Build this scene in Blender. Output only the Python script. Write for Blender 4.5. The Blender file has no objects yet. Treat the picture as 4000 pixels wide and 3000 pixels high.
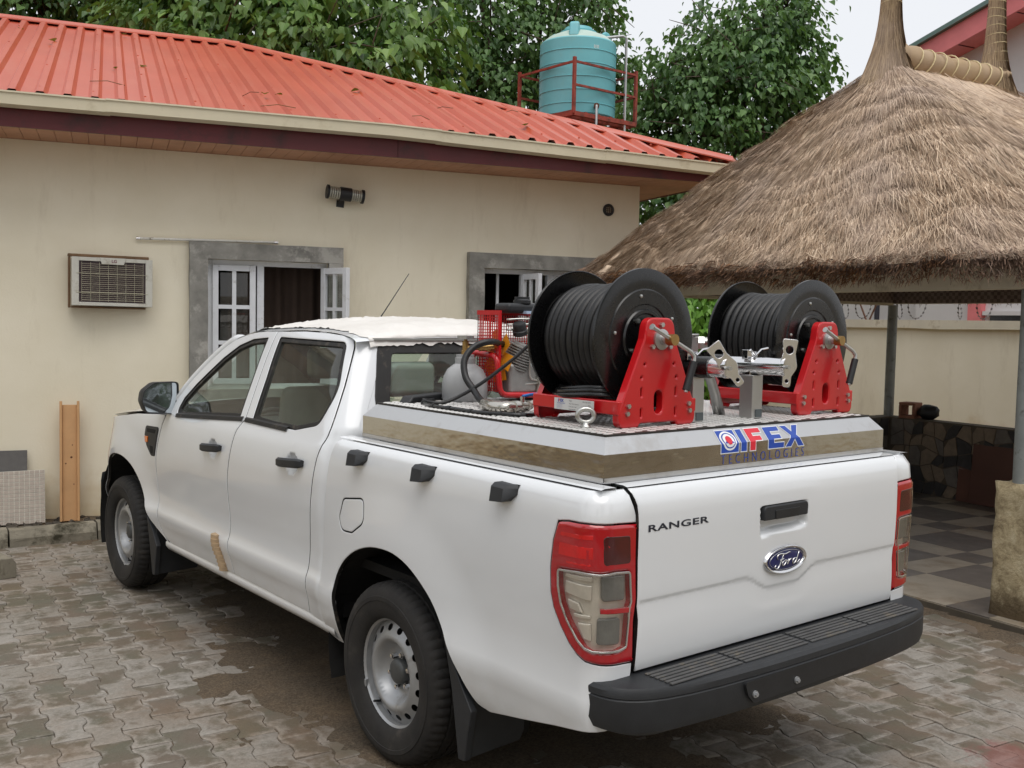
import bpy, bmesh, math, random
from math import sin, cos, pi, radians, sqrt, atan2, tan, exp
from mathutils import Vector, Matrix, noise
from mathutils.geometry import delaunay_2d_cdt
SC = bpy.context.scene
COL = SC.collection
# ---------------------------------------------------------------- camera
cd = bpy.data.cameras.new('camera')
cd.sensor_width = 36.0
cd.lens = 35.53
cd.clip_start = 0.05
cd.clip_end = 3000
CAM = bpy.data.objects.new('camera', cd)
COL.objects.link(CAM)
_r = Vector((0.78088555, -0.62438002, 0.01916612))
_u = Vector((0.02339482, 0.05989164, 0.9979307))
_f = Vector((0.62423588, 0.77882128, -0.06137578))
CAM.matrix_world = Matrix(((_r.x, _u.x, -_f.x, -2.9612), (_r.y, _u.y, -_f.y, -3.3404), (_r.z, _u.z, -_f.z, 1.7549), (0, 0, 0, 1)))
SC.camera = CAM
# ---------------------------------------------------------------- sky: bright even overcast
SUN_EL, SUN_AZ = radians(66), radians(200)
W = bpy.data.worlds.new('World')
SC.world = W
W.use_nodes = True
wn = W.node_tree.nodes
wl = W.node_tree.links
bg = wn['Background']
sky = wn.new('ShaderNodeTexSky')
sky.sky_type = 'NISHITA'
sky.sun_disc = False
sky.sun_elevation = SUN_EL
sky.sun_rotation = SUN_AZ
sky.dust_density = 6.0
sky.air_density = 1.0
mx = wn.new('ShaderNodeMix')
mx.data_type = 'RGBA'
mx.inputs[0].default_value = 0.86
mx.inputs[7].default_value = (9.0, 9.15, 9.45, 1)      # cloud cover
wl.new(sky.outputs[0], mx.inputs[6])
wl.new(mx.outputs[2], bg.inputs[0])
bg.inputs[1].default_value = 0.1
sl = bpy.data.lights.new('sun', 'SUN')
sl.energy = 1.5
sl.angle = radians(50)
sl.color = (1.0, 0.97, 0.93)
SUN = bpy.data.objects.new('sun', sl)
COL.objects.link(SUN)
_sd = Vector((sin(SUN_AZ) * cos(SUN_EL), cos(SUN_AZ) * cos(SUN_EL), sin(SUN_EL)))
SUN.rotation_euler = _sd.to_track_quat('Z', 'Y').to_euler()
SC.view_settings.view_transform = 'Standard'
SC.view_settings.look = 'None'
SC.view_settings.exposure = 0.13
SC.view_settings.gamma = 1.0
SC.cycles.use_denoising = True
SC.cycles.max_bounces = 8
SC.cycles.transparent_max_bounces = 12
SC.cycles.caustics_reflective = False
SC.cycles.caustics_refractive = False
RND = random.Random(7)

# ---------------------------------------------------------------- mesh helpers
class MB:
    """collects vertices and faces of one mesh"""
    def __init__(s):
        s.v, s.f = [], []
    def add(s, vs, fs):
        o = len(s.v)
        s.v += [tuple(a) for a in vs]
        s.f += [tuple(i + o for i in f) for f in fs]
        return s
    def box(s, c, d, m=None):
        x, y, z = d[0] / 2, d[1] / 2, d[2] / 2
        vs = [Vector((i * x, j * y, k * z)) for i in (-1, 1) for j in (-1, 1) for k in (-1, 1)]
        if m is not None:
            vs = [m @ a for a in vs]
        vs = [a + Vector(c) for a in vs]
        return s.add(vs, [(0, 1, 3, 2), (4, 6, 7, 5), (0, 4, 5, 1), (2, 3, 7, 6), (0, 2, 6, 4), (1, 5, 7, 3)])
    def bx(s, x0, x1, y0, y1, z0, z1):
        return s.box(((x0 + x1) / 2, (y0 + y1) / 2, (z0 + z1) / 2), (x1 - x0, y1 - y0, z1 - z0))
    def bar(s, a, b, w, h=None, up=(0, 0, 1)):
        a, b = Vector(a), Vector(b)
        h = w if h is None else h
        d = b - a
        L = d.length
        y = d.normalized()
        u = Vector(up)
        if abs(y.dot(u)) > .98:
            u = Vector((1, 0, 0))
        x = y.cross(u).normalized()
        z = x.cross(y)
        m = Matrix((x, y, z)).transposed()
        return s.box((a + b) / 2, (w, L, h), m)
    def cyl(s, a, b, r, n=12, r2=None, cap=True):
        a, b = Vector(a), Vector(b)
        r2 = r if r2 is None else r2
        y = (b - a).normalized()
        u = Vector((0, 0, 1)) if abs(y.z) < .9 else Vector((1, 0, 0))
        x = y.cross(u).normalized()
        z = x.cross(y)
        vs = []
        for p, q in ((a, r), (b, r2)):
            for i in range(n):
                t = 2 * pi * i / n
                vs.append(p + x * cos(t) * q + z * sin(t) * q)
        fs = [(i, (i + 1) % n, n + (i + 1) % n, n + i) for i in range(n)]
        if cap:
            fs += [tuple(range(n - 1, -1, -1)), tuple(range(n, 2 * n))]
        return s.add(vs, fs)
    def tube(s, pts, r, n=8, closed=False, cap=True):
        pts = [Vector(p) for p in pts]
        N = len(pts)
        rr = r if isinstance(r, (list, tuple)) else [r] * N
        tang = []
        for i in range(N):
            if closed:
                t = pts[(i + 1) % N] - pts[i - 1]
            else:
                t = pts[min(i + 1, N - 1)] - pts[max(i - 1, 0)]
            tang.append(t.normalized())
        u = Vector((0, 0, 1)) if abs(tang[0].z) < .9 else Vector((1, 0, 0))
        x = tang[0].cross(u).normalized()
        vs = []
        for i in range(N):
            x = (x - tang[i] * x.dot(tang[i])).normalized()
            z = tang[i].cross(x)
            for j in range(n):
                t = 2 * pi * j / n
                vs.append(pts[i] + (x * cos(t) + z * sin(t)) * rr[i])
        fs = []
        for i in range(N if closed else N - 1):
            k = (i + 1) % N
            for j in range(n):
                fs.append((i * n + j, i * n + (j + 1) % n, k * n + (j + 1) % n, k * n + j))
        if cap and not closed:
            fs += [tuple(range(n - 1, -1, -1)), tuple(range((N - 1) * n, N * n))]
        return s.add(vs, fs)
    def lathe(s, prof, n=32, o=(0, 0, 0), ax=(0, 0, 1), a0=0, cap=False):
        """prof: list of (radius, height along ax)"""
        o, ay = Vector(o), Vector(ax).normalized()
        u = Vector((0, 0, 1)) if abs(ay.z) < .9 else Vector((1, 0, 0))
        x = ay.cross(u).normalized()
        z = x.cross(ay)
        vs = []
        for r, h in prof:
            for i in range(n):
                t = a0 + 2 * pi * i / n
                vs.append(o + ay * h + (x * cos(t) + z * sin(t)) * r)
        fs = []
        for k in range(len(prof) - 1):
            for i in range(n):
                fs.append((k * n + i, k * n + (i + 1) % n, (k + 1) * n + (i + 1) % n, (k + 1) * n + i))
        if cap:
            fs += [tuple(range(n - 1, -1, -1)), tuple(range((len(prof) - 1) * n, len(prof) * n))]
        return s.add(vs, fs)
    def prism(s, pts, ext, axis):
        """pts: 3D loop, ext: extrusion vector"""
        e = Vector(ext)
        n = len(pts)
        vs = [Vector(p) for p in pts] + [Vector(p) + e for p in pts]
        fs = [(i, (i + 1) % n, n + (i + 1) % n, n + i) for i in range(n)]
        fs += [tuple(range(n - 1, -1, -1)), tuple(range(n, 2 * n))]
        return s.add(vs, fs)

def mesh_of(name, mb, smooth=None, fix=True):
    me = bpy.data.meshes.new(name)
    me.from_pydata([tuple(v) for v in mb.v], [], mb.f)
    me.validate()
    if fix:
        bm = bmesh.new()
        bm.from_mesh(me)
        bmesh.ops.recalc_face_normals(bm, faces=bm.faces)
        bm.to_mesh(me)
        bm.free()
    if smooth is not None:
        me.shade_smooth()
        if smooth < 180:
            me.set_sharp_from_angle(angle=radians(smooth))
    return me

def ob(name, me, mat=None, parent=None, loc=None, rz=0, bev=0, seg=2):
    o = bpy.data.objects.new(name, me)
    COL.objects.link(o)
    if mat is not None and me is not None and not me.materials:
        me.materials.append(mat)
    if parent is not None:
        o.parent = parent
    if loc is not None:
        o.location = loc
    if rz:
        o.rotation_euler = (0, 0, rz)
    if bev:
        b = o.modifiers.new('bevel', 'BEVEL')
        b.width = bev
        b.segments = seg
        b.limit_method = 'ANGLE'
        b.angle_limit = radians(40)
        b.harden_normals = True
        me.shade_smooth()
    return o

def part(name, mb, mat, parent, smooth=None, bev=0, seg=2, fix=True, label=None):
    o = ob(name, mesh_of(name, mb, smooth, fix), mat, parent, bev=bev, seg=seg)
    if label:
        o['label'] = label
    return o

def tag(o, label, cat, group=None, kind=None):
    o['label'] = label
    if cat:
        o['category'] = cat
    if group:
        o['group'] = group
    if kind:
        o['kind'] = kind
    return o

def thing(name, label, cat, loc=(0, 0, 0), rz=0, group=None):
    o = ob(name, None, loc=loc, rz=rz)
    o.empty_display_size = .1
    return tag(o, label, cat, group)

def struct(name, mb, mat, parent=None, smooth=None, fix=True, loc=None, rz=0):
    o = ob(name, mesh_of(name, mb, smooth, fix), mat, parent, loc, rz)
    if parent is None:
        o['kind'] = 'structure'
    return o

def copy_tree(o, parent=None):
    c = o.copy()
    COL.objects.link(c)
    c.parent = parent
    for ch in list(o.children):
        copy_tree(ch, c)
    return c

def text_mesh(txt, size, bold=0.0, shear=0.0, sx=1.0, spacing=1.0, ext=0.0, center=False):
    cu = bpy.data.curves.new('lettering', 'FONT')
    cu.body = txt
    cu.size = size
    cu.offset = bold
    cu.shear = shear
    cu.space_character = spacing
    cu.extrude = ext
    cu.resolution_u = 4
    if center:
        cu.align_x = 'CENTER'
    to = bpy.data.objects.new('lettering', cu)
    COL.objects.link(to)
    dg = bpy.context.evaluated_depsgraph_get()
    dg.update()
    me = bpy.data.meshes.new_from_object(to.evaluated_get(dg))
    bpy.data.objects.remove(to)
    for v in me.vertices:
        v.co.x *= sx
    return me

def rpoly(pts, r, n=5):
    """polygon with rounded corners; r one number or one per corner"""
    out = []
    N = len(pts)
    for i in range(N):
        p = Vector(pts[i])
        a = Vector(pts[i - 1])
        b = Vector(pts[(i + 1) % N])
        ri = r[i] if isinstance(r, (list, tuple)) else r
        da, db = (a - p), (b - p)
        la, lb = da.length, db.length
        da.normalize()
        db.normalize()
        ang = da.angle(db) if la > 0 and lb > 0 else pi
        if ri <= 0 or ang > pi - .05:
            out.append(p)
            continue
        t = min(ri / tan(ang / 2), la * .49, lb * .49)
        p0, p1 = p + da * t, p + db * t
        for k in range(n + 1):
            q = k / n
            out.append(p0 * (1 - q) ** 2 + p * 2 * q * (1 - q) + p1 * q * q)
    return out

def smoothline(pts, n=6, closed=False):
    """Catmull-Rom through pts"""
    P = [Vector(p) for p in pts]
    N = len(P)
    out = []
    rng = range(N) if closed else range(N - 1)
    for i in rng:
        if closed:
            a, b, c, d = P[i - 1], P[i], P[(i + 1) % N], P[(i + 2) % N]
        else:
            b, c = P[i], P[i + 1]
            a = P[i - 1] if i > 0 else b * 2 - c
            d = P[i + 2] if i + 2 < N else c * 2 - b
        for k in range(n):
            t = k / n
            out.append(.5 * ((2 * b) + (c - a) * t + (2 * a - 5 * b + 4 * c - d) * t * t + (3 * b - a - 3 * c + d) * t ** 3))
    if not closed:
        out.append(P[-1])
    return out

def lerp(a, b, t):
    return a + (b - a) * t
def clamp(x, a=0., b=1.):
    return a if x < a else b if x > b else x
def sstep(a, b, x):
    t = clamp((x - a) / (b - a))
    return t * t * (3 - 2 * t)
def interp(x, tab):
    if x <= tab[0][0]:
        return tab[0][1]
    for (a, va), (b, vb) in zip(tab, tab[1:]):
        if x <= b:
            return va + (vb - va) * (x - a) / (b - a)
    return tab[-1][1]
def cinterp(x, tab):
    """smooth (Catmull-Rom / monotone-ish) table lookup"""
    if x <= tab[0][0]:
        return tab[0][1]
    n = len(tab)
    for i in range(n - 1):
        a, va = tab[i]
        b, vb = tab[i + 1]
        if x <= b:
            h = b - a
            def sl(j):
                if j == 0 or j == n - 1:
                    j0, j1 = max(j - 1, 0), min(j + 1, n - 1)
                    return (tab[j1][1] - tab[j0][1]) / (tab[j1][0] - tab[j0][0])
                s0 = (tab[j][1] - tab[j - 1][1]) / (tab[j][0] - tab[j - 1][0])
                s1 = (tab[j + 1][1] - tab[j][1]) / (tab[j + 1][0] - tab[j][0])
                return 0 if s0 * s1 <= 0 else 2 * s0 * s1 / (s0 + s1)
            m0, m1 = sl(i), sl(i + 1)
            t = (x - a) / h
            return (2 * t ** 3 - 3 * t * t + 1) * va + (t ** 3 - 2 * t * t + t) * h * m0 + (-2 * t ** 3 + 3 * t * t) * vb + (t ** 3 - t * t) * h * m1
    return tab[-1][1]

# ---------------------------------------------------------------- materials
def srgb(r, g, b):
    return tuple((c / 255 / 12.92 if c / 255 <= .04045 else ((c / 255 + .055) / 1.055) ** 2.4) for c in (r, g, b)) + (1,)

class NT:
    def __init__(s, name):
        s.m = bpy.data.materials.new(name)
        s.m.use_nodes = True
        s.t = s.m.node_tree
        s.b = s.t.nodes['Principled BSDF']
        s.out = s.t.nodes['Material Output']
    def n(s, typ, **kw):
        nd = s.t.nodes.new('ShaderNode' + typ)
        for k, v in kw.items():
            if k.startswith('i_'):
                key = k[2:]
                nd.inputs[int(key) if key.isdigit() else key.replace('_', ' ')].default_value = v
            else:
                setattr(nd, k, v)
        return nd
    def l(s, a, b):
        s.t.links.new(a, b)
    def coord(s, kind='Object', scale=None, rot=None):
        tc = s.n('TexCoord')
        o = tc.outputs[kind] if kind != 'World' else s.n('NewGeometry').outputs['Position']
        if scale is not None or rot is not None:
            mp = s.n('Mapping')
            s.l(o, mp.inputs[0])
            if scale is not None:
                mp.inputs['Scale'].default_value = scale if hasattr(scale, '__len__') else (scale,) * 3
            if rot is not None:
                mp.inputs['Rotation'].default_value = rot
            o = mp.outputs[0]
        return o
    def noise(s, co, scale, detail=4, rough=.6, dist=0):
        nd = s.n('TexNoise', i_Scale=scale, i_Detail=detail, i_Roughness=rough, i_Distortion=dist)
        s.l(co, nd.inputs['Vector'])
        return nd.outputs['Fac']
    def ramp(s, fac, stops, interp='LINEAR'):
        r = s.n('ValToRGB')
        r.color_ramp.interpolation = interp
        e = r.color_ramp.elements
        while len(e) < len(stops):
            e.new(.5)
        for i, (p, c) in enumerate(stops):
            e[i].position = p
            e[i].color = c if len(c) == 4 else tuple(c) + (1,)
        s.l(fac, r.inputs[0])
        return r.outputs[0]
    def mix(s, fac, a, b, mode='MIX'):
        m = s.n('Mix', data_type='RGBA', blend_type=mode)
        for val, i in ((fac, 0), (a, 6), (b, 7)):
            if isinstance(val, (int, float)):
                m.inputs[i].default_value = val
            elif isinstance(val, tuple):
                m.inputs[i].default_value = val
            else:
                s.l(val, m.inputs[i])
        return m.outputs[2]
    def math(s, op, a, b=None, clampit=False):
        m = s.n('Math', operation=op, use_clamp=clampit)
        for val, i in ((a, 0), (b, 1)):
            if val is None:
                continue
            if isinstance(val, (int, float)):
                m.inputs[i].default_value = val
            else:
                s.l(val, m.inputs[i])
        return m.outputs[0]
    def base(s, c):
        if isinstance(c, tuple):
            s.b.inputs['Base Color'].default_value = c
        else:
            s.l(c, s.b.inputs['Base Color'])
        return s
    def rough(s, c):
        if isinstance(c, (int, float)):
            s.b.inputs['Roughness'].default_value = c
        else:
            s.l(c, s.b.inputs['Roughness'])
        return s
    def bump(s, h, strength=.3, dist=.01):
        b = s.n('Bump', i_Strength=strength, i_Distance=dist)
        s.l(h, b.inputs['Height'])
        s.l(b.outputs[0], s.b.inputs['Normal'])
        return s

def simple(name, col, rough=.5, metal=0., coat=0., var=.12, vscale=6., bump=0., bscale=120., spec=.5, coord='Object', dirt=None):
    t = NT(name)
    co = t.coord(coord)
    f = t.noise(co, vscale, 5)
    lo = tuple(c * (1 - var) for c in col[:3]) + (1,)
    hi = tuple(min(1, c * (1 + var)) for c in col[:3]) + (1,)
    base = t.ramp(f, [(.3, lo), (.7, hi)])
    if dirt is not None:
        g = t.noise(co, dirt[1], 6, .7)
        base = t.mix(t.ramp(g, [(dirt[2], (0, 0, 0)), (dirt[3], (1, 1, 1))]), base, dirt[0])
    t.base(base)
    t.rough(t.math('ADD', t.math('MULTIPLY', t.noise(co, vscale * 3, 3), .12), rough - .06))
    t.b.inputs['Metallic'].default_value = metal
    t.b.inputs['Coat Weight'].default_value = coat
    t.b.inputs['Coat Roughness'].default_value = .06
    t.b.inputs['Specular IOR Level'].default_value = spec
    if bump:
        t.bump(t.noise(co, bscale, 3), bump, .004)
    return t.m

def glass(name, tint, rough=0.0, refl=1.0, dust=0.0):
    """single sheet: tinted pass-through plus mirror reflection by Fresnel"""
    t = NT(name)
    tr = t.n('BsdfTransparent')
    tr.inputs[0].default_value = tint
    gl = t.n('BsdfGlossy')
    gl.inputs['Roughness'].default_value = rough
    lw = t.n('LayerWeight')
    lw.inputs[0].default_value = .5
    fr = t.math('ADD', t.math('MULTIPLY', t.math('POWER', lw.outputs['Facing'], 4.0), .9), .05)
    m = t.n('MixShader')
    t.l(t.math('MULTIPLY', fr, refl, True), m.inputs[0])
    t.l(tr.outputs[0], m.inputs[1])
    t.l(gl.outputs[0], m.inputs[2])
    sh = m.outputs[0]
    if dust:
        df = t.n('BsdfDiffuse')
        df.inputs[0].default_value = (.5, .48, .43, 1)
        m2 = t.n('MixShader')
        f = t.math('MULTIPLY', t.noise(t.coord('Object'), 5, 6, .7), dust)
        t.l(f, m2.inputs[0])
        t.l(sh, m2.inputs[1])
        t.l(df.outputs[0], m2.inputs[2])
        sh = m2.outputs[0]
    t.l(sh, t.out.inputs[0])
    return t.m
# ================================================================ materials of the place
def m_wall():
    t = NT('cream_render')
    co = t.coord('Object')
    f = t.noise(co, 1.3, 5)
    b = t.ramp(f, [(.3, srgb(230, 221, 197)), (.7, srgb(240, 232, 211))])
    g = t.noise(t.coord('Object', (2.2, 2.2, .5)), 1.6, 7, .72)
    b = t.mix(t.math('MULTIPLY', t.ramp(g, [(.55, (0, 0, 0)), (.8, (1, 1, 1))]), .3), b, srgb(160, 140, 106))
    s = t.noise(co, 9, 6, .75)
    b = t.mix(t.math('MULTIPLY', t.ramp(s, [(.7, (0, 0, 0)), (.78, (1, 1, 1))]), .4), b, srgb(136, 112, 80))
    # rising damp: ochre stain along the foot of the wall
    sx = t.n('SeparateXYZ')
    t.l(co, sx.inputs[0])
    d = t.math('SUBTRACT', t.math('MULTIPLY', t.noise(co, 1.1, 5, .6), 2.0), t.math('MULTIPLY', sx.outputs[2], 1.2))
    b = t.mix(t.math('MULTIPLY', t.ramp(d, [(.5, (0, 0, 0)), (.95, (1, 1, 1))]), .7), b, srgb(190, 158, 100))
    t.base(b).rough(.85)
    t.bump(t.noise(co, 60, 5), .12, .01)
    return t.m
WALL = m_wall()
CEMENT = simple('grey_cement', srgb(136, 134, 128), .9, var=.3, vscale=7, bump=.3, bscale=50, dirt=(srgb(166, 163, 156), 4, .52, .62))
def m_roof():
    t = NT('red_roof_sheet')
    co = t.coord('Object')
    f = t.noise(co, .9, 5)
    b = t.ramp(f, [(.3, srgb(182, 78, 52)), (.7, srgb(196, 92, 64))])
    g = t.noise(t.coord('Object', (3, .5, .5)), 2, 6, .7)
    b = t.mix(t.math('MULTIPLY', t.ramp(g, [(.5, (0, 0, 0)), (.75, (1, 1, 1))]), .35), b, srgb(198, 118, 94))
    t.base(b).rough(.33)
    t.b.inputs['Specular IOR Level'].default_value = .6
    return t.m
ROOF = m_roof()
FASCIA = simple('maroon_fascia', srgb(92, 30, 34), .5, var=.15, vscale=2, dirt=(srgb(60, 30, 28), 3, .5, .7))
GUTTER = simple('beige_gutter', srgb(212, 202, 176), .5, var=.06, vscale=2, dirt=(srgb(172, 156, 124), 3, .55, .8))
SOFFIT = simple('brown_soffit', srgb(186, 138, 110), .6, var=.14, vscale=3, bump=.1, bscale=30)
UPVC = simple('white_window_frame', srgb(222, 224, 228), .35, var=.05, vscale=8, dirt=(srgb(165, 162, 152), 9, .58, .75))
PANE = glass('window_pane', (.72, .76, .74, 1), 0.0, 1.25, .12)
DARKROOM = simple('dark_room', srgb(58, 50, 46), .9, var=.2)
CURTAIN = simple('brown_curtain', srgb(74, 60, 52), .9, var=.2, vscale=3)
def m_paver():
    t = NT('concrete_paver')
    pos = t.coord('World')
    at = t.n('Attribute', attribute_name='lt')
    sep = t.n('SeparateXYZ')
    t.l(at.outputs['Vector'], sep.inputs[0])
    rim = sep.outputs[0]       # 0 centre .. 1 rim
    rnd = sep.outputs[1]       # one number per paver
    oi = t.n('ObjectInfo')
    rr = t.math('FRACT', t.math('ADD', rnd, oi.outputs['Random']))
    base = t.ramp(rr, [(0, srgb(126, 121, 112)), (.35, srgb(148, 144, 138)), (.6, srgb(136, 125, 112)), (.85, srgb(168, 164, 158)), (1, srgb(118, 114, 104))])
    fine = t.noise(pos, 70, 5, .75)
    base = t.mix(.35, base, t.ramp(fine, [(.3, srgb(92, 86, 78)), (.7, srgb(178, 170, 160))]))
    # moss and dirt held in the middle of the stones
    big = t.noise(pos, 1.1, 4, .6)
    mid = t.noise(pos, 7, 5, .7)
    mask = t.math('ADD', t.math('MULTIPLY', t.math('SUBTRACT', 1.0, rim), .2), t.math('ADD', t.math('MULTIPLY', mid, .8), t.math('MULTIPLY', big, .55)))
    mask = t.math('ADD', mask, t.math('MULTIPLY', rr, .25))
    moss = t.mix(t.ramp(t.noise(pos, 3.1, 3), [(.4, (0, 0, 0)), (.6, (1, 1, 1))]), srgb(72, 70, 50), srgb(84, 70, 54))
    base = t.mix(t.math('MULTIPLY', t.ramp(mask, [(.86, (0, 0, 0)), (1.12, (1, 1, 1))]), .75), base, moss)
    # rusty laterite tint in large patches
    rust = t.ramp(t.noise(pos, 1.7, 5, .65, .4), [(.48, (0, 0, 0)), (.7, (1, 1, 1))])
    base = t.mix(t.math('MULTIPLY', rust, .42), base, srgb(122, 96, 72))
    st = t.noise(pos, 4.3, 7, .78, .6)
    base = t.mix(t.math('MULTIPLY', t.ramp(st, [(.5, (0, 0, 0)), (.7, (1, 1, 1))]), .5), base, srgb(92, 82, 66))
    # red paint spilled over a few stones
    vm = t.n('VectorMath', operation='DISTANCE')
    t.l(pos, vm.inputs[0])
    vm.inputs[1].default_value = (1.2, -1.55, 0)
    dd = t.math('ADD', vm.outputs['Value'], t.math('MULTIPLY', t.noise(pos, 9, 7, .75), .55))
    base = t.mix(t.ramp(dd, [(.44, (.6, .6, .6)), (.52, (0, 0, 0))]), base, srgb(128, 74, 70))
    t.base(base)
    t.rough(t.ramp(mid, [(.3, (.6, .6, .6)), (.7, (.88, .88, .88))]))
    t.bump(t.math('ADD', fine, t.math('MULTIPLY', mid, .6)), .5, .006)
    return t.m
PAVER = m_paver()
def m_soil():
    t = NT('brown_soil')
    pos = t.coord('World')
    f = t.noise(pos, 3, 7, .7)
    b = t.ramp(f, [(.3, srgb(46, 39, 32)), (.5, srgb(72, 58, 44)), (.72, srgb(104, 84, 62))])
    g = t.noise(pos, 90, 4, .8)
    b = t.mix(.3, b, t.ramp(g, [(.35, srgb(50, 42, 34)), (.72, srgb(176, 160, 134))]))
    t.base(b).rough(.92)
    t.bump(t.math('ADD', g, f), .6, .012)
    return t.m
SOIL = m_soil()
CONC = simple('weathered_concrete', srgb(128, 122, 108), .9, var=.3, vscale=6, bump=.5, bscale=45, dirt=(srgb(58, 54, 40), 5, .5, .66))
GRASSY = simple('earth_ground', srgb(112, 96, 70), .95, var=.3, vscale=.6, coord='World', bump=.3, bscale=30)

# ================================================================ ground, paving, soil
YR = radians(-7.5)
def yard(x, y, z=0.0):          # yard axes -> world
    return Vector((x * cos(YR) - y * sin(YR), x * sin(YR) + y * cos(YR), z))
def unyard(p):
    return (p[0] * cos(YR) + p[1] * sin(YR), -p[0] * sin(YR) + p[1] * cos(YR))
mb = MB()
mb.add([(-400, -400, -.09), (400, -400, -.09), (400, 400, -.09), (-400, 400, -.09)], [(0, 1, 2, 3)])
struct('ground', mb, GRASSY)
mb = MB()
c4 = [yard(x, y, -.006) for x, y in ((-7, -7), (3.0, -7), (3.0, 5.2), (-7, 5.2))]
mb.add(c4, [(0, 1, 2, 3)])
PAVING = struct('paving', mb, SOIL)
PIT, PLN = .137, .2
def paver_outline():
    half = []
    for i in range(7):
        t = -PLN / 2 + PLN * i / 6
        g = clamp(-1.7 * cos(2 * pi * t / PLN), -1, 1)
        half.append((PIT / 2 + .012 * g, t))
    j = .0013
    pts = [(x - j, clamp(t, -PLN / 2 + j, PLN / 2 - j)) for x, t in half]
    pts += [(-x, t) for x, t in reversed(pts)]
    return pts
PO = paver_outline()
def paver_geo(mb, attr, cx, cy, rz, dz, rv, tilt=(0, 0)):
    n = len(PO)
    vs, at = [], []
    for (k, zz, rm) in ((1.0, -.035, 1.), (.99, -.002, 1.), (.95, .0, .75), (.5, .0, .15)):
        for x, y in PO:
            px, py = x * k, y * (1 - (1 - k) * .7)
            q = cos(rz) * px - sin(rz) * py, sin(rz) * px + cos(rz) * py
            vs.append((cx + q[0], cy + q[1], zz + dz + px * tilt[0] + py * tilt[1]))
            at.append((rm, rv, 0))
    fs = []
    for r in range(3):
        for i in range(n):
            fs.append((r * n + i, r * n + (i + 1) % n, (r + 1) * n + (i + 1) % n, (r + 1) * n + i))
    fs.append(tuple(range(3 * n, 4 * n)))
    mb.add(vs, fs)
    attr += at
def with_attr(me, at):
    a = me.attributes.new('lt', 'FLOAT_VECTOR', 'POINT')
    a.data.foreach_set('vector', [q for t in at for q in t])
def cam_px(P):
    d = Vector(P) - CAM.matrix_world.translation
    z = d.dot(_f)
    if z < .3:
        return None
    return 512 + 1010.7 * d.dot(_r) / z, 384 - 1010.7 * d.dot(_u) / z, z
spots = []
rp = random.Random(3)
for i in range(-48, 24):
    for j in range(-34, 28):
        lx, ly = i * PIT, j * PLN + (PLN / 2 if i % 2 else 0)
        if lx > 2.93 or ly > 4.72 or ly < -6.3:
            continue
        P = yard(lx, ly)
        q = cam_px(P)
        vis = 0
        if q and -20 < q[0] < 1044 and q[1] < 790:
            vis = 1 / q[2]
            if -.85 < P.x < 1.0 and -1.15 < P.y < 4.2:
                vis *= .2
        spots.append((vis, lx, ly))
spots.sort(key=lambda a: -a[0])
pm, pa = MB(), []
meshes = []
for v in range(6):
    m1, a1 = MB(), []
    paver_geo(m1, a1, 0, 0, 0, 0, v * .17)
    me = mesh_of('paver', m1, 40)
    with_attr(me, a1)
    me.materials.append(PAVER)
    meshes.append(me)
for n, (vis, lx, ly) in enumerate(spots):
    dz = rp.uniform(-.003, .003)
    tl = (rp.uniform(-.02, .02), rp.uniform(-.02, .02))
    if n < 300:
        o = ob('paver', rp.choice(meshes), parent=PAVING)
        P = yard(lx, ly, dz)
        o.location = P
        o.rotation_euler = (tl[1], -tl[0], YR + rp.uniform(-.02, .02))
    else:
        P = yard(lx, ly)
        paver_geo(pm, pa, P.x, P.y, YR + rp.uniform(-.02, .02), dz, rp.random(), tl)
me = mesh_of('pavers', pm, 40, fix=False)
with_attr(me, pa)
o = ob('pavers', me, PAVER, PAVING)
o['kind'] = 'stuff'
# loose soil lying over part of the stones
def poly_dist(x, y, poly):
    ins, dm = False, 1e9
    n = len(poly)
    for i in range(n):
        x0, y0 = poly[i]
        x1, y1 = poly[(i + 1) % n]
        if (y0 > y) != (y1 > y) and x < (x1 - x0) * (y - y0) / (y1 - y0) + x0:
            ins = not ins
        dx, dy = x1 - x0, y1 - y0
        t = clamp(((x - x0) * dx + (y - y0) * dy) / (dx * dx + dy * dy + 1e-12))
        dm = min(dm, sqrt((x - x0 - dx * t) ** 2 + (y - y0 - dy * t) ** 2))
    return dm if ins else -dm
SOILS = [[(-.35, 3.2), (-.85, 2.2), (-1.0, 1.4), (-1.08, .8), (-1.2, .2), (-1.3, -.35), (-.9, -.75), (.9, -.75), (.9, 3.0)],
         [(2.35, -1.9), (2.62, -.9), (2.75, .3), (2.9, 2.6), (3.6, 4.5), (4.2, 4.2), (3.4, -.2), (3.25, -2)],
         [(-2.4, 5.6), (-2.3, 4.85), (3.2, 4.3), (3.3, 4.7)],
         [(-3.1, 5.4), (-2.6, 3.2), (-1.75, 3.3), (-1.5, 4.7)]]
def soil_z(x, y):
    d = max(poly_dist(x, y, p) for p in SOILS)
    nz = noise.fractal(Vector((x * 3.1, y * 3.1, 1.7)), .8, 2, 5)
    n2 = noise.noise(Vector((x * 14, y * 14, 4.2)))
    return -.024 + .03 * sstep(-.34, .3, d + .34 * nz) + .0035 * n2 + .003 * nz
mb = MB()
ST = .035
NX, NY = int(7.2 / ST), int(7.6 / ST)
idx = {}
for a in range(NX):
    for b_ in range(NY):
        x, y = -3.2 + a * ST, -2.1 + b_ * ST
        lx, ly = unyard((x, y))
        if lx > 3.04:
            continue
        idx[a, b_] = len(mb.v)
        mb.v.append((x, y, soil_z(x, y)))
for (a, b_), i in idx.items():
    q = [(a + 1, b_), (a + 1, b_ + 1), (a, b_ + 1)]
    if all(k in idx for k in q):
        mb.f.append((i, idx[q[0]], idx[q[1]], idx[q[2]]))
struct('soil', mb, SOIL, smooth=180)
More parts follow.
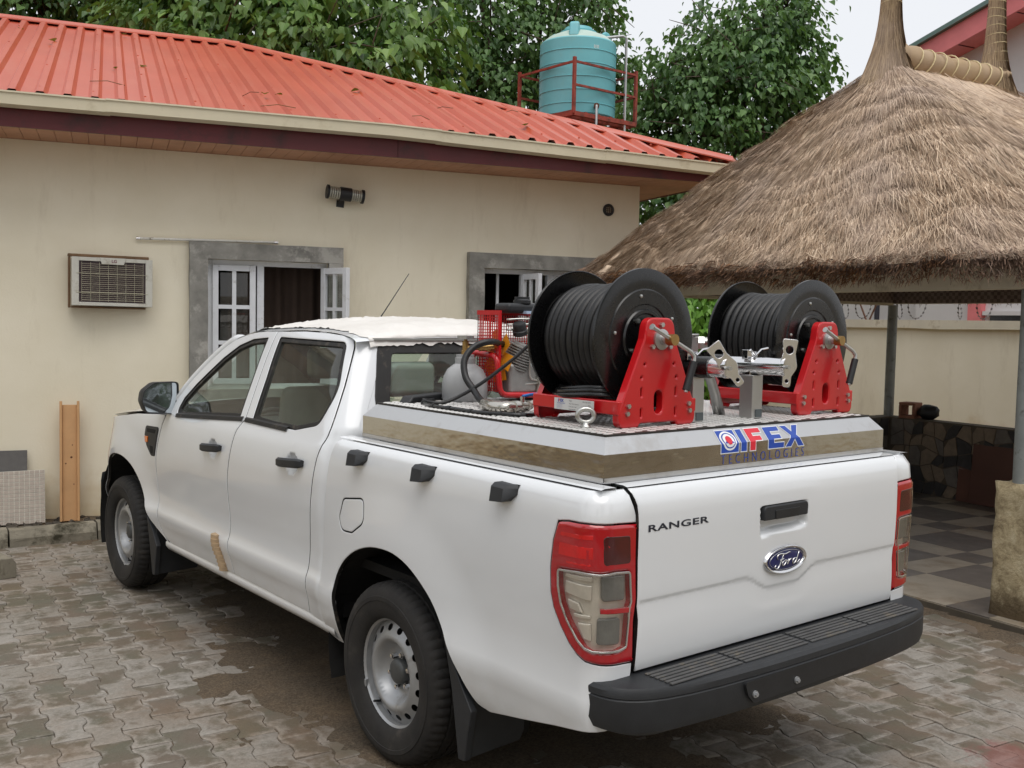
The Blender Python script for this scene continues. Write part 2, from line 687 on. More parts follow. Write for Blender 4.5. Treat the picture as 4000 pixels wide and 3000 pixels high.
# kerb of precast stones in front of the house
KERB = struct('kerb', MB().bx(-1.6, 4.6, -.02, .1, -.06, -.035), CONC, loc=yard(0, 0) * 0 + Vector((-1.28, 4.79, 0)), rz=radians(-5.5))
rk = random.Random(5)
x = -1.25
while x < 4.2:
    L = .62 if x > -1.2 else .7
    m1 = MB()
    pr_ = [(0, -.05), (0, .07), (.035, .13), (.12, .135), (.12, -.05)]
    m1.prism([(0, a, b) for a, b in pr_], (L - .012, 0, 0), 0)
    bm = bmesh.new()
    bm.from_mesh(mesh_of('k', m1))
    bmesh.ops.subdivide_edges(bm, edges=bm.edges, cuts=4, use_grid_fill=True)
    for v in bm.verts:
        v.co += v.normal * .006 * noise.fractal(v.co * 9 + Vector((x, 3, 1)), 1, 2, 3)
    me = bpy.data.meshes.new('kerb_stone')
    bm.to_mesh(me)
    bm.free()
    o = ob('kerb_stone', me, CONC, KERB, (x, rk.uniform(-.006, .006), rk.uniform(-.01, .004)), rk.uniform(-.012, .012))
    x += L
# one kerb stone lying loose, pointing to the yard
m1 = MB()
m1.prism([(0, a, b) for a, b in [(0, 0), (0, .1), (.03, .14), (.12, .14), (.12, 0)]], (1.15, 0, 0), 0)
o = ob('kerb_stone', mesh_of('kerb_stone', m1), CONC, None, (-1.37, 3.86, -.004), radians(97), bev=.008)
tag(o, 'loose concrete kerb stone lying across the paving at the corner of the kerb', 'kerb stone')
# rubble between kerb and house
mb = MB()
for i in range(260):
    t = rk.random()
    bx_, by_ = lerp(-1.4, 1.6, t), lerp(5.12, 4.86, t) + rk.uniform(-.12, .35)
    r = rk.uniform(.01, .035)
    m = Matrix.Rotation(rk.random() * 6, 3, 'Z') @ Matrix.Rotation(rk.random() * 6, 3, 'X')
    mb.box((bx_, by_, .055 + r * .2), (r * 2, r * 1.4, r), m)
o = struct('rubble', mb, simple('dark_rubble', srgb(74, 68, 60), .95, var=.4, vscale=20), smooth=None)
o['kind'] = 'stuff'
mb = MB()
n_ = 40
for i in range(n_ + 1):
    t = i / n_
    x = lerp(-2.2, 4.4, t)
    y0 = 4.90 - (x + 1.28) * .0963
    for j in range(7):
        q = j / 6
        mb.v.append((x, y0 + q * (5.75 - .305 * (x + .6) - y0), .055 + .03 * noise.noise(Vector((x * 3, q * 3, 9)))))
for i in range(n_):
    for j in range(6):
        a = i * 7 + j
        mb.f.append((a, a + 7, a + 8, a + 1))
struct('planting_strip', mb, SOIL, smooth=180)

# ================================================================ the house
HR = radians(-17.0)
HO = Vector((-.6, 5.45, 0))
HOUSE = thing('house', 'single storey cream house with red corrugated hip roof behind the white pickup', 'house', HO, HR)
EZ = 3.40           # roof edge height at the eave
EV, RV, RZ = -.62, 3.63, 4.98      # eave line, ridge line (depth), ridge height
UE = 5.92           # hip corner
UL = -9.0
def roof_z(v):
    return 3.36 + (v - EV) * (RZ - 3.36) / (RV - EV)
WINS = [(1.09, 2.13, 1.12, 2.245), (3.60, 4.75, 1.12, 2.26), (-5.0, -3.9, 1.12, 2.25)]
# wall with openings (thickness .2), front wall as one mesh of blocks around the openings
def wall_rects(u0, u1, z0, z1, holes):
    us = sorted({u0, u1} | {h[0] for h in holes} | {h[1] for h in holes})
    zs = sorted({z0, z1} | {h[2] for h in holes} | {h[3] for h in holes})
    mb = MB()
    nu, nz = len(us), len(zs)
    solid = lambda i, j: 0 <= i < nu - 1 and 0 <= j < nz - 1 and not any(h[0] < (us[i] + us[i + 1]) / 2 < h[1] and h[2] < (zs[j] + zs[j + 1]) / 2 < h[3] for h in holes)
    T = .2
    for i in range(nu - 1):
        for j in range(nz - 1):
            if not solid(i, j):
                continue
            a, b, c, d = us[i], us[i + 1], zs[j], zs[j + 1]
            mb.add([(a, 0, c), (b, 0, c), (b, 0, d), (a, 0, d)], [(0, 1, 2, 3)])
            mb.add([(a, T, c), (b, T, c), (b, T, d), (a, T, d)], [(3, 2, 1, 0)])
            if not solid(i - 1, j):
                mb.add([(a, 0, c), (a, 0, d), (a, T, d), (a, T, c)], [(0, 1, 2, 3)])
            if not solid(i + 1, j):
                mb.add([(b, 0, c), (b, T, c), (b, T, d), (b, 0, d)], [(0, 1, 2, 3)])
            if not solid(i, j - 1):
                mb.add([(a, 0, c), (a, T, c), (b, T, c), (b, 0, c)], [(0, 1, 2, 3)])
            if not solid(i, j + 1):
                mb.add([(a, 0, d), (b, 0, d), (b, T, d), (a, T, d)], [(0, 1, 2, 3)])
    return mb
part('wall', wall_rects(-8.4, 5.28, -.1, 3.14, WINS), WALL, HOUSE, fix=False)
mb = MB()
mb.bx(5.08, 5.28, .2, 7.4, -.1, 3.14)
part('wall', mb, WALL, HOUSE)
part('wall', MB().bx(-8.4, 5.08, 7.2, 7.4, -.1, 3.14), WALL, HOUSE)
part('wall', MB().bx(-8.4, -8.2, .2, 7.2, -.1, 3.14), WALL, HOUSE)
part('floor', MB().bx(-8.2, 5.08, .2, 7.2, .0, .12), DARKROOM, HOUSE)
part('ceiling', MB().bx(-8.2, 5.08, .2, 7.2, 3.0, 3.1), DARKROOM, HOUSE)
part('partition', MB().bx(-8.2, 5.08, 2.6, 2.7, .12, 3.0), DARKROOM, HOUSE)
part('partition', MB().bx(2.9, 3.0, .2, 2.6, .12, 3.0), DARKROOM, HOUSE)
# soffit planks, fascia boards, gutters
u = -3.2
while u < 5.86:
    part('soffit_plank', MB().bx(u + .0015, u + .1175, EV + .03, .0, 3.142, 3.154), SOFFIT, HOUSE)
    u += .12
part('soffit', MB().bx(UL + .02, -3.2, EV + .03, 0, 3.142, 3.154), SOFFIT, HOUSE)
part('soffit', MB().bx(5.28, UE - .03, .0, 7.9, 3.143, 3.155), SOFFIT, HOUSE)
for a, b in ((UL, -4.2), (-4.2, -.9), (-.9, 2.6), (2.6, UE - .02)):
    part('fascia_board', MB().bx(a + .002, b - .002, EV - .0, EV + .028, 3.136, 3.345), FASCIA, HOUSE)
part('fascia_board', MB().bx(UE - .048, UE - .02, EV + .03, 8.0, 3.136, 3.345), FASCIA, HOUSE)
def gut_z(u):
    return interp(u, [(-9, 3.37), (-.4, 3.375), (2.5, 3.385), (4.2, 3.345), (6.0, 3.295)])
gj = [-9, -5.5, -2.6, .32, 2.95, 4.55, 6.0]
for a, b in zip(gj, gj[1:]):
    mb = MB()
    n = 6
    prof = [(-.012, .005), (-.012, -.085), (-.05, -.1), (-.105, -.085), (-.118, .0), (-.128, .0), (-.128, -.012), (-.118, -.012), (-.112, -.095), (-.05, -.112), (-.0, -.095), (-.0, .005)]
    for i in range(n + 1):
        t = lerp(a - .03, b, i / n)
        ofs = .004 if gj.index(a) % 2 else 0
        for v, z in prof:
            mb.v.append((t, EV + v - ofs, gut_z(t) + z + ofs))
    m = len(prof)
    for i in range(n):
        for j in range(m):
            mb.f.append((i * m + j, i * m + (j + 1) % m, (i + 1) * m + (j + 1) % m, (i + 1) * m + j))
    mb.f += [tuple(range(m)), tuple(range(n * m, n * m + m))]
    part('gutter', mb, GUTTER, HOUSE, smooth=30)
# corrugated sheets
RP = .19
def rib(u):
    q = (u / RP) % 1.0
    return .036 * interp(q, [(0, 1), (.24, 1), (.38, 0), (.86, 0), (1.0, 1)])
brk = []
k0 = int(UL / RP) - 1
for k in range(k0, int(UE / RP) + 2):
    for q in (0, .24, .38, .86):
        brk.append((k + q) * RP)
def slope_sheet(u0, u1):
    mb = MB()
    us = [u0] + [b for b in brk if u0 + .004 < b < u1 - .004] + [u1]
    rows = 7
    for uu in us:
        vt = min(RV, EV + (UE - uu))
        for r in range(rows):
            v = lerp(EV - .035, max(vt, EV - .03), r / (rows - 1))
            sag = .004 * noise.noise(Vector((uu * .8, v * .9, 2)))
            drop = -.05 * sstep(3.2, UE, uu) * (1 - sstep(EV, EV + 1.2, v))
            mb.v.append((uu, v, roof_z(v) + rib(uu) + sag + drop + .02))
    for i in range(len(us) - 1):
        for r in range(rows - 1):
            a = i * rows + r
            mb.f.append((a, a + rows, a + rows + 1, a + 1))
    return mb
e = UL
n = 0
while e < UE - .05:
    e2 = min(e + RP * 5, UE - .005)
    o = part('roof_sheet', slope_sheet(e, e2 + .02), ROOF, HOUSE, fix=False)
    o.location = (0, 0, .003 * (n % 2))
    e = e2
    n += 1
mb = MB()      # hidden slopes
BV = 2 * RV - EV
mb.add([(UE, EV, 3.37), (UE, BV, 3.37), (UE - (RV - EV), RV, RZ)], [(0, 1, 2)])
mb.add([(UL, BV, 3.37), (UE, BV, 3.37), (UE - (RV - EV), RV, RZ), (UL, RV, RZ)], [(1, 0, 3, 2)])
part('roof_sheet', mb, ROOF, HOUSE, fix=False)
def cap(a, b, wv, name='ridge_cap'):
    """folded cap strip along a-b; wv: the two downhill unit vectors in plan with slope"""
    mb = MB()
    n = 8
    a, b = Vector(a), Vector(b)
    for i in range(n + 1):
        p = a.lerp(b, i / n) + Vector((0, 0, .003 * noise.noise(Vector((i, a.x, 3)))))
        for w_, d, dz in ((wv[0], .2, -.012), (wv[0], .2, .0), (wv[0], .04, .0), (wv[1], .0, .012), (wv[1], .04, .0), (wv[1], .2, .0), (wv[1], .2, -.012)):
            mb.v.append(p + Vector(w_) * d + Vector((0, 0, dz)))
    for i in range(n):
        for j in range(6):
            q = i * 7 + j
            mb.f.append((q, q + 1, q + 8, q + 7))
    part(name, mb, ROOF, HOUSE, smooth=25, fix=False)
sl = (RZ - 3.36) / (RV - EV)
f_dn, b_dn, r_dn = (0, -1, -sl), (0, 1, -sl), (1, 0, -sl)
hx = UE - (RV - EV)
for a, b in ((UL, -5.5), (-5.53, -1.9), (-1.93, hx + .1)):
    cap((a, RV, RZ + .062), (b, RV, RZ + .062), (f_dn, b_dn))
H0, H1 = Vector((hx, RV, RZ + .062)), Vector((UE + .02, EV - .02, 3.36 + .03))
hd = (.7, -.7)
for t0, t1 in ((-.02, .36), (.35, .7), (.69, 1.0)):
    cap(H0.lerp(H1, t0), H0.lerp(H1, t1), ((-.35, -.94, -.94 * sl), (.94, .35, -.94 * sl)))
# screws on the sheets
mb = MB()
for k in range(int(-5 / RP), int(UE / RP)):
    for v in (-.45, .6, 1.7, 2.9):
        uu = k * RP + .05 * RP
        if v < EV + (UE - uu) - .25 and k % 2:
            z = roof_z(v) + .05
            mb.cyl((uu, v, z - .004), (uu, v, z + .01), .009, 6)
o = part('roof_screws', mb, ROOF, HOUSE)
o['kind'] = 'stuff'
# ---- windows
def casement(parent, name, u0, u1, z0, z1, nx, nz, y=0., fr=.055, mun=.022, hinge=None, ang=0.):
    """framed leaf with glazing bars; hinge 'L'/'R' and ang swing it outwards"""
    sash = ob(name, None, parent=parent)
    w = u1 - u0
    if hinge == 'R':
        sash.location = (u1, y, 0)
        sash.rotation_euler = (0, 0, ang)
        x0, x1 = -w, 0
    else:
        sash.location = (u0, y, 0)
        sash.rotation_euler = (0, 0, -ang)
        x0, x1 = 0, w
    bpy.data.objects.remove(sash)
    mb = MB()
    mb.bx(x0, x0 + fr, -.02, .02, z0, z1)
    mb.bx(x1 - fr, x1, -.02, .02, z0, z1)
    mb.bx(x0 + fr, x1 - fr, -.019, .019, z1 - fr, z1)
    mb.bx(x0 + fr, x1 - fr, -.019, .019, z0, z0 + fr)
    sash = part(name, mb, UPVC, parent, bev=.003)
    sash.location = (u1 if hinge == 'R' else u0, y, 0)
    sash.rotation_euler = (0, 0, ang if hinge == 'R' else -ang)
    cw, ch = (x1 - x0 - 2 * fr) / nx, (z1 - z0 - 2 * fr) / nz
    mb = MB()
    for i in range(1, nx):
        mb.bx(x0 + fr + cw * i - mun / 2, x0 + fr + cw * i + mun / 2, -.014, .014, z0 + fr, z1 - fr)
    for j in range(1, nz):
        mb.bx(x0 + fr, x1 - fr, -.0135, .0135, z0 + fr + ch * j - mun / 2, z0 + fr + ch * j + mun / 2)
    part('glazing_bars', mb, UPVC, sash)
    for i in range(nx):
        for j in range(nz):
            m1 = MB()
            a, b = x0 + fr + cw * i + mun / 2, x0 + fr + cw * (i + 1) - mun / 2
            c, d = z0 + fr + ch * j + mun / 2, z0 + fr + ch * (j + 1) - mun / 2
            m1.add([(a, .0, c), (b, .0, c), (b, .0, d), (a, .0, d)], [(0, 1, 2, 3)])
            part('pane', m1, PANE, sash, fix=False)
    return sash
def window(win, leaves, mullions):
    u0, u1, z0, z1 = win
    mb = MB()
    for a, b, c, d in ((u0 - .15, u0, z0 - .0, z1), (u1, u1 + .125, z0, z1), (u0 - .15, u1 + .125, z1, z1 + .14)):
        mb.bx(a, b, -.09, -.001, c, d)
    mb.bx(u0 - .15, u1 + .125, -.06, -.001, z0 - .1, z0)
    bm = bmesh.new()
    bm.from_mesh(mesh_of('s', mb))
    bmesh.ops.subdivide_edges(bm, edges=bm.edges, cuts=6, use_grid_fill=True)
    for v in bm.verts:
        v.co += Vector((noise.noise(v.co * 7), .4 * noise.noise(v.co * 9 + Vector((5, 0, 0))), noise.noise(v.co * 8 + Vector((0, 4, 0))))) * .007
    me = bpy.data.meshes.new('window_surround')
    bm.to_mesh(me)
    bm.free()
    s = ob('window_surround', me, CEMENT, HOUSE)
    f = .045
    mb = MB()
    mb.bx(u0, u0 + f, .03, .09, z0, z1)
    mb.bx(u1 - f, u1, .03, .09, z0, z1)
    mb.bx(u0 + f, u1 - f, .031, .089, z1 - f, z1)
    mb.bx(u0 + f, u1 - f, .031, .089, z0, z0 + f)
    for m in mullions:
        mb.bx(m - .03, m + .03, .031, .089, z0 + f, z1 - f)
    part('window_frame', mb, UPVC, HOUSE, bev=.003)
    for L in leaves:
        casement(HOUSE, 'casement', **L)
w1 = WINS[0]
window(w1, [dict(u0=1.135, u1=1.50, z0=1.165, z1=2.2, nx=2, nz=3, y=.02, fr=.05, mun=.034),
            dict(u0=1.72, u1=2.085, z0=1.165, z1=2.2, nx=2, nz=3, y=-.0, hinge='R', ang=radians(116), mun=.03)], [1.545])
w2 = WINS[1]
window(w2, [dict(u0=3.70, u1=4.02, z0=1.165, z1=2.215, nx=2, nz=4, y=.0, hinge='R', ang=radians(100)),
            dict(u0=4.36, u1=4.70, z0=1.165, z1=2.215, nx=2, nz=4, y=.045)], [4.05, 4.33])
window(WINS[2], [dict(u0=-4.955, u1=-4.45, z0=1.165, z1=2.2, nx=2, nz=4, y=.045), dict(u0=-4.44, u1=-3.945, z0=1.165, z1=2.2, nx=2, nz=4, y=.06)], [])
part('window_bar', MB().bx(3.80, 3.825, .12, .14, 1.15, 2.22), UPVC, HOUSE)
# curtain inside the near window
mb = MB()
n = 60
for i in range(n + 1):
    uu = lerp(1.3, 2.5, i / n)
    vv = .42 + .03 * sin(uu * 42) + .015 * sin(uu * 17 + 1)
    mb.v += [(uu, vv, .9), (uu, vv, 2.4)]
for i in range(n):
    mb.f.append((2 * i, 2 * i + 2, 2 * i + 3, 2 * i + 1))
part('curtain', mb, CURTAIN, HOUSE, smooth=180)

# ---- things on the wall
def hloc(u, v, z):
    return HO + Vector((u * cos(HR) - v * sin(HR), u * sin(HR) + v * cos(HR), z))
BLACKP = simple('black_plastic', srgb(32, 33, 35), .5, var=.15, vscale=20, bump=.05)
WOOD = simple('pale_timber', srgb(198, 154, 108), .6, var=.12, vscale=5, bump=.08, bscale=60)
ACW = simple('aged_white_enamel', srgb(196, 194, 184), .45, var=.08, vscale=6, dirt=(srgb(140, 130, 112), 6, .55, .75))
ACD = simple('ac_coil', srgb(62, 48, 50), .7, var=.2, vscale=30)
ac = thing('air_conditioner', 'boxy window air conditioner with wire grille set in the cream wall', 'air conditioner', hloc(.31, -.0, 1.82), HR - radians(0))
ac.rotation_euler = (0, radians(.4), HR + radians(7))
part('case', MB().bx(-.295, .295, -.17, .12, .0, .385), ACW, ac, bev=.006)
mb = MB()
mb.bx(-.31, -.255, -.185, -.168, .0, .39)
mb.bx(.255, .31, -.185, -.168, .0, .39)
mb.bx(-.255, .255, -.184, -.168, .36, .39)
mb.bx(-.255, .255, -.184, -.168, .0, .028)
part('front_frame', mb, ACW, ac, bev=.003)
part('coil', MB().bx(-.255, .255, -.1735, -.1705, .028, .36), ACD, ac)
mb = MB()
for i in range(8):
    x = -.235 + i * .47 / 7
    mb.cyl((x, -.188, .035), (x, -.188, .352), .0016, 5)
for j in range(19):
    z = .045 + j * .0162
    mb.cyl((-.236, -.1885, z), (.236, -.1885, z), .0013 if j % 4 else .002, 5)
for z in (.105, .26):
    mb.cyl((-.275, -.1885, z), (.275, -.1885, z), .002, 5)
part('grille', mb, simple('grille_wire', srgb(176, 172, 150), .4, .4), ac)
mb = MB()
mb.prism([(-.1, -.187, .391), (.1, -.187, .391), (.085, -.187, .338), (-.085, -.187, .338)], (0, -.006, 0), 0)
part('badge', mb, ACW, ac, bev=.002)
me = text_mesh('LG', .034, bold=.001, center=True)
for v in me.vertices:
    v.co = Vector((v.co.x + .01, -.1937, .353 + v.co.y))
ob('lettering', me, simple('badge_grey', srgb(110, 60, 76), .5), ac)
mb = MB()
for j in range(14):
    mb.bx(-.2975, -.295, -.15, -.04, .06 + j * .02, .07 + j * .02)
part('side_louvres', mb, ACD, ac)
WOODD = simple('weathered_batten', srgb(118, 92, 68), .85, var=.3, vscale=9, bump=.3, bscale=40)
mb = MB()
mb.bx(-.325, .30, -.06, -.0, .397, .42)
mb.bx(-.322, -.306, -.05, .0, -.02, .396)
mb.bx(-.30, .27, -.10, .0, -.02, -.006)
part('timber_frame', mb, WOODD, ac, bev=.004)
# double-ended wall lamp
lamp = thing('wall_lamp', 'black double ended cylinder lamp high on the cream wall above the windows', 'lamp', hloc(2.26, 0, 2.86), HR)
lamp.rotation_euler = (0, radians(5), HR)
for sgn in (-1, 1):
    for k, r in ((0, 0),):
        pass
part('bracket', MB().bar((-.02, -.002, -.085), (-.01, -.09, -.02), .05, .012).bx(-.05, .02, -.012, -.001, -.11, -.05), BLACKP, lamp, bev=.003)
CX = -.10
part('barrel', MB().cyl((-.045, CX, 0), (.055, CX, 0), .06, 28), BLACKP, lamp, smooth=40)
LENS = glass('lamp_glass', (.9, .9, .86, 1), .05, 1.2)
WHITEF = simple('white_fins', srgb(214, 212, 204), .35, .2)
CHROME = simple('chrome', (.75, .75, .76, 1), .12, 1.0, var=.04)
for a, b, c in ((-.145, -.045, -.165), (.055, .15, .17)):
    part('lens', MB().cyl((a, CX, 0), (b, CX, 0), .054, 24, cap=False), LENS, lamp, smooth=40)
    mb = MB()
    for i in range(5):
        x = lerp(a, b, (i + .5) / 5)
        mb.lathe([(.02, -.006), (.051, -.005), (.052, 0), (.051, .005), (.02, .006)], 20, (x, CX, 0), (1, 0, 0))
    part('reflector', mb, WHITEF, lamp, smooth=40)
    part('end_cap', MB().cyl((min(a, c), CX, 0), (min(a, c) + .02, CX, 0), .062, 28) if a < 0 else MB().cyl((b, CX, 0), (c, CX, 0), .062, 28), BLACKP, lamp, smooth=40)
# vent cap
vent = thing('vent_cap', 'small round dark grille on the cream wall near the corner of the house', 'vent', hloc(4.93, 0, 2.885), HR)
part('ring', MB().lathe([(.035, 0), (.06, 0), (.06, .015), (.05, .022), (.035, .02)], 24, (0, 0, 0), (0, -1, 0)), BLACKP, vent, smooth=40)
mb = MB()
for k in (-.03, -.01, .01, .03):
    h = sqrt(.038 ** 2 - k * k)
    mb.bar((k, -.012, -h), (k, -.012, h), .008, .006)
    mb.bar((-h, -.014, k), (h, -.014, k), .006, .008)
part('grille', mb, simple('vent_grille', srgb(88, 70, 54), .8), vent)
# old fluorescent batten lying along the top of the window surround
tb = thing('fluorescent_tube', 'white fluorescent tube fixed to the wall along the top of the window surround', 'tube light', hloc(.53, -.02, 2.392), HR)
part('tube', MB().cyl((0, -.012, 0), (1.14, -.012, .018), .011, 12), simple('tube_white', srgb(215, 213, 205), .4, dirt=(srgb(130, 120, 100), 14, .58, .68)), tb, smooth=40)
part('end_cap', MB().cyl((-.012, -.012, 0), (.02, -.012, 0), .012, 12), CHROME, tb, smooth=40)
part('end_cap', MB().cyl((1.12, -.012, .018), (1.155, -.012, .018), .012, 12), CHROME, tb, smooth=40)

# ---- things leaning on the house wall
pl = thing('timber_channel', 'U shaped pine timber channel standing upright against the cream wall', 'timber', hloc(.0, -.16, .06), HR)
pl.rotation_euler = (radians(-5), 0, HR)
part('web', MB().bx(-.055, .055, -.02, .0, 0, .95), WOOD, pl, bev=.003)
part('flange', MB().bx(-.075, -.0555, -.05, .0, 0, .98), WOOD, pl, bev=.003)
part('flange', MB().bx(.0555, .075, -.05, .0, 0, .98), WOOD, pl, bev=.003)
part('knots', MB().cyl((.012, -.0208, .52), (.012, -.019, .52), .009, 12).cyl((-.03, -.0208, .47), (-.03, -.019, .47), .006, 10).cyl((.02, -.0208, .62), (.02, -.019, .62), .005, 10).cyl((.03, -.0208, .3), (.03, -.019, .3), .005, 10), simple('knot', srgb(90, 52, 30), .8), pl)
sl_ = thing('grey_slab', 'dark grey flat slab leaning on the cream wall behind the grid tile', 'slab', hloc(-.62, -.1, .06), HR)
sl_.rotation_euler = (radians(-6), 0, HR)
part('sheet', MB().bx(-.3, .3, -.014, 0, 0, .58), simple('slate_grey', srgb(100, 98, 96), .7, var=.12, vscale=20, bump=.1), sl_, bev=.003)
gt = thing('grid_tile', 'pale ceramic wall tile with fine square grid leaning in front of the grey slab', 'tile', hloc(-.52, -.2, .055), HR)
gt.rotation_euler = (radians(-14), radians(-2), HR - radians(4))
TILEB = simple('tile_backing', srgb(206, 204, 192), .5)
part('tile_body', MB().bx(-.34, .34, -.0, .008, 0, .43), TILEB, gt, bev=.002)
TILEC = simple('tile_glaze', srgb(172, 160, 148), .3, var=.14, vscale=24)
mb = MB()
for i in range(18):
    for j in range(14):
        w_ = .68 / 18
        h_ = .43 / 14
        mb.bx(-.34 + i * w_ + .0025, -.34 + (i + 1) * w_ - .0025, -.003, .0, j * h_ + .0025, (j + 1) * h_ - .0025)
o = part('mosaic_squares', mb, TILEC, gt)
o['kind'] = 'stuff'
# ================================================================ thatched pavilion
PC = Vector((5.265, 1.15, 0))
PX, PY = 1.78, 1.85              # post half spacing
CREAM = simple('cream_beam_paint', srgb(214, 206, 186), .7, var=.08, vscale=4, dirt=(srgb(150, 134, 104), 4, .55, .75), bump=.08, bscale=40)
STEEL = simple('grey_steel_post', srgb(138, 142, 140), .5, .3, var=.12, vscale=8, dirt=(srgb(96, 96, 92), 12, .55, .7))
def m_thatch(name, c1, c2, c3):
    t = NT(name)
    g = t.n('NewGeometry')
    r = g.outputs['Random Per Island']
    b = t.ramp(r, [(0, c1), (.45, c2), (.8, c3), (1, c2)])
    f = t.noise(t.coord('Object'), 1.6, 4)
    b = t.mix(t.math('MULTIPLY', t.ramp(f, [(.4, (0, 0, 0)), (.7, (1, 1, 1))]), .5), b, srgb(178, 160, 148))
    t.base(b).rough(.75)
    t.b.inputs['Specular IOR Level'].default_value = .3
    return t.m
THATCH = m_thatch('dry_thatch', srgb(98, 76, 58), srgb(172, 146, 120), srgb(222, 200, 174))
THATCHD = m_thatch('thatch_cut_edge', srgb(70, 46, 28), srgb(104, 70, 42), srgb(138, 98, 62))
THATCHG = m_thatch('thatch_ridge', srgb(112, 92, 68), srgb(150, 126, 96), srgb(186, 162, 128))
ROPE = simple('pale_twine', srgb(206, 190, 150), .8)
PAV = thing('thatched_pavilion', 'open pavilion with thatched roof, two straw spires and steel posts', 'pavilion', PC, YR)
ZE, ZR_ = 2.17, 3.93
EA, EB, ER, AX = 2.36, 2.45, .85, .74
def eave_pt(s):
    """s in 0..1 round the rounded rectangle"""
    a, b, r = EA, EB, ER
    segs = [(2 * (b - r)), pi * r / 2, 2 * (a - r), pi * r / 2] * 2
    L = sum(segs)
    d = (s % 1.0) * L
    k = 0
    while d > segs[k]:
        d -= segs[k]
        k = (k + 1) % 8
    q = d / segs[k]
    if k == 0: p = (a, -(b - r) + d)
    elif k == 1: p = (a - r + r * cos(q * pi / 2), b - r + r * sin(q * pi / 2))
    elif k == 2: p = (a - r - d, b)
    elif k == 3: p = (-(a - r) - r * sin(q * pi / 2), b - r + r * cos(q * pi / 2))
    elif k == 4: p = (-a, b - r - d)
    elif k == 5: p = (-(a - r) - r * cos(q * pi / 2), -(b - r) - r * sin(q * pi / 2))
    elif k == 6: p = (-(a - r) + d, -b)
    else: p = (a - r + r * sin(q * pi / 2), -(b - r) - r * cos(q * pi / 2))
    w = 1 + .012 * sin(s * 2 * pi * 9) + .01 * sin(s * 2 * pi * 23 + 1)
    return Vector((p[0] * w, p[1] * w))
def roof_pt(s, rho, lift=0.0, saw=None):
    E = eave_pt(s)
    A = Vector((clamp(E.x, -AX, AX), 0))
    p = A + (E - A) * rho
    h = rho ** 1.04
    z = ZR_ - (ZR_ - ZE) * h
    n1 = noise.noise(Vector((p.x * 1.3, p.y * 1.3, 3.3)))
    n2 = noise.fractal(Vector((p.x * 2.6, p.y * 2.6, 8)), 1, 2, 3)
    if saw is None:
        saw = saw_at(s, rho)
    z += .052 * saw ** 1.5 * sstep(.12, .3, rho) + .02 * n1 + .014 * n2 + lift
    return Vector((p.x, p.y, z))
def saw_at(s, rho):
    E = eave_pt(s)
    A = Vector((clamp(E.x, -AX, AX), 0))
    p = A + (E - A) * rho
    n1 = noise.noise(Vector((p.x * 1.3, p.y * 1.3, 3.3)))
    n2 = noise.fractal(Vector((p.x * 2.6, p.y * 2.6, 8)), 1, 2, 3)
    return (rho * 9 + n1 * 1.1 + n2 * .8 + s * 3) % 1.0
mb = MB()
NS, NR = 220, 110
for i in range(NS):
    for j in range(NR + 1):
        mb.v.append(roof_pt(i / NS, j / NR, -.02))
for i in range(NS):
    k = (i + 1) % NS
    for j in range(NR):
        mb.f.append((i * (NR + 1) + j, i * (NR + 1) + j + 1, k * (NR + 1) + j + 1, k * (NR + 1) + j))
part('thatch_core', mb, THATCH, PAV, smooth=180, fix=False)
def blade(mb, p, q, w, up):
    d = (q - p)
    sd = d.cross(up)
    if sd.length < 1e-6:
        return
    sd = sd.normalized() * w
    o = len(mb.v)
    mb.v += [p - sd, p + sd, q + sd * .35, q - sd * .35]
    mb.f.append((o, o + 1, o + 2, o + 3))
rt = random.Random(11)
mb = MB()
N = 0
while N < 120000:
    s, rho = rt.random(), sqrt(rt.random())
    E = eave_pt(s)
    if E.x > 1.2 and rt.random() < .75:
        continue
    if rho < .04:
        continue
    N += 1
    L = rt.uniform(.05, .14)
    span = 1.9
    ds = rt.gauss(0, .0035) + .006 * noise.noise(Vector((E.x * 2, E.y * 2, rho * 8)))
    l0 = rt.uniform(-.012, .01)
    sw = saw_at(s, rho)
    p = roof_pt(s, rho, l0, sw)
    q = roof_pt(s + ds * L / .16, min(rho + L / span, 1.005), l0 + rt.uniform(-.006, .006), sw)
    up = Vector((p.x * .3, p.y * .3, 1)) + Vector((rt.uniform(-.4, .4), rt.uniform(-.4, .4), 0))
    blade(mb, p, q, rt.uniform(.0014, .0028), up)
o = part('thatch_straw', mb, THATCH, PAV, fix=False)
o['kind'] = 'stuff'
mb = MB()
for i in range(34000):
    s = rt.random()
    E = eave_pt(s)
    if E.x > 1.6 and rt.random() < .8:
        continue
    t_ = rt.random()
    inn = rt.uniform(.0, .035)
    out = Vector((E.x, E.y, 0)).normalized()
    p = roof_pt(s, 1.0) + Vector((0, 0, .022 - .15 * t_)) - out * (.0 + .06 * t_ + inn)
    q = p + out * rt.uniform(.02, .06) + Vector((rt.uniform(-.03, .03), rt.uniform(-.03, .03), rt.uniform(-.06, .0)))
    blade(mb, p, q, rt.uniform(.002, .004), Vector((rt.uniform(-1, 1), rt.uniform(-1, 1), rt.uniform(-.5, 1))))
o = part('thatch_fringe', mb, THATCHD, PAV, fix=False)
o['kind'] = 'stuff'
mb = MB()         # underside of the thatch
for i in range(NS):
    for (rho, dz) in ((1.0, -.02), (.965, -.135), (.9, -.12), (.05, -.12)):
        p = roof_pt(i / NS, rho)
        mb.v.append((p.x, p.y, p.z + dz))
for i in range(NS):
    k = (i + 1) % NS
    for j in range(3):
        mb.f.append((i * 4 + j, k * 4 + j, k * 4 + j + 1, i * 4 + j + 1))
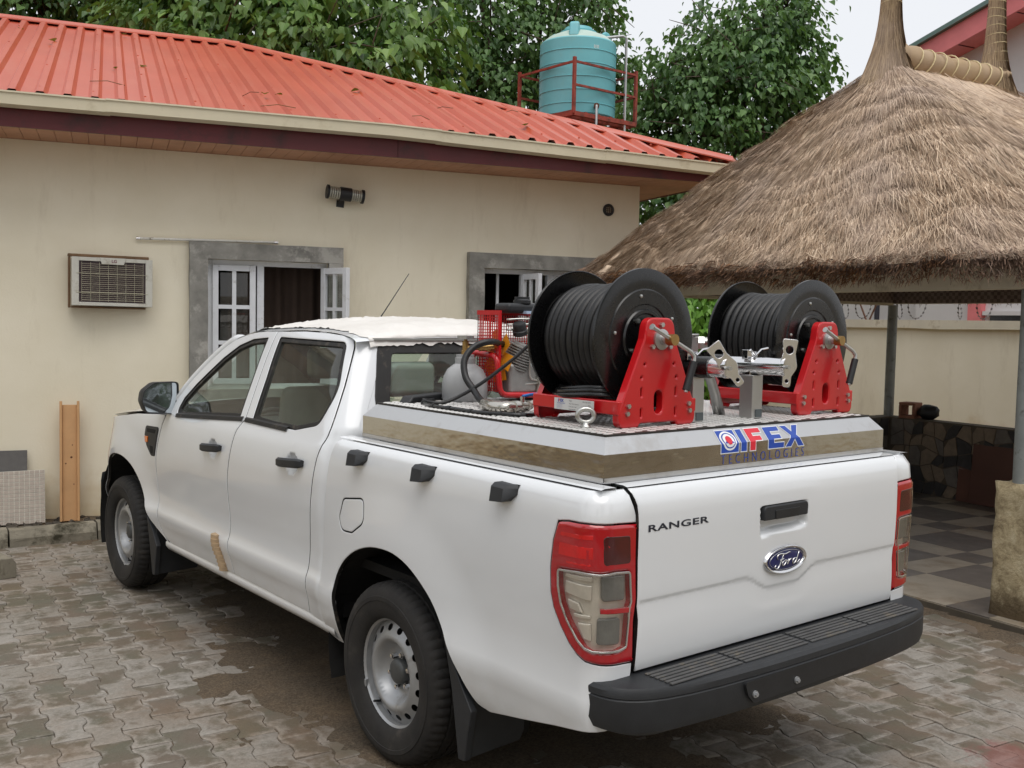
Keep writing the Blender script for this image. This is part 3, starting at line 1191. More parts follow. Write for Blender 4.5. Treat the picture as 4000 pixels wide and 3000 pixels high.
def m_mat():
    t = NT('woven_mat')
    co = t.coord('Object')
    ck = t.n('TexChecker', i_Scale=28.0)
    t.l(co, ck.inputs[0])
    f = t.noise(co, 18, 3)
    b = t.mix(ck.outputs['Fac'], srgb(150, 136, 128), srgb(96, 82, 78))
    b = t.mix(.4, b, t.ramp(f, [(.3, srgb(84, 72, 68)), (.7, srgb(170, 154, 146))]))
    t.base(b).rough(.85)
    return t.m
MAT = m_mat()
part('mat_ceiling', mb, MAT, PAV, smooth=180, fix=False)
# spires and ridge roll
def spire(x, bands):
    prof = [(.40, -.47), (.26, -.27), (.175, -.08), (.122, .08), (.092, .24), (.076, .44), (.066, .66), (.056, .95), (.04, 1.0)]
    prof = [(r, h) for r, h in prof]
    sp = smoothline([Vector(p) for p in prof], 3)
    mb = MB()
    vs = []
    n = 40
    for r, h in sp:
        for i in range(n):
            t = 2 * pi * i / n
            rr = r * (1 + .05 * noise.noise(Vector((cos(t) * 3, sin(t) * 3, h * 2 + x))))
            vs.append((x + rr * cos(t), rr * sin(t), ZR_ + h))
    fs = []
    for k in range(len(sp) - 1):
        for i in range(n):
            fs.append((k * n + i, k * n + (i + 1) % n, (k + 1) * n + (i + 1) % n, (k + 1) * n + i))
    mb.add(vs, fs)
    s_ = part('spire', mb, THATCHG, PAV, smooth=180)
    mb = MB()
    for i in range(4200):
        k = rt.uniform(0, len(sp) - 2)
        a, b = sp[int(k)], sp[int(k) + 1]
        r, h = Vector(a).lerp(Vector(b), k % 1)
        t = rt.random() * 2 * pi
        L = rt.uniform(.08, .22)
        r2 = interp(h - L, [(q[1], q[0]) for q in sp])
        p = Vector((x + r * 1.01 * cos(t), r * 1.01 * sin(t), ZR_ + h))
        t2 = t + rt.uniform(-.08, .08)
        q = Vector((x + (r2 + .006) * cos(t2), (r2 + .006) * sin(t2), ZR_ + h - L))
        blade(mb, p, q, rt.uniform(.0022, .004), Vector((cos(t + .5), sin(t + .5), .2)))
    o = part('spire_straw', mb, THATCHG, s_, fix=False)
    o['kind'] = 'stuff'
    mb = MB()
    for h in bands:
        r = interp(h, [(q[1], q[0]) for q in sp]) + .003
        mb.tube([(x + r * cos(t), r * sin(t), ZR_ + h + .012 * sin(t + h * 9)) for t in [2 * pi * i / 24 for i in range(24)]], .004, 5, closed=True)
    part('twine', mb, ROPE, s_)
spire(-AX, [.42, .5, .58, .66, .74, .82])
spire(AX - .1, [.16 + .075 * i for i in range(11)])
mb = MB()
n = 24
for i in range(n + 1):
    x = lerp(-AX, AX - .05, i / n)
    for j in range(18):
        t = 2 * pi * j / 18
        r = .115 + .01 * sin(i * 2 * pi / 3.2) + .006 * noise.noise(Vector((x * 5, t * 2, 0)))
        mb.v.append((x, r * cos(t) * 1.2, ZR_ + .02 - .03 * sin(pi * i / n) + r * sin(t)))
for i in range(n):
    for j in range(18):
        mb.f.append((i * 18 + j, i * 18 + (j + 1) % 18, (i + 1) * 18 + (j + 1) % 18, (i + 1) * 18 + j))
rr = part('ridge_roll', mb, THATCHG, PAV, smooth=180)
mb = MB()
for i in range(8):
    x = -AX + .22 + i * .15
    mb.tube([(x + .05 * sin(t), .135 * cos(t) * 1.1, ZR_ + .0 + .122 * sin(t)) for t in [2 * pi * k / 20 for k in range(20)]], .006, 5, closed=True)
part('twine', mb, ROPE, rr)
# beams and posts
BZ0, BZ1 = 2.01, 2.2
part('beam', MB().bx(-PX - .05, -PX + .05, -PY - .1, PY + .1, BZ0, BZ1), CREAM, PAV, bev=.004)
part('beam', MB().bx(-PX + .052, PX - .052, -PY - .05, -PY + .05, BZ0 + .003, BZ1 - .003), CREAM, PAV, bev=.004)
part('beam', MB().bx(PX - .05, PX + .05, -PY - .1, PY + .1, BZ0 + .02, BZ1), CREAM, PAV, bev=.004)
part('beam', MB().bx(-PX + .052, PX - .052, PY - .05, PY + .05, BZ0 + .003, BZ1 - .003), CREAM, PAV, bev=.004)
part('mat_lining', MB().bx(PX - .075, PX - .052, -PY + .05, PY - .05, BZ0 + .025, 2.36), MAT, PAV)
part('mat_lining', MB().bx(-PX + .06, PX - .08, PY - .075, PY - .052, BZ0 + .03, 2.36), MAT, PAV)
part('mat_lining', MB().bx(-PX + .06, PX - .08, -PY + .06, PY - .08, 2.362, 2.372), MAT, PAV)
DW = .8
for x, y, z0 in ((-PX, -PY - .09, .84), (PX, -PY, .0), (PX, PY, DW), (-PX, PY, DW)):
    part('post', MB().cyl((x, y, z0 - .02), (x, y, BZ0 + .01), .052, 20), STEEL, PAV, smooth=40)
# stone footings
def m_render_stone():
    t = NT('crumbling_plaster')
    co = t.coord('Object')
    f = t.noise(co, 9, 7, .75, .5)
    b = t.ramp(f, [(.3, srgb(116, 100, 74)), (.5, srgb(186, 170, 136)), (.7, srgb(212, 200, 168))])
    sx = t.n('SeparateXYZ')
    t.l(co, sx.inputs[0])
    b = t.mix(t.ramp(t.math('ADD', sx.outputs[2], t.math('MULTIPLY', f, .25)), [(.22, (1, 1, 1)), (.36, (0, 0, 0))]), b, srgb(98, 84, 62))
    t.base(b).rough(.95)
    t.bump(t.noise(co, 24, 6, .7), .7, .03)
    return t.m
PLAST = m_render_stone()
PINKT = simple('pink_tile_edge', srgb(176, 110, 104), .6, var=.15)
m1 = MB().bx(-PX - .06, -PX + .32, -PY - .37, -PY + .04, -.05, .84)
bm = bmesh.new()
bm.from_mesh(mesh_of('s', m1))
bmesh.ops.subdivide_edges(bm, edges=bm.edges, cuts=16, use_grid_fill=True)
for v in bm.verts:
    v.co += Vector((noise.fractal(v.co * 7, 1, 2, 4), noise.fractal(v.co * 7 + Vector((9, 0, 0)), 1, 2, 4), noise.fractal(v.co * 6 + Vector((0, 9, 0)), 1, 2, 4))) * .014
me = bpy.data.meshes.new('footing')
bm.to_mesh(me)
bm.free()
me.shade_smooth()
ob('footing', me, PLAST, PAV)
part('tile_strip', MB().bx(-PX - .085, -PX - .062, -PY - .40, -PY - .3, -.03, .5), PINKT, PAV, bev=.003)
# dwarf walls clad in broken slate
WALLC = simple('dwarf_wall_core', srgb(92, 84, 72), .9, var=.2, bump=.2, bscale=40)
SLATES = [simple('slate_dark', srgb(58, 56, 56), .6, var=.25, vscale=14, bump=.1, bscale=30), simple('slate_grey', srgb(108, 102, 96), .6, var=.2, vscale=14, bump=.1, bscale=30), simple('slate_brown', srgb(126, 112, 96), .65, var=.2, vscale=14, bump=.1, bscale=30)]
dw = MB().bx(PX - .1, PX + .1, -PY - .3, PY + .1, -.05, DW - .0)
d1 = part('dwarf_wall', dw, WALLC, PAV, bev=.006)
d2 = part('dwarf_wall', MB().bx(-PX - .1, PX - .101, PY - .1, PY + .1, -.05, DW - .002), WALLC, PAV, bev=.006)
def cladding(parent, o, ax, L, H, nrm, step, seed):
    r = random.Random(seed)
    nx, nz = int(L / step), int(H / step)
    pt = {}
    for i in range(nx + 1):
        for j in range(nz + 1):
            jx = 0 if i in (0, nx) else r.uniform(-.36, .36)
            jz = 0 if j in (0, nz) else r.uniform(-.36, .36)
            pt[i, j] = Vector(((i + jx) * L / nx, (j + jz) * H / nz))
    for i in range(nx):
        for j in range(nz):
            q = [pt[i, j], pt[i + 1, j], pt[i + 1, j + 1], pt[i, j + 1]]
            ctr = sum(q, Vector((0, 0))) / 4
            q = [ctr + (p - ctr) * .93 for p in q]
            if r.random() < .6:
                k = r.randrange(4)
                a, b, c = q[k - 1], q[k], q[(k + 1) % 4]
                t = r.uniform(.2, .5)
                q = q[:k] + [b.lerp(a, t), b.lerp(c, t)] + q[k + 1:]
            d = r.uniform(.006, .016)
            m = MB()
            m.prism([Vector(o) + Vector(ax) * p.x + Vector((0, 0, p.y)) for p in q], Vector(nrm) * d, 0)
            part('slate', m, r.choice(SLATES), parent)
cladding(d1, (PX - .1, -PY - .28, .02), (0, 1, 0), 2 * PY + .15, DW - .03, (-1, 0, 0), .135, 4)
cladding(d2, (-PX - .05, PY - .1, .02), (1, 0, 0), 2 * PX - .08, DW - .03, (0, -1, 0), .16, 6)
# checkerboard marble floor
MARL = simple('pale_marble', srgb(164, 154, 138), .35, var=.12, vscale=5, dirt=(srgb(128, 108, 82), 3, .5, .75))
MARD = simple('dark_marble', srgb(104, 98, 92), .35, var=.25, vscale=6, dirt=(srgb(112, 98, 78), 4, .55, .75))
FLOOR = struct('pavilion_floor', MB().bx(-PX - .16, PX - .1, -PY - .6, PY - .1, -.06, .006), WALLC, loc=PC, rz=YR)
def breaks(lo, hi, start, first):
    out, x, big = [], start, first
    while x < hi:
        w = .6 if big else .3
        out.append((max(x, lo), min(x + w, hi), big))
        x += w
        big = not big
    return [b for b in out if b[1] - b[0] > .03]
for xa, xb, bx_ in [(-PX - .15, -PX + .47, False)] + breaks(-PX + .47, PX - .11, -PX + .47, True):
    for ya, yb, by_ in breaks(-PY - .6, PY - .11, -PY - .6 - .02, True):
        m = MB().bx(xa + .001, xb - .001, ya + .001, yb - .001, .006, .016)
        part('floor_tile', m, MARD if bx_ == by_ else MARL, FLOOR)
# things in the pavilion
bd = thing('brown_board', 'large reddish brown board leaning against the slate clad dwarf wall', 'board', PC + Vector((1.64 * cos(YR) - .62 * sin(YR), 1.64 * sin(YR) + .62 * cos(YR), .018)), YR)
bd.rotation_euler = (0, radians(5), YR)
part('sheet', MB().bx(-.0, .018, -.58, .26, 0, .74), simple('red_brown_board', srgb(98, 64, 52), .5, var=.12, vscale=4), bd, bev=.002)
part('sheet', MB().bx(-.028, -.006, -.66, .1, 0, .6), simple('red_brown_board2', srgb(90, 58, 48), .5, var=.12, vscale=4), bd, bev=.002)
hb = thing('hollow_block', 'broken hollow brick with dark inside lying on the dwarf wall by the post', 'brick', PC + Vector((PX * cos(YR) - (PY - .36) * sin(YR), PX * sin(YR) + (PY - .36) * cos(YR), DW)), YR + .2)
m = MB()
m.bx(-.09, .09, -.02, .16, 0, .03)
m.bx(-.09, .09, -.02, .16, .14, .17)
m.bx(-.09, .09, .13, .16, .03, .14)
m.bx(-.09, .09, -.02, .012, .03, .14)
part('shell', m, simple('clay_block', srgb(142, 98, 80), .9, var=.25, vscale=14, bump=.3), hb, bev=.006)
m = MB()
rb = random.Random(2)
vs = []
for i in range(9):
    for j in range(14):
        t, f_ = 2 * pi * j / 14, pi * i / 8
        r = .1 * (1 + .25 * noise.noise(Vector((cos(t) * sin(f_) * 2, sin(t) * sin(f_) * 2, cos(f_) * 2 + 5))))
        vs.append((r * sin(f_) * cos(t) * .8, -.13 + r * sin(f_) * sin(t) * 1.2, .075 + r * cos(f_) * .85))
m.add(vs, [(i * 14 + j, i * 14 + (j + 1) % 14, (i + 1) * 14 + (j + 1) % 14, (i + 1) * 14 + j) for i in range(8) for j in range(14)])
o = part('shell', m, BLACKP, None, smooth=180)
o.name = 'plastic_bag'
o.location = hb.location
o.rotation_euler = hb.rotation_euler
tag(o, 'crumpled black plastic bag beside the hollow brick on the dwarf wall', 'bag')

# ================================================================ perimeter wall, razor wire
FH = radians(-12)
FO = Vector((9.2, 1.5, 0))
PW = thing('perimeter_wall', 'long cream rendered boundary wall with thick coping behind the pavilion', 'wall', FO, FH)
part('wall', MB().bx(0, .2, -8, 12.5, -.1, 1.775), WALL, PW)
mb = MB()
for i in range(42):
    y = lerp(-8, 12.5, i / 41)
    dz = .008 * noise.noise(Vector((y * .8, 0, 0))) + .01 * noise.noise(Vector((y * 2.3, 4, 0)))
    mb.v += [(-.06, y, 1.772 + dz), (-.06, y, 1.882), (.26, y, 1.882), (.26, y, 1.772)]
for i in range(41):
    for j in range(4):
        mb.f.append((i * 4 + j, i * 4 + (j + 1) % 4, i * 4 + 4 + (j + 1) % 4, i * 4 + 4 + j))
mb.f += [(0, 1, 2, 3), (164, 165, 166, 167)]
part('coping', mb, CREAM, PW)
RUST = simple('rusty_iron', srgb(92, 62, 46), .8, .2, var=.3, vscale=20)
WIRE = simple('wire_grey', srgb(88, 84, 82), .5, .6)
def fence_v(y):
    o = thing('wire_bracket', 'V shaped angle iron bracket on the boundary wall holding razor wire', 'bracket', FO + Matrix.Rotation(FH, 3, 'Z') @ Vector((.1, y, 1.88)), FH, 'angle iron brackets along the boundary wall')
    part('arm', MB().bar((0, .02, -.02), (-.05, .28, .55), .035, .008), RUST, o)
    part('arm', MB().bar((0, -.02, -.02), (.05, -.28, .55), .035, .008), RUST, o)
for y in (-3.6, -.1, 3.35, 6.8, 10.2):
    fence_v(y)
for half in (0,):
    mb = MB()
    pts = []
    turns = 30
    for i in range(turns * 24):
        t = 2 * pi * i / 24
        y = -5 + 15 * i / (turns * 24)
        sg = noise.noise(Vector((y * 1.1, 0, 7)))
        r = .27 + .05 * sg
        pts.append((.1 + r * cos(t) * .8, y + .12 * sin(t * .5) + .1 * sg, 1.9 + r + r * sin(t)))
    mb.tube(pts, .0035, 4)
    rw = thing('razor_wire', 'coil of razor wire running along the top of the boundary wall', 'razor wire', FO, FH)
    part('coil', mb, WIRE, rw)
    m2 = MB()
    for k in range(0, len(pts) - 1, 1):
        p = Vector(pts[k])
        d = (Vector(pts[k + 1]) - p).normalized()
        s_ = d.cross(Vector((1, .3, .2))).normalized()
        m2.add([p - d * .016 - s_ * .012, p + d * .016 + s_ * .012, p + d * .016 - s_ * .012, p - d * .016 + s_ * .012], [(0, 2, 1, 3)])
    o = part('barbs', m2, WIRE, rw, fix=False)
    o['kind'] = 'stuff'

# ================================================================ neighbour's house
NHW = simple('white_house_wall', srgb(214, 212, 212), .8, var=.05, vscale=1.2, bump=.05)
PINK = simple('salmon_paint', srgb(226, 128, 130), .6, var=.08, vscale=3)
GREENR = simple('grey_green_roof', srgb(104, 128, 122), .5, var=.1, vscale=3)
NO = Vector((13.4, 1.5, 0))
NB = thing('neighbour_house', 'white gabled house with pink barge board and pilaster beyond the boundary wall', 'house', NO, FH)
# plane x=0 of this frame faces the yard; y runs away along the wall
mb = MB()
gy0, gz0 = 6.6, 5.85          # foot of the gable slope (far end)
sl2 = .235
def gz(y):
    return 6.62 + (4.95 - y) * sl2
yA, yB = 5.2, -3.0
mb.prism([(0, yA, -.1), (0, yA, gz(yA)), (0, yB, gz(yB)), (0, yB, -.1)], (7, 0, 0), 0)
part('wall', mb, NHW, NB)
for a, b, c, d, m, nm in ((-.62, -.58, -.28, .06, PINK, 'barge_board'), (-.58, -.001, -.2, -.17, PINK, 'eave_soffit')):
    mb = MB()
    mb.prism([(a, yA, gz(yA) + c), (a, yA, gz(yA) + d), (a, yB, gz(yB) + d), (a, yB, gz(yB) + c)], (b - a, 0, 0), 0)
    part(nm, mb, m, NB)
mb = MB()
mb.prism([(-.7, yA, gz(yA) + .064), (-.7, yA, gz(yA) + .14), (-.7, yB, gz(yB) + .14), (-.7, yB, gz(yB) + .064)], (8, 0, 0), 0)
part('roof', mb, GREENR, NB)
mb = MB()
y = yB
while y < yA:
    mb.box((-.3, y, gz(y) - .206), (.5, .02, .01))
    y += .55
part('soffit_joints', mb, FASCIA, NB)
part('wing_wall', MB().bx(.3, 5, 5.3, 11, -.1, 3.1), NHW, NB)
part('pilaster', MB().bx(-.12, -.001, 3.72, 3.98, -.1, 5.6), PINK, NB)
m = MB()
m.bx(-.1, -.001, .9, 3.7, 2.02, 2.09)
part('window_ledge', m, NHW, NB)
part('window', MB().bx(-.03, -.0015, 1.0, 3.6, 1.0, 2.02), simple('dark_window', srgb(30, 28, 30), .15), NB)
part('downpipe', MB().cyl((-.08, 6.05, 0), (-.08, 6.05, 5.5), .05, 12), simple('dark_pipe', srgb(52, 52, 62), .4), NB, smooth=40)

# ================================================================ water tank on its stand
TC = Vector((7.28, 8.02, 0))
TEAL = simple('teal_plastic', srgb(106, 180, 188), .42, var=.06, vscale=2, dirt=(srgb(120, 176, 176), 3, .55, .8))
TEALT = simple('pale_teal_plastic', srgb(176, 196, 186), .6, var=.08, vscale=3)  # shoulder paler than the tank body
TZ, TR, TH = 4.76, .565, 1.1
tank = thing('water_tank', 'ribbed teal plastic water tank with domed lid on a rusty stand', 'water tank', TC + Vector((0, 0, TZ)), radians(20))
tank.rotation_euler = (0, 0, radians(20))
prof = [(0, 0), (TR - .02, 0), (TR, .02)]
for k in range(5):
    z = .16 + k * .19
    prof += [(TR, z - .009), (TR + .009, z - .004), (TR + .009, z + .004), (TR, z + .009)]
prof += [(TR, TH - .02), (TR - .015, TH)]
part('body', MB().lathe(prof, 64), TEAL, tank, smooth=25)
part('shoulder', MB().lathe([(TR - .015, TH), (.45, TH + .085), (.30, TH + .15), (.26, TH + .165)], 64), TEALT, tank, smooth=50)
part('lid', MB().lathe([(.27, TH + .15), (.27, TH + .185), (.22, TH + .2), (.2, TH + .245), (.17, TH + .255), (0, TH + .26)], 48), TEAL, tank, smooth=35)
for a in (200, 320, 80):
    m = MB()
    c_, s_ = cos(radians(a)), sin(radians(a))
    pr2 = [(.30, TH + .06), (.36, TH + .21), (.42, TH + .24), (.48, TH + .21), (TR - .02, TH + .0), (.4, TH)]
    pts = [Vector((r * c_ + .07 * s_, r * s_ - .07 * c_, z)) for r, z in pr2]
    m.prism(pts, (-.14 * s_, .14 * c_, 0), 0)
    part('lifting_lug', m, TEAL, tank, bev=.03, seg=3)
me = text_mesh('STORAGE', .05, bold=.001, center=True)
bpy.data.meshes.remove(me)
m = MB()
for k in range(4):
    a = radians(-128 + 2.2 * k)
    m.bar(((TR + .002) * cos(a), (TR + .002) * sin(a), TH - .17), ((TR + .002) * cos(a), (TR + .002) * sin(a), TH - .12), .016, .004)
part('faded_mark', m, simple('mark_white', srgb(196, 214, 212), .6), tank)
stand = thing('tank_stand', 'rusty red steel stand with guard rails carrying the teal water tank', 'tank stand', TC, radians(-2))
stand.rotation_euler = (0, 0, 0)
REDO = simple('rusty_red_oxide', srgb(142, 62, 48), .7, var=.3, vscale=14, dirt=(srgb(92, 50, 38), 9, .5, .65))
h = .61
for sx, sy in ((-1, -1), (1, -1), (1, 1), (-1, 1)):
    part('leg', MB().bar((sx * .42, sy * .42, -.1), (sx * .42, sy * .42, TZ - .06), .08), REDO, stand)
    part('rail_post', MB().bar((sx * h, sy * h, TZ - .06), (sx * h, sy * h, TZ + .72), .042), REDO, stand)
pp = [(-h, -h), (h, -h), (h, h), (-h, h)]
for i in range(4):
    a, b = pp[i], pp[(i + 1) % 4]
    for z, w_ in ((TZ - .06, .06), (TZ + .66, .03), (TZ + .34, .03)):
        if z == TZ + .34 and i == 3:
            continue
        part('rail', MB().bar((a[0], a[1], z), (b[0], b[1], z), w_), REDO, stand)
for k in range(6):
    x = lerp(-h, h, k / 5)
    part('joist', MB().bar((x, -h, TZ - .028), (x, h, TZ - .028), .04, .035), REDO, stand)
for k in (-.5, .5):
    part('brace', MB().bar((-h, k, TZ - .085), (h, k, TZ - .085), .05, .05), REDO, stand)
    part('brace', MB().bar((k, -.5, TZ - .9), (k, .5, TZ - .1), .03), REDO, stand)
PIPE = simple('galvanised_pipe', srgb(168, 172, 172), .4, .5, var=.1, vscale=10)
wp = thing('water_pipe', 'grey pipe rising past the stand into the top of the teal tank', 'pipe', TC, 0)
dirx = Vector((.78, -.62, 0))
p0 = dirx * .66 + Vector((-.12, -.2, 0))
part('riser', MB().tube([p0 + Vector((0, 0, 0)), p0 + Vector((0, 0, TZ + TH + .06)), p0 - dirx * .05 + Vector((0, 0, TZ + TH + .09)), p0 - dirx * .3 + Vector((0, 0, TZ + TH + .06))], .02, 10), PIPE, wp, smooth=60)
wo = thing('outlet_pipe', 'grey outlet pipe dropping from the low valve on the front of the teal tank', 'pipe', TC, 0)
fd = (Vector((-2.96, -3.34, 0)) - TC).normalized()
sd = Vector((-fd.y, fd.x, 0))
p1 = fd * (TR + .05) + sd * -.0 + Vector((sd.x * .26, sd.y * .26, 0))
p1 = fd * .52 + sd * .28
part('valve', MB().cyl(p1 + Vector((0, 0, TZ + .1)), p1 + fd * .09 + Vector((0, 0, TZ + .1)), .04, 12), RUST, wo, smooth=40)
part('drop', MB().tube([p1 + fd * .09 + Vector((0, 0, TZ + .1)), p1 + fd * .1 + Vector((0, 0, TZ + .08)), p1 + fd * .1 + Vector((0, 0, 0))], .019, 10), PIPE, wo, smooth=60)
# ================================================================ trees
def m_leaf(name, c1, c2, c3):
    t = NT(name)
    g = t.n('NewGeometry')
    b = t.ramp(g.outputs['Random Per Island'], [(0, c1), (.55, c2), (.9, c3), (1, c3)])
    f = t.noise(t.coord('World'), 1.3, 3)
    b = t.mix(t.math('MULTIPLY', t.ramp(f, [(.42, (0, 0, 0)), (.6, (1, 1, 1))]), .6), b, c3)
    t.base(b).rough(.42)
    t.b.inputs['Specular IOR Level'].default_value = .4
    tl = t.n('BsdfTranslucent')
    t.l(t.mix(.5, b, srgb(120, 160, 40)), tl.inputs[0])
    m = t.n('MixShader')
    m.inputs[0].default_value = .25
    t.l(t.b.outputs[0], m.inputs[1])
    t.l(tl.outputs[0], m.inputs[2])
    t.l(m.outputs[0], t.out.inputs[0])
    return t.m
LEAF = m_leaf('tree_leaf', srgb(52, 84, 40), srgb(84, 118, 56), srgb(122, 152, 80))
LEAF2 = m_leaf('tree_leaf_dark', srgb(46, 76, 42), srgb(72, 106, 58), srgb(106, 138, 80))
LEAF3 = m_leaf('shrub_leaf', srgb(62, 110, 36), srgb(98, 148, 54), srgb(130, 176, 74))
BARK = simple('grey_bark', srgb(92, 80, 68), .9, var=.3, vscale=9, bump=.6, bscale=24)
LEAFSHAPE = [(0, 0), (-.33, .12), (-.45, .4), (-.25, .8), (0, 1.15), (.25, .8), (.45, .4), (.33, .12)]
def leaf(mb, p, d, n, s):
    """p stalk end, d direction of the tip, n face normal"""
    d = d.normalized()
    x = d.cross(n)
    if x.length < 1e-4:
        return
    x.normalize()
    n = x.cross(d)
    o = len(mb.v)
    for a, b in LEAFSHAPE:
        mb.v.append(p + x * (a * s) + d * (b * s) + n * (abs(a) * s * .35 - b * b * s * .18))
    mb.f += [(o, o + 1, o + 2, o + 3, o + 4), (o, o + 4, o + 5, o + 6, o + 7)]
def tree(name, label, base, blobs, mat, size, dens, seed, h0=1.6, tr=.2):
    r = random.Random(seed)
    t = thing(name, label, 'tree', (base[0], base[1], -.05), 0)
    B = Vector((base[0], base[1], -.05))
    ctr = sum((Vector(b[:3]) for b in blobs), Vector()) / len(blobs)
    fork = Vector((0, 0, h0)) + Vector(((ctr - B).x * .15, (ctr - B).y * .15, 0))
    mb = MB()
    mb.tube(smoothline([(0, 0, 0), (.04, .03, h0 * .5), fork], 5), [tr * (1 - .03 * i) for i in range(11)], 10)
    part('trunk', mb, BARK, t, smooth=180)
    lm = MB()
    ends = []
    for b in blobs:
        q = Vector(b[:3]) - B
        mid = fork.lerp(q, .5) + Vector((r.uniform(-.4, .4), r.uniform(-.4, .4), r.uniform(-.2, .5)))
        pts = smoothline([fork, mid, q], 5)
        n = len(pts)
        lm.tube(pts, [lerp(tr * .45, .02, i / (n - 1)) for i in range(n)], 6)
        for k in range(7):
            dv = Vector((r.gauss(0, 1), r.gauss(0, 1), r.gauss(.2, .8))).normalized() * b[3] * .85
            lm.tube([q, q + dv * .5 + Vector((0, 0, .1)), q + dv], [.02, .012, .005], 4)
    part('limbs', lm, BARK, t, smooth=180)
    cm = MB()
    for b in blobs:
        q, R = Vector(b[:3]) - B, b[3] * .84
        for k in range(int(dens * R * R * .62)):
            dv = Vector((r.gauss(0, 1), r.gauss(0, 1), r.gauss(0, 1))).normalized()
            wob = 1 + .3 * noise.noise(dv * 1.9 + q)
            c = q + Vector((dv.x, dv.y, dv.z * .85)) * R * wob * (r.random() ** .45)
            for i in range(r.randint(8, 16)):
                p = c + Vector((r.gauss(0, .13), r.gauss(0, .13), r.gauss(0, .09)))
                out = (dv + Vector((r.uniform(-.8, .8), r.uniform(-.8, .8), 0)))
                d = Vector((out.x, out.y, -r.uniform(.25, 1.5)))
                nn = Vector((out.x * .7, out.y * .7, r.uniform(.2, 1.1))) + Vector((r.uniform(-.5, .5), r.uniform(-.5, .5), 0))
                leaf(cm, p, d, nn, size * r.uniform(.5, 1.35))
    o = part('crown', cm, mat, t, fix=False)
    return t
TREES = [
    ((1.3, 15.1), [ (-0.01, 15.25, 6.96, 1.60), (1.32, 14.85, 7.30, 1.70), (0.58, 15.33, 5.92, 1.50), (1.73, 15.10, 6.54, 1.30), (2.32, 14.03, 7.02, 1.50), (2.30, 15.25, 6.05, 1.20), (-0.46, 16.83, 6.18, 1.70), (1.49, 15.49, 8.94, 1.80), (0.39, 16.35, 8.68, 1.70), (2.80, 15.06, 8.70, 1.60), (1.46, 16.50, 5.25, 1.60), (2.55, 15.61, 5.03, 1.50) ]),
    ((4.4, 13.5), [ (2.71, 12.37, 6.30, 1.25), (3.16, 11.33, 5.82, 1.20), (3.98, 11.35, 6.33, 1.35), (4.29, 10.42, 5.71, 1.25), (4.81, 9.97, 5.31, 1.15), (3.26, 12.66, 7.40, 1.50), (4.29, 11.85, 7.57, 1.60), (5.19, 11.07, 6.79, 1.30), (5.45, 10.07, 4.95, 1.05), (3.78, 12.08, 5.29, 1.40), (4.69, 11.33, 5.10, 1.40), (3.95, 12.86, 8.87, 1.70), (5.25, 11.81, 8.60, 1.60), (5.86, 10.47, 6.00, 1.10) ]),
    ((8.8, 12.7), [ (7.86, 12.83, 7.42, 1.70), (8.74, 12.10, 7.18, 1.60), (9.88, 11.81, 6.89, 1.60), (8.38, 12.31, 6.13, 1.50), (9.50, 12.02, 5.64, 1.60), (10.6, 11.8, 7.0, 1.4), (10.7, 11.3, 7.90, 1.0), (10.2, 12.2, 8.68, 1.60), (9.54, 12.89, 9.02, 1.90), (8.40, 13.82, 9.17, 1.80), (10.89, 11.56, 5.86, 1.60), (8.87, 13.12, 5.08, 1.80), (11.2, 11.2, 6.3, 0.9), (9.9, 12.6, 10.32, 1.60), (8.86, 13.55, 10.47, 1.80) ]),
    ((12.0, 9.2), [ (10.55, 9.3, 6.2, .8), (10.87, 9.01, 5.89, 1.30), (11.34, 8.70, 6.72, 1.25), (11.93, 8.26, 7.07, 1.20), (12.25, 7.9, 6.6, .9), (11.43, 7.93, 6.04, 1.40), (12.42, 7.78, 6.01, 0.90), (10.40, 9.34, 5.30, 1.20), (10.72, 8.42, 4.98, 1.40), (11.82, 8.20, 5.26, 1.30), (12.26, 8.02, 7.40, 0.90), (10.80, 8.42, 5.86, 1.20), (10.26, 9.39, 4.48, 1.20), (10.89, 8.86, 4.25, 1.30), (10.62, 9.03, 3.58, 1.40), (12.63, 8.21, 5.45, 1.10), (12.34, 9.00, 4.40, 1.50), (12.7, 7.8, 6.3, .4), (12.45, 8.0, 7.14, .5) ]),
]
tree('broadleaf_tree', 'dark broadleaf tree behind the far left part of the red roof', *TREES[0], LEAF2, .125, 105, 21, tr=.22)
tree('broadleaf_tree', 'large leaved green tree with branches drooping over the red roof ridge', *TREES[1], LEAF, .15, 95, 22, tr=.24)
tree('broadleaf_tree', 'tall leafy tree filling the sky behind the teal water tank', *TREES[2], LEAF2, .115, 95, 23, tr=.26)
tree('broadleaf_tree', 'rounded leafy tree between the teal water tank and the thatched roof', *TREES[3], LEAF2, .11, 120, 24, tr=.22)
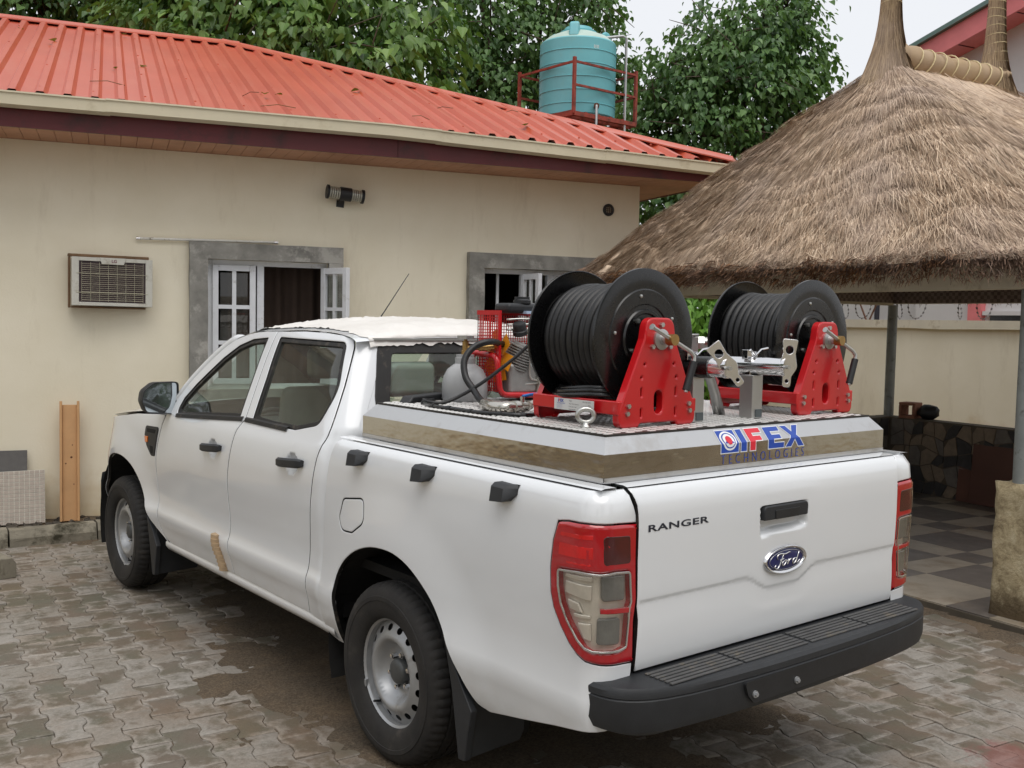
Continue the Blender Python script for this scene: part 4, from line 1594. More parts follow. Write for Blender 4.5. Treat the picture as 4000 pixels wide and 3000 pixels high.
# unseen walls and trees added behind the camera for reflections in paint and lid
BW = thing('added_yard_wall', 'unseen cream wall added opposite the red roofed house for reflections', 'wall', (0, -9.2, 0), YR)
part('wall', MB().bx(-12, 12.5, -.2, 0, -.1, 2.1), WALL, BW)
part('coping', MB().bx(-12, 12.5, -.26, .06, 2.1, 2.2), CREAM, BW)
BW2 = thing('added_yard_wall', 'unseen cream wall added far left of the yard for reflections', 'wall', (-9.0, 0, 0), YR)
part('wall', MB().bx(-.2, 0, -8.5, 9, -.1, 2.1), WALL, BW2)
part('coping', MB().bx(-.26, .06, -8.5, 9, 2.1, 2.2), CREAM, BW2)
roots = [o for o in bpy.data.objects if o.name.startswith('broadleaf_tree')]
for src, dx, dy, lb in ((roots[2], -14, -26.5, 'unseen tall leafy tree added opposite the house for reflections'), (roots[3], -21.5, -21, 'unseen rounded leafy tree added beyond the wall corner for reflections'), (roots[2], -23, -12, 'unseen tall leafy tree added beyond the left wall for reflections'), (roots[3], -7, -21.5, 'unseen rounded leafy tree added on the pavilion side for reflections')):
    c = copy_tree(src)
    c.location = src.location + Vector((dx, dy, 0))
    c['label'] = lb
# climbing shrub on the boundary wall
sh = thing('climbing_shrub', 'bright green climbing shrub hanging on the boundary wall beyond the pavilion', 'shrub', (10.0, 8.0, -.05), 0)
rs = random.Random(8)
mb, cm = MB(), MB()
for k in range(16):
    e_ = Vector((rs.uniform(-.55, .45), rs.uniform(-1.1, 1.2), rs.uniform(1.2, 2.9)))
    pts = smoothline([(.15, rs.uniform(-.2, .2), 0), (e_.x * .4 + .1, e_.y * .5, e_.z * .6), e_], 5)
    mb.tube(pts, [lerp(.022, .005, i / (len(pts) - 1)) for i in range(len(pts))], 5)
    for p in pts[4:]:
        for i in range(26):
            q = p + Vector((rs.gauss(0, .16), rs.gauss(0, .16), rs.gauss(0, .16)))
            leaf(cm, q, Vector((rs.uniform(-1, .4), rs.uniform(-1, .6), -rs.uniform(.3, 1.2))), Vector((rs.uniform(-1, .1), rs.uniform(-1, .1), rs.uniform(.3, 1))), rs.uniform(.09, .15))
part('stems', mb, BARK, sh, smooth=180)
part('crown', cm, LEAF3, sh, fix=False)
# fallen leaves and twigs on the red roof
mb = MB()
for k in range(13):
    uu = rs.uniform(-2.2, 4.2)
    vv = rs.uniform(EV + .1, min(RV - .2, EV + (UE - uu) - .4))
    p = Vector((uu, vv, roof_z(vv) + .055))
    P = HO + Matrix.Rotation(HR, 3, 'Z') @ p
    a = rs.random() * 6.28
    leaf(mb, P, Vector((cos(a), sin(a), .1)), Vector((rs.uniform(-.3, .3), rs.uniform(-.3, .3), 1)), rs.uniform(.05, .11))
for k in range(7):
    uu = rs.uniform(-2.2, 4.5)
    vv = rs.uniform(EV + .05, EV + 1.2)
    P = HO + Matrix.Rotation(HR, 3, 'Z') @ Vector((uu, vv, roof_z(vv) + .06))
    a = rs.random() * 6.28
    d = Vector((cos(a), sin(a), 0)) * rs.uniform(.1, .3)
    mb.tube([P - d * .5, P + Vector((0, 0, .02)), P + d * .5], .003, 4)
o = ob('leaf_litter', mesh_of('leaf_litter', mb, fix=False), m_leaf('dry_leaf', srgb(112, 92, 52), srgb(128, 116, 60), srgb(96, 70, 44)))
tag(o, 'fallen leaves and twigs scattered on the red roof sheets', 'leaves', kind='stuff')
# ================================================================ pickup: shape of the body sides
TW = [(.30, .815), (.36, .838), (.42, .858), (.50, .876), (.575, .8965), (.597, .8975), (.65, .885), (.70, .8825), (.80, .8905), (.95, .9045), (1.05, .906), (1.13, .901), (1.19, .889), (1.235, .868), (1.30, .843), (1.45, .783), (1.60, .718), (1.685, .672), (1.72, .64)]
TBX = [(.30, .815), (.36, .838), (.42, .860), (.50, .880), (.575, .8955), (.597, .896), (.65, .8885), (.70, .8868), (.80, .8925), (.95, .9045), (1.05, .908), (1.13, .907), (1.19, .902), (1.22, .895), (1.24, .884), (1.252, .868), (1.257, .845)]
def flare(y, z):
    f = 0.0
    for y0 in (0.0, 3.22):
        r = sqrt((y - y0) ** 2 + (z - .365) ** 2)
        f = max(f, .024 * (1 - sstep(.46, .74, r)) * sstep(.3, .5, z))
    return f
def w_cab(y, z):
    w = cinterp(z, TW) + flare(y, z) * (1 - sstep(1.0, 1.2, z))
    if y > 3.2:
        w -= .30 * ((y - 3.2) / .9) ** 2.3 * (1 + 1.6 * sstep(.78, 1.1, z))
    return w
def w_box(y, z):
    return cinterp(z, TBX) + flare(y, z)
BYC, BRR = -1.105, .078
def S_box(s, z):
    """left body side behind the cab, turning round the rear corner"""
    if s >= BYC:
        return (-w_box(s, z), s, z)
    w = w_box(BYC, z)
    t = BYC - s
    a = t / BRR
    ro = interp(z, [(1.19, 0), (1.205, .002), (1.228, .009), (1.246, .022), (1.257, .04), (1.27, .06)])
    if a <= pi / 2:
        return (-(w - BRR * (1 - cos(a))), BYC - BRR * sin(a) + ro * sin(a), z)
    return (-(w - BRR - (t - BRR * pi / 2)), BYC - BRR + ro, z)
CRR = .13
def y_rear(z):
    return .455 + .42 * max(0.0, z - 1.26) - .02 * sstep(1.26, 1.0, z)
def S_cab(s, z):
    """left body side of the cab; behind y_rear+CRR it turns onto the back panel"""
    yc = y_rear(z) + CRR
    if s >= yc:
        return (-w_cab(s, z), s, z)
    w = w_cab(yc, z)
    t = yc - s
    a = t / CRR
    if a <= pi / 2:
        return (-(w - CRR * (1 - cos(a))), yc - CRR * sin(a), z)
    return (-(w - CRR - (t - CRR * pi / 2)), yc - CRR, z)
DENTS = [(1.705, 1.068, .062, .05), (.805, 1.098, .062, .05)]
_wc0 = w_cab
def w_cab(y, z):
    w = _wc0(y, z)
    for a, b, ry, rz_ in DENTS:
        q = ((y - a) / ry) ** 2 + ((z - b) / rz_) ** 2
        if q < 1:
            w -= .02 * (1 - q * q) ** 1.5
    return w

# ---------------------------------------------------------------- paint and trim
def m_white():
    t = NT('white_car_paint')
    co = t.coord('Object')
    b = t.ramp(t.noise(co, 1.2, 4), [(.3, (.74, .765, .79, 1)), (.7, (.77, .79, .81, 1))])
    # tan tint growing towards the bottom of the body
    sx = t.n('SeparateXYZ')
    t.l(co, sx.inputs[0])
    d = t.math('SUBTRACT', .75, t.math('ADD', sx.outputs[2], t.math('MULTIPLY', t.noise(co, 5, 6, .7), .45)))
    b = t.mix(t.math('MULTIPLY', t.ramp(d, [(.0, (0, 0, 0)), (.3, (1, 1, 1))]), .35), b, srgb(172, 160, 140))
    t.base(b).rough(.28)
    t.b.inputs['Coat Weight'].default_value = .9
    t.b.inputs['Coat Roughness'].default_value = .04
    return t.m
PAINT = m_white()
TRIM = simple('black_trim', srgb(38, 40, 43), .55, var=.15, vscale=14, bump=.12, bscale=260)
RUBBER_SEAM_SHADE = simple('seal_rubber_and_seam_shade', srgb(30, 29, 28), .6, var=.2, vscale=20, dirt=(srgb(92, 84, 74), 12, .55, .75))
def m_tyre():
    t = NT('tyre_rubber')
    co = t.coord('Object')
    b = t.ramp(t.noise(co, 7, 5, .7), [(.35, srgb(28, 27, 27)), (.6, srgb(42, 40, 38)), (.8, srgb(76, 70, 64))])
    t.base(b).rough(.8)
    t.bump(t.noise(co, 90, 3), .15, .004)
    return t.m
TYRE = m_tyre()
SILVER = simple('wheel_silver', srgb(168, 170, 172), .38, .55, var=.08, vscale=10, dirt=(srgb(120, 112, 102), 9, .6, .8))
CARGL = glass('car_glass', (.76, .87, .81, 1), 0.0, 1.1, .14)
MIRG = simple('mirror_glass', (.62, .68, .72, 1), .03, 1.0, var=.02)
REDL = simple('red_lens', srgb(172, 12, 26), .04, 0, 1.0, var=.1, vscale=9)
REDB = simple('red_reflector', srgb(214, 20, 24), .2, .2, 1.0, var=.15, vscale=30)
REDD = simple('dark_red_lens', srgb(70, 8, 14), .1, 0, 1.0, var=.3, vscale=14)
CLEAR = glass('clear_lens', (.93, .93, .92, 1), .02, 1.5)
BOWL = simple('lamp_bowl', srgb(232, 224, 210), .22, .35, var=.1, vscale=12)
GREYL = simple('smoked_bulb_cover', srgb(128, 128, 124), .2, .3, var=.3, vscale=9)
ORANGE = simple('amber_lens', srgb(222, 112, 26), .2, 0, .6)
UNDER = simple('underbody_and_seam_shade', srgb(20, 19, 18), .85, var=.3, vscale=9)
CLOTH = simple('seat_plastic_cover', srgb(150, 152, 146), .35, var=.12, vscale=6, bump=.4, bscale=14)
DASH = simple('dash_grey', srgb(52, 54, 56), .6)
STRIPM = simple('brown_tape_roll', srgb(176, 152, 122), .6, var=.2, vscale=30)
NAVY = simple('navy_enamel', srgb(26, 34, 92), .3, 0, .3, var=.05)

TRUCK = thing('pickup_truck', 'white double cab pickup truck with steel wheels carrying firefighting reels on its bed', 'truck', (0, 0, 0), 0)

# ---------------------------------------------------------------- panels
def area2(p):
    return sum(p[i - 1][0] * p[i][1] - p[i][0] * p[i - 1][1] for i in range(len(p))) / 2
def resample(p, step=.028):
    out = []
    n = len(p)
    for i in range(n):
        a, b = Vector(p[i]), Vector(p[(i + 1) % n])
        L = (b - a).length
        if L < 1e-5:
            continue
        k = max(1, int(L / step + .999))
        out += [a.lerp(b, q / k) for q in range(k)]
    return out
def offset(p, d):
    """move a CCW loop inwards by d"""
    n = len(p)
    out = []
    for i in range(n):
        a, b, c = Vector(p[i - 1]), Vector(p[i]), Vector(p[(i + 1) % n])
        e1, e2 = (b - a), (c - b)
        if e1.length < 1e-9 or e2.length < 1e-9:
            out.append(b)
            continue
        n1 = Vector((-e1.y, e1.x)).normalized()
        n2 = Vector((-e2.y, e2.x)).normalized()
        m = (n1 + n2)
        if m.length < .2:
            out.append(b)
            continue
        m.normalize()
        out.append(b + m * d / max(.5, m.dot(n1)))
    return out
def inside(p, q):
    r, n = False, len(p)
    j = n - 1
    for i in range(n):
        if (p[i][1] > q[1]) != (p[j][1] > q[1]) and q[0] < (p[j][0] - p[i][0]) * (q[1] - p[i][1]) / (p[j][1] - p[i][1]) + p[i][0]:
            r = not r
        j = i
    return r
def ndist(p, q):
    return min(((a[0] - q[0]) ** 2 + (a[1] - q[1]) ** 2) for a in p) ** .5
def panel(name, outline, S, mat, parent, holes=(), gap=.0032, er=.004, thick=.02, step=.045, out=0.0, side=1, fine=(), flip=False, label=None, extra=()):
    """curved sheet: outline in the (s,z) plane of the surface S, edges rounded and turned in"""
    if S in (S_cab, S_box):
        flip = not flip
    def prep(pl, ccw):
        pl = [Vector((a[0], a[1])) for a in pl]
        if (area2(pl) > 0) != ccw:
            pl.reverse()
        return resample(pl)
    loops = [prep(outline, True)] + [prep(h, False) for h in holes]
    edge = [offset(l, gap) for l in loops]
    ins = [offset(l, gap + er) for l in loops]
    pts, cons = [], []
    for l in ins:
        o = len(pts)
        pts += l
        cons += [(o + i, o + (i + 1) % len(l)) for i in range(len(l))]
    nb = len(pts)
    bl = [p for l in ins for p in l]
    xs = [p.x for p in ins[0]]
    ys = [p.y for p in ins[0]]
    def ok(q, st):
        return inside(ins[0], q) and not any(inside(h, q) for h in ins[1:]) and ndist(bl, q) > st * .55
    x = min(xs)
    r = 0
    grid = []
    nx_, ny_ = int((max(xs) - min(xs)) / step) + 1, int((max(ys) - min(ys)) / step) + 1
    for i in range(nx_ + 1):
        for j in range(ny_ + 1):
            q = Vector((min(xs) + (i + .5 * (j % 2)) * step, min(ys) + j * step))
            if any((q.x - f[0]) ** 2 + (q.y - f[1]) ** 2 < f[2] ** 2 for f in fine):
                continue
            if ok(q, step):
                grid.append(q)
    for f in fine:
        k = int(f[2] / f[3]) + 1
        for i in range(-k, k + 1):
            for j in range(-k, k + 1):
                q = Vector((f[0] + (i + .5 * (j % 2)) * f[3], f[1] + j * f[3]))
                if (q.x - f[0]) ** 2 + (q.y - f[1]) ** 2 < f[2] ** 2 and ok(q, f[3]):
                    grid.append(q)
    for q in extra:
        q = Vector(q)
        if ok(q, .006) and not any((q.x - f[0]) ** 2 + (q.y - f[1]) ** 2 < (f[2] - .005) ** 2 for f in fine):
            grid.append(q)
    pts += grid
    vc, _, fc, ov, _, _ = delaunay_2d_cdt(pts, cons, [], 0, 1e-6)
    # boundary identity: map each original boundary point to its output vertex
    back = {}
    for i, src in enumerate(ov):
        for s_ in src:
            back[s_] = i
    def P(q, dep):
        h = 1e-3
        p = Vector(S(q.x, q.y))
        du = Vector(S(q.x + h, q.y)) - Vector(S(q.x - h, q.y))
        dv = Vector(S(q.x, q.y + h)) - Vector(S(q.x, q.y - h))
        n = du.cross(dv).normalized()
        if flip:
            n = -n
        return p + n * (dep + out), n, du.normalized(), dv.normalized()
    V, Nn, Fc = [], [], []
    for q in vc:
        p, n, _a, _b = P(q, 0)
        V.append(p)
        Nn.append(n)
    for f in fc:
        c = (vc[f[0]] + vc[f[1]] + vc[f[2]]) / 3
        if inside(ins[0], c) and not any(inside(h, c) for h in ins[1:]):
            Fc.append(tuple(f))
    rimset, rim0 = set(), len(vc)
    o = 0
    for l, e in zip(ins, edge):
        n_ = len(l)
        base = len(V)
        for i in range(n_):
            t2 = (e[i] - l[i])
            p, n, du, dv = P(e[i], -er * .7)
            if t2.length > 1e-9:
                t2.normalize()
            tv = (du * t2.x + dv * t2.y)
            V.append(p)
            Nn.append((n + tv).normalized())
        b2 = len(V)
        rimset.update(range(b2, b2 + 2 * n_))
        for i in range(n_):
            t2 = (e[i] - l[i])
            if t2.length > 1e-9:
                t2.normalize()
            p, n, du, dv = P(e[i], -er * .7)
            tv = (du * t2.x + dv * t2.y).normalized()
            V.append(p.copy())
            Nn.append(tv)
        b3 = len(V)
        for i in range(n_):
            t2 = (e[i] - l[i])
            if t2.length > 1e-9:
                t2.normalize()
            p, n, du, dv = P(e[i], -thick)
            V.append(p)
            Nn.append((du * t2.x + dv * t2.y).normalized())
        for i in range(n_):
            k = (i + 1) % n_
            a_, b_ = back.get(o + i), back.get(o + k)
            if a_ is not None and b_ is not None and a_ != b_:
                Fc.append((a_, base + i, base + k, b_))
            Fc.append((b2 + i, b3 + i, b3 + k, b2 + k))
        o += n_
    # consistent winding with the wanted normals
    F2 = []
    for f in Fc:
        a_, b_, c_ = V[f[0]], V[f[1]], V[f[2]]
        g = (b_ - a_).cross(c_ - a_)
        m = sum((Nn[i] for i in f), Vector())
        F2.append(f if g.dot(m) >= 0 else tuple(reversed(f)))
    if side < 0:
        V = [Vector((-v.x, v.y, v.z)) for v in V]
        Nn = [Vector((-v.x, v.y, v.z)) for v in Nn]
        F2 = [tuple(reversed(f)) for f in F2]
    me = bpy.data.meshes.new(name)
    me.from_pydata([tuple(v) for v in V], [], F2)
    me.shade_smooth()
    me.normals_split_custom_set_from_vertices([tuple(v) for v in Nn])
    ob_ = ob(name, me, mat, parent)
    if mat is PAINT and RUBBER_SEAM_SHADE is not None:
        me.materials.append(RUBBER_SEAM_SHADE)  # panel gap shade put in as dark rims; real edges are body white
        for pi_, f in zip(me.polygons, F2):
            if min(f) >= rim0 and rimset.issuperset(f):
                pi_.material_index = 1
    if label:
        ob_['label'] = label
    return ob_
def sheet(name, outline, S, mat, parent, out=0.0, side=1, step=.06, flip=False):
    return panel(name, outline, S, mat, parent, gap=0, er=.0005, thick=.0012, step=step, out=out, side=side, flip=flip)

# measured outlines (s, z)
B_LINE = [(1.52, .437), (1.535, .56), (1.528, .70), (1.53, .82), (1.523, .93), (1.498, 1.027), (1.461, 1.136), (1.44, 1.19), (1.411, 1.232), (1.396, 1.262), (1.408, 1.433), (1.429, 1.686)]
B_LINE = [tuple(p) for p in smoothline(B_LINE, 3)]
DRIP_F = [(1.631, 1.681), (1.811, 1.652), (1.951, 1.600), (2.112, 1.495), (2.251, 1.384), (2.337, 1.297), (2.40, 1.235)]
DRIP_R = [(1.132, 1.694), (.894, 1.690), (.75, 1.682)]
FD_FRONT = [(2.415, 1.19), (2.47, 1.096), (2.545, .95), (2.572, .83), (2.566, .726), (2.552, .6), (2.545, .52), (2.50, .45), (2.40, .425)]
FD_FRONT = [tuple(p) for p in smoothline(FD_FRONT, 3)]
RD_REAR = [(.677, 1.669), (.652, 1.64), (.63, 1.59), (.587, 1.459), (.557, 1.321), (.551, 1.25), (.563, 1.21), (.578, 1.15), (.598, 1.064), (.618, .975), (.646, .814), (.668, .692), (.676, .607), (.69, .507), (.70, .43)]
RD_REAR = [tuple(p) for p in smoothline(RD_REAR, 2)]
FWIN = [(1.496, 1.649), (1.662, 1.637), (1.799, 1.600), (1.936, 1.528), (2.055, 1.447), (2.16, 1.372), (2.255, 1.29), (2.285, 1.225), (2.24, 1.199), (1.914, 1.222), (1.462, 1.252), (1.475, 1.441)]
RWIN = rpoly([(1.365, 1.655), (1.138, 1.652), (.70, 1.648), (.60, 1.42), (.655, 1.285), (.853, 1.247), (1.09, 1.246), (1.313, 1.255), (1.33, 1.449)], [.01, 0, .05, .2, .07, .05, 0, .01, 0])
FWIN = rpoly(FWIN, [.012, 0, 0, 0, 0, 0, .02, .03, .02, 0, .012, 0])
f_door = FD_FRONT + [(1.52, .43)][:0] + B_LINE + smoothline([B_LINE[-1]] + DRIP_F, 3)[1:]
r_door = list(reversed(B_LINE)) + [(1.52, .43)][:0] + list(reversed(RD_REAR)) + list(reversed(DRIP_R))
fine_f = [(DENTS[0][0], DENTS[0][1], .085, .014)]
fine_r = [(DENTS[1][0], DENTS[1][1], .085, .014)]
ARCH_F = [(2.40, .418), (2.48, .432), (2.557, .462), (2.652, .524), (2.735, .62), (2.80, .70), (2.88, .775), (2.97, .826), (3.08, .858), (3.2, .868), (3.33, .855), (3.46, .81), (3.56, .735), (3.63, .64), (3.67, .53), (3.68, .45)]
ARCH_F = [tuple(p) for p in smoothline(ARCH_F, 2)]
FENDER = ARCH_F + [(3.80, .45), (3.98, .52), (4.02, .62), (4.02, .8), (3.93, .93), (3.70, 1.035), (3.45, 1.085), (3.17, 1.12), (2.89, 1.155), (2.6, 1.176), (2.43, 1.186)] + FD_FRONT[1:-1]
C_PIL = RD_REAR + [(.62, .415), (.48, .41), (.44, .6), (.42, .9), (.40, 1.15), (.37, 1.27), (.40, 1.34), (.423, 1.366), (.443, 1.449), (.479, 1.56), (.501, 1.621), (.50, 1.675), (.60, 1.685), (.70, 1.684)]
BOX_F = [(.40, 1.2552), (.425, 1.235), (.447, 1.18), (.466, 1.103), (.486, .996), (.515, .837), (.53, .678), (.535, .555), (.535, .43), (.52, .385), (.46, .362)]
BOX_F = [tuple(p) for p in smoothline(BOX_F, 3)]
ARCH_R = [(.417, .362), (.402, .45), (.397, .53), (.393, .6), (.372, .68), (.309, .752), (.211, .812), (.09, .850), (-.042, .860), (-.145, .842), (-.235, .800), (-.324, .735), (-.395, .655), (-.455, .575), (-.501, .505), (-.535, .45), (-.57, .41), (-.63, .396)]
ARCH_R = [tuple(p) for p in smoothline(ARCH_R, 3)]
TLIGHT = [(-1.018, 1.142), (-.998, 1.081), (-.986, .993), (-.985, .913), (-.996, .864), (-1.023, .815), (-1.062, .766), (-1.096, .74), (-1.13, .725), (-1.177, .718), (-1.238, .713), (-1.305, .709), (-1.313, .835), (-1.331, .91), (-1.331, 1.03), (-1.329, 1.143), (-1.245, 1.148), (-1.141, 1.152), (-1.066, 1.150)]
TLIGHT_S = rpoly(TLIGHT, [.02, 0, 0, 0, .01, 0, 0, 0, 0, .01, 0, .004, .01, .01, 0, .004, 0, 0, .01])
# box side: runs round the lamp cut-out
lamp_cut = [(-1.329, 1.143), (-1.245, 1.148), (-1.141, 1.152), (-1.066, 1.150), (-1.018, 1.142), (-.998, 1.081), (-.986, .993), (-.985, .913), (-.996, .864), (-1.023, .815), (-1.062, .766), (-1.096, .74), (-1.13, .725), (-1.177, .718), (-1.238, .713), (-1.305, .709)]
BOX = BOX_F + ARCH_R + [(-.807, .432), (-.984, .471), (-1.12, .497), (-1.22, .51), (-1.295, .52), (-1.297, .626), (-1.303, .679)] + list(reversed(lamp_cut)) + [(-1.325, 1.17), (-1.311, 1.20), (-1.29, 1.235), (-1.262, 1.2545), (-1.05, 1.2552), (-.5, 1.2552), (0, 1.2552)]
FLAP = rpoly([(.325, 1.012), (.157, 1.036), (.146, .94), (.242, .884), (.335, .878), (.36, .93)], [.03, .03, .05, .05, .05, .04])

for side in (1, -1):
    tg_ = 'left' if side > 0 else 'right'
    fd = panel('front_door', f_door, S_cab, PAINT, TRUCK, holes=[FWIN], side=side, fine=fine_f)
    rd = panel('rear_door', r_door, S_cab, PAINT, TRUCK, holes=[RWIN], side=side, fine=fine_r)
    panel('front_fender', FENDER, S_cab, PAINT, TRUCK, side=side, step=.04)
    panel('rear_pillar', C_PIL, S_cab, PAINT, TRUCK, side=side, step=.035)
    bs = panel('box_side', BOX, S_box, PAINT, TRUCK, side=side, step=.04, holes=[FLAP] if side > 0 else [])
    if side > 0:
        panel('fuel_flap', FLAP, S_box, PAINT, bs, side=side, gap=.003)
        sheet('fuel_flap_gap', offset(FLAP if area2(FLAP) > 0 else list(reversed(FLAP)), -.01), S_box, UNDER, bs, out=-.02, side=side)
    for win, door in ((FWIN, fd), (RWIN, rd)):
        wl_ = [Vector((p[0], p[1])) for p in win]
        if area2(wl_) < 0:
            wl_.reverse()
        inn = offset(resample(wl_), .02)
        panel('window_seal', win, S_cab, RUBBER_SEAM_SHADE, door, holes=[inn], gap=.0005, er=.003, thick=.02, out=-.006, side=side, step=.2)
        sheet('window_glass', offset(resample(wl_), .012), S_cab, CARGL, door, out=-.016, side=side, step=.09)
    # weather strip along the waist
    mb = MB()
    for nm, a, b, door in (('waist_strip', (2.26, 1.196), (1.415, 1.247), fd), ('waist_strip', (1.385, 1.247), (.92, 1.243), rd)):
        mb = MB()
        n = 16
        for i in range(n + 1):
            t = i / n
            s_, z_ = lerp(a[0], b[0], t), lerp(a[1], b[1], t)
            for dz, o_ in ((-.012, -.002), (-.012, .006), (.006, .008), (.012, -.002)):
                p = Vector(S_cab(s_, z_ + dz))
                mb.v.append((side * (p.x - o_), p.y, p.z))
        for i in range(n):
            for j in range(3):
                q = i * 4 + j
                mb.f.append((q, q + 4, q + 5, q + 1))
        part(nm, mb, RUBBER_SEAM_SHADE, door, smooth=40)
    # handles
    for (hy, hz, ry, rz2), door in zip(DENTS, (fd, rd)):
        mb = MB()
        n = 10
        L = .118
        prof_ = []
        for i in range(n + 1):
            t = i / n
            y_ = hy + L - 2 * L * t
            o_ = .018 + .014 * sin(pi * t) ** .5 if 0 < t < 1 else .014
            hh = .0215 if 0 < i < n else .016
            zz = hz + .006 - .018 * (t - .5) * -1
            x_ = -_wc0(y_, zz)
            for dz, dx in ((-hh, 0), (-hh * .6, -.012), (hh * .6, -.012), (hh, 0), (hh * .5, .012), (-hh * .5, .012)):
                mb.v.append((side * (x_ - o_ + .006 + dx), y_, zz + dz))
        for i in range(n):
            for j in range(6):
                mb.f.append((i * 6 + j, i * 6 + (j + 1) % 6, i * 6 + 6 + (j + 1) % 6, i * 6 + 6 + j))
        mb.f += [tuple(range(6)), tuple(range(n * 6, n * 6 + 6))]
        h_ = part('handle', mb, TRIM, door, smooth=45)
    x_ = -_wc0(1.62, 1.07)
    if side > 0:
        part('keyhole', MB().cyl((x_ - .03, 1.625, 1.077), (x_ - .024, 1.625, 1.077), .008, 12), CHROME, fd, smooth=40)
    # rocker below the doors
    mb = MB()
    n = 40
    for i in range(n + 1):
        y_ = lerp(2.5, .44, i / n)
        for z_, dx in ((.47, .012), (.436, .008), (.425, -.004), (.405, -.010), (.385, -.004), (.368, .012), (.36, .05)):
            mb.v.append((-side * (_wc0(y_, z_) - dx), y_, z_ + .0))
    for i in range(n):
        for j in range(6):
            q = i * 7 + j
            mb.f.append((q, q + 7, q + 8, q + 1))
    part('rocker', mb, PAINT, TRUCK, smooth=60)
    # rear lamps
    lt = panel('tail_lamp', TLIGHT_S, S_box, REDL, TRUCK, gap=.002, er=.012, thick=.03, out=.008, side=side, step=.035,
               holes=[rpoly([(-1.03, .995), (-1.125, 1.004), (-1.185, .999), (-1.235, 1.002), (-1.296, .997), (-1.299, .904), (-1.29, .885), (-1.287, .863), (-1.27, .764), (-1.238, .758), (-1.155, .761), (-1.133, .769), (-1.108, .79), (-1.065, .841), (-1.039, .89), (-1.029, .943)], .012)])
    clear = [(-1.03, .995), (-1.125, 1.004), (-1.185, .999), (-1.235, 1.002), (-1.296, .997), (-1.299, .904), (-1.29, .885), (-1.287, .863), (-1.27, .764), (-1.238, .758), (-1.155, .761), (-1.133, .769), (-1.108, .79), (-1.065, .841), (-1.039, .89), (-1.029, .943)]
    cl_ = [Vector(p) for p in rpoly(clear, .012)]
    if area2(cl_) < 0:
        cl_.reverse()
    panel('lens_rim', offset(cl_, -.003), S_box, CHROME, lt, holes=[offset(cl_, .0035)], gap=0, er=.001, thick=.004, out=.0098, side=side, step=.2)
    sheet('clear_lens', rpoly(clear, .012), S_box, CLEAR, lt, out=.009, side=side, step=.03)
    sheet('lamp_bowl', offset(list(reversed(clear)) if area2(clear) < 0 else clear, -.004), S_box, BOWL, lt, out=-.018, side=side, step=.03)
    for q in ([(-1.19, .993), (-1.288, .988), (-1.287, .907), (-1.189, .913)], [(-1.171, .862), (-1.264, .859), (-1.256, .772), (-1.164, .778)]):
        panel('bulb_cover', rpoly(q, .014), S_box, GREYL, lt, gap=.002, er=.004, thick=.012, out=-.004, side=side, step=.03)
    panel('brake_lens', rpoly([(-1.189, 1.121), (-1.297, 1.114), (-1.303, 1.021), (-1.193, 1.026)], .016), S_box, REDD, lt, gap=.002, er=.004, thick=.01, out=.0095, side=side, step=.03)
    panel('red_bar', [(-1.181, .897), (-1.305, .888), (-1.303, .868), (-1.18, .880)], S_box, REDL, lt, gap=.001, er=.003, thick=.01, out=.0095, side=side, step=.03)
    for q in ([(-1.04, 1.118), (-1.165, 1.122), (-1.165, 1.103), (-1.035, 1.10)], [(-1.035, 1.085), (-1.165, 1.085), (-1.165, 1.045), (-1.03, 1.04)], [(-1.06, 1.032), (-1.16, 1.034), (-1.16, 1.022), (-1.07, 1.02)]):
        panel('reflector', rpoly(q, .005), S_box, REDB, lt, gap=.001, er=.003, thick=.008, out=.0085, side=side, step=.03)
    for q in ([(-1.045, .985), (-1.16, .99), (-1.165, .972), (-1.04, .97)], [(-1.045, .962), (-1.16, .962), (-1.155, .912), (-1.04, .92)], [(-1.075, .865), (-1.15, .868), (-1.15, .855), (-1.08, .85)], [(-1.05, .905), (-1.10, .9), (-1.12, .87), (-1.06, .872)], [(-1.09, .838), (-1.15, .842), (-1.15, .785), (-1.12, .79)]):
        panel('reflector', rpoly(q, .004), S_box, BOWL, lt, gap=.001, er=.004, thick=.008, out=-.008, side=side, step=.03)
    # hooks along the bed rail
    for hy in (.193, -.281, -.76):
        mb = MB()
        y0, y1 = hy + .052, hy - .05
        vs = []
        for (yy, zz0, zz1, ox) in ((y0, 1.172, 1.222, .012), (y0 - .012, 1.164, 1.226, .045), (y1 + .03, 1.168, 1.224, .04), (y1, 1.192, 1.224, .002)):
            for (z_, o_) in ((zz0, -.003), (zz0, ox), (zz1 - .012, ox), (zz1, ox - .014), (zz1, -.003)):
                vs.append((-side * (w_box(yy, min(z_, 1.215)) + o_), yy, z_))
        fs = [(i * 5 + j, i * 5 + (j + 1) % 5, i * 5 + 5 + (j + 1) % 5, i * 5 + 5 + j) for i in range(3) for j in range(5)] + [tuple(range(5)), tuple(range(15, 20))]
        mb.add(vs, fs)
        part('tie_hook', mb, TRIM, bs, bev=.004)
    # mud flaps
    for y0, z0, zb in ((-.40, .60, .19), (2.75, .55, .2)):
        mb = MB()
        fy = y0
        xo = .90
        fr = [(fy + .012, z0), (fy - .04, z0 - .17), (fy - .085, zb), (fy - .125, zb + .004), (fy - .14, .30), (fy - .16, .385), (fy - .09, .47), (fy - .02, z0 - .03)]
        mb.prism([(-side * (xo - .012), a, b) for a, b in fr], (side * .03, 0, 0), 0)
        mb.prism([(-side * (xo - .03), fy - .095, zb), (-side * .62, fy - .095, zb + .012), (-side * .60, fy - .095, zb + .05), (-side * .60, fy - .095, .52), (-side * (xo - .03), fy - .095, .52)], (0, -.014, 0), 0)
        part('mud_flap', mb, TRIM, TRUCK, bev=.005)
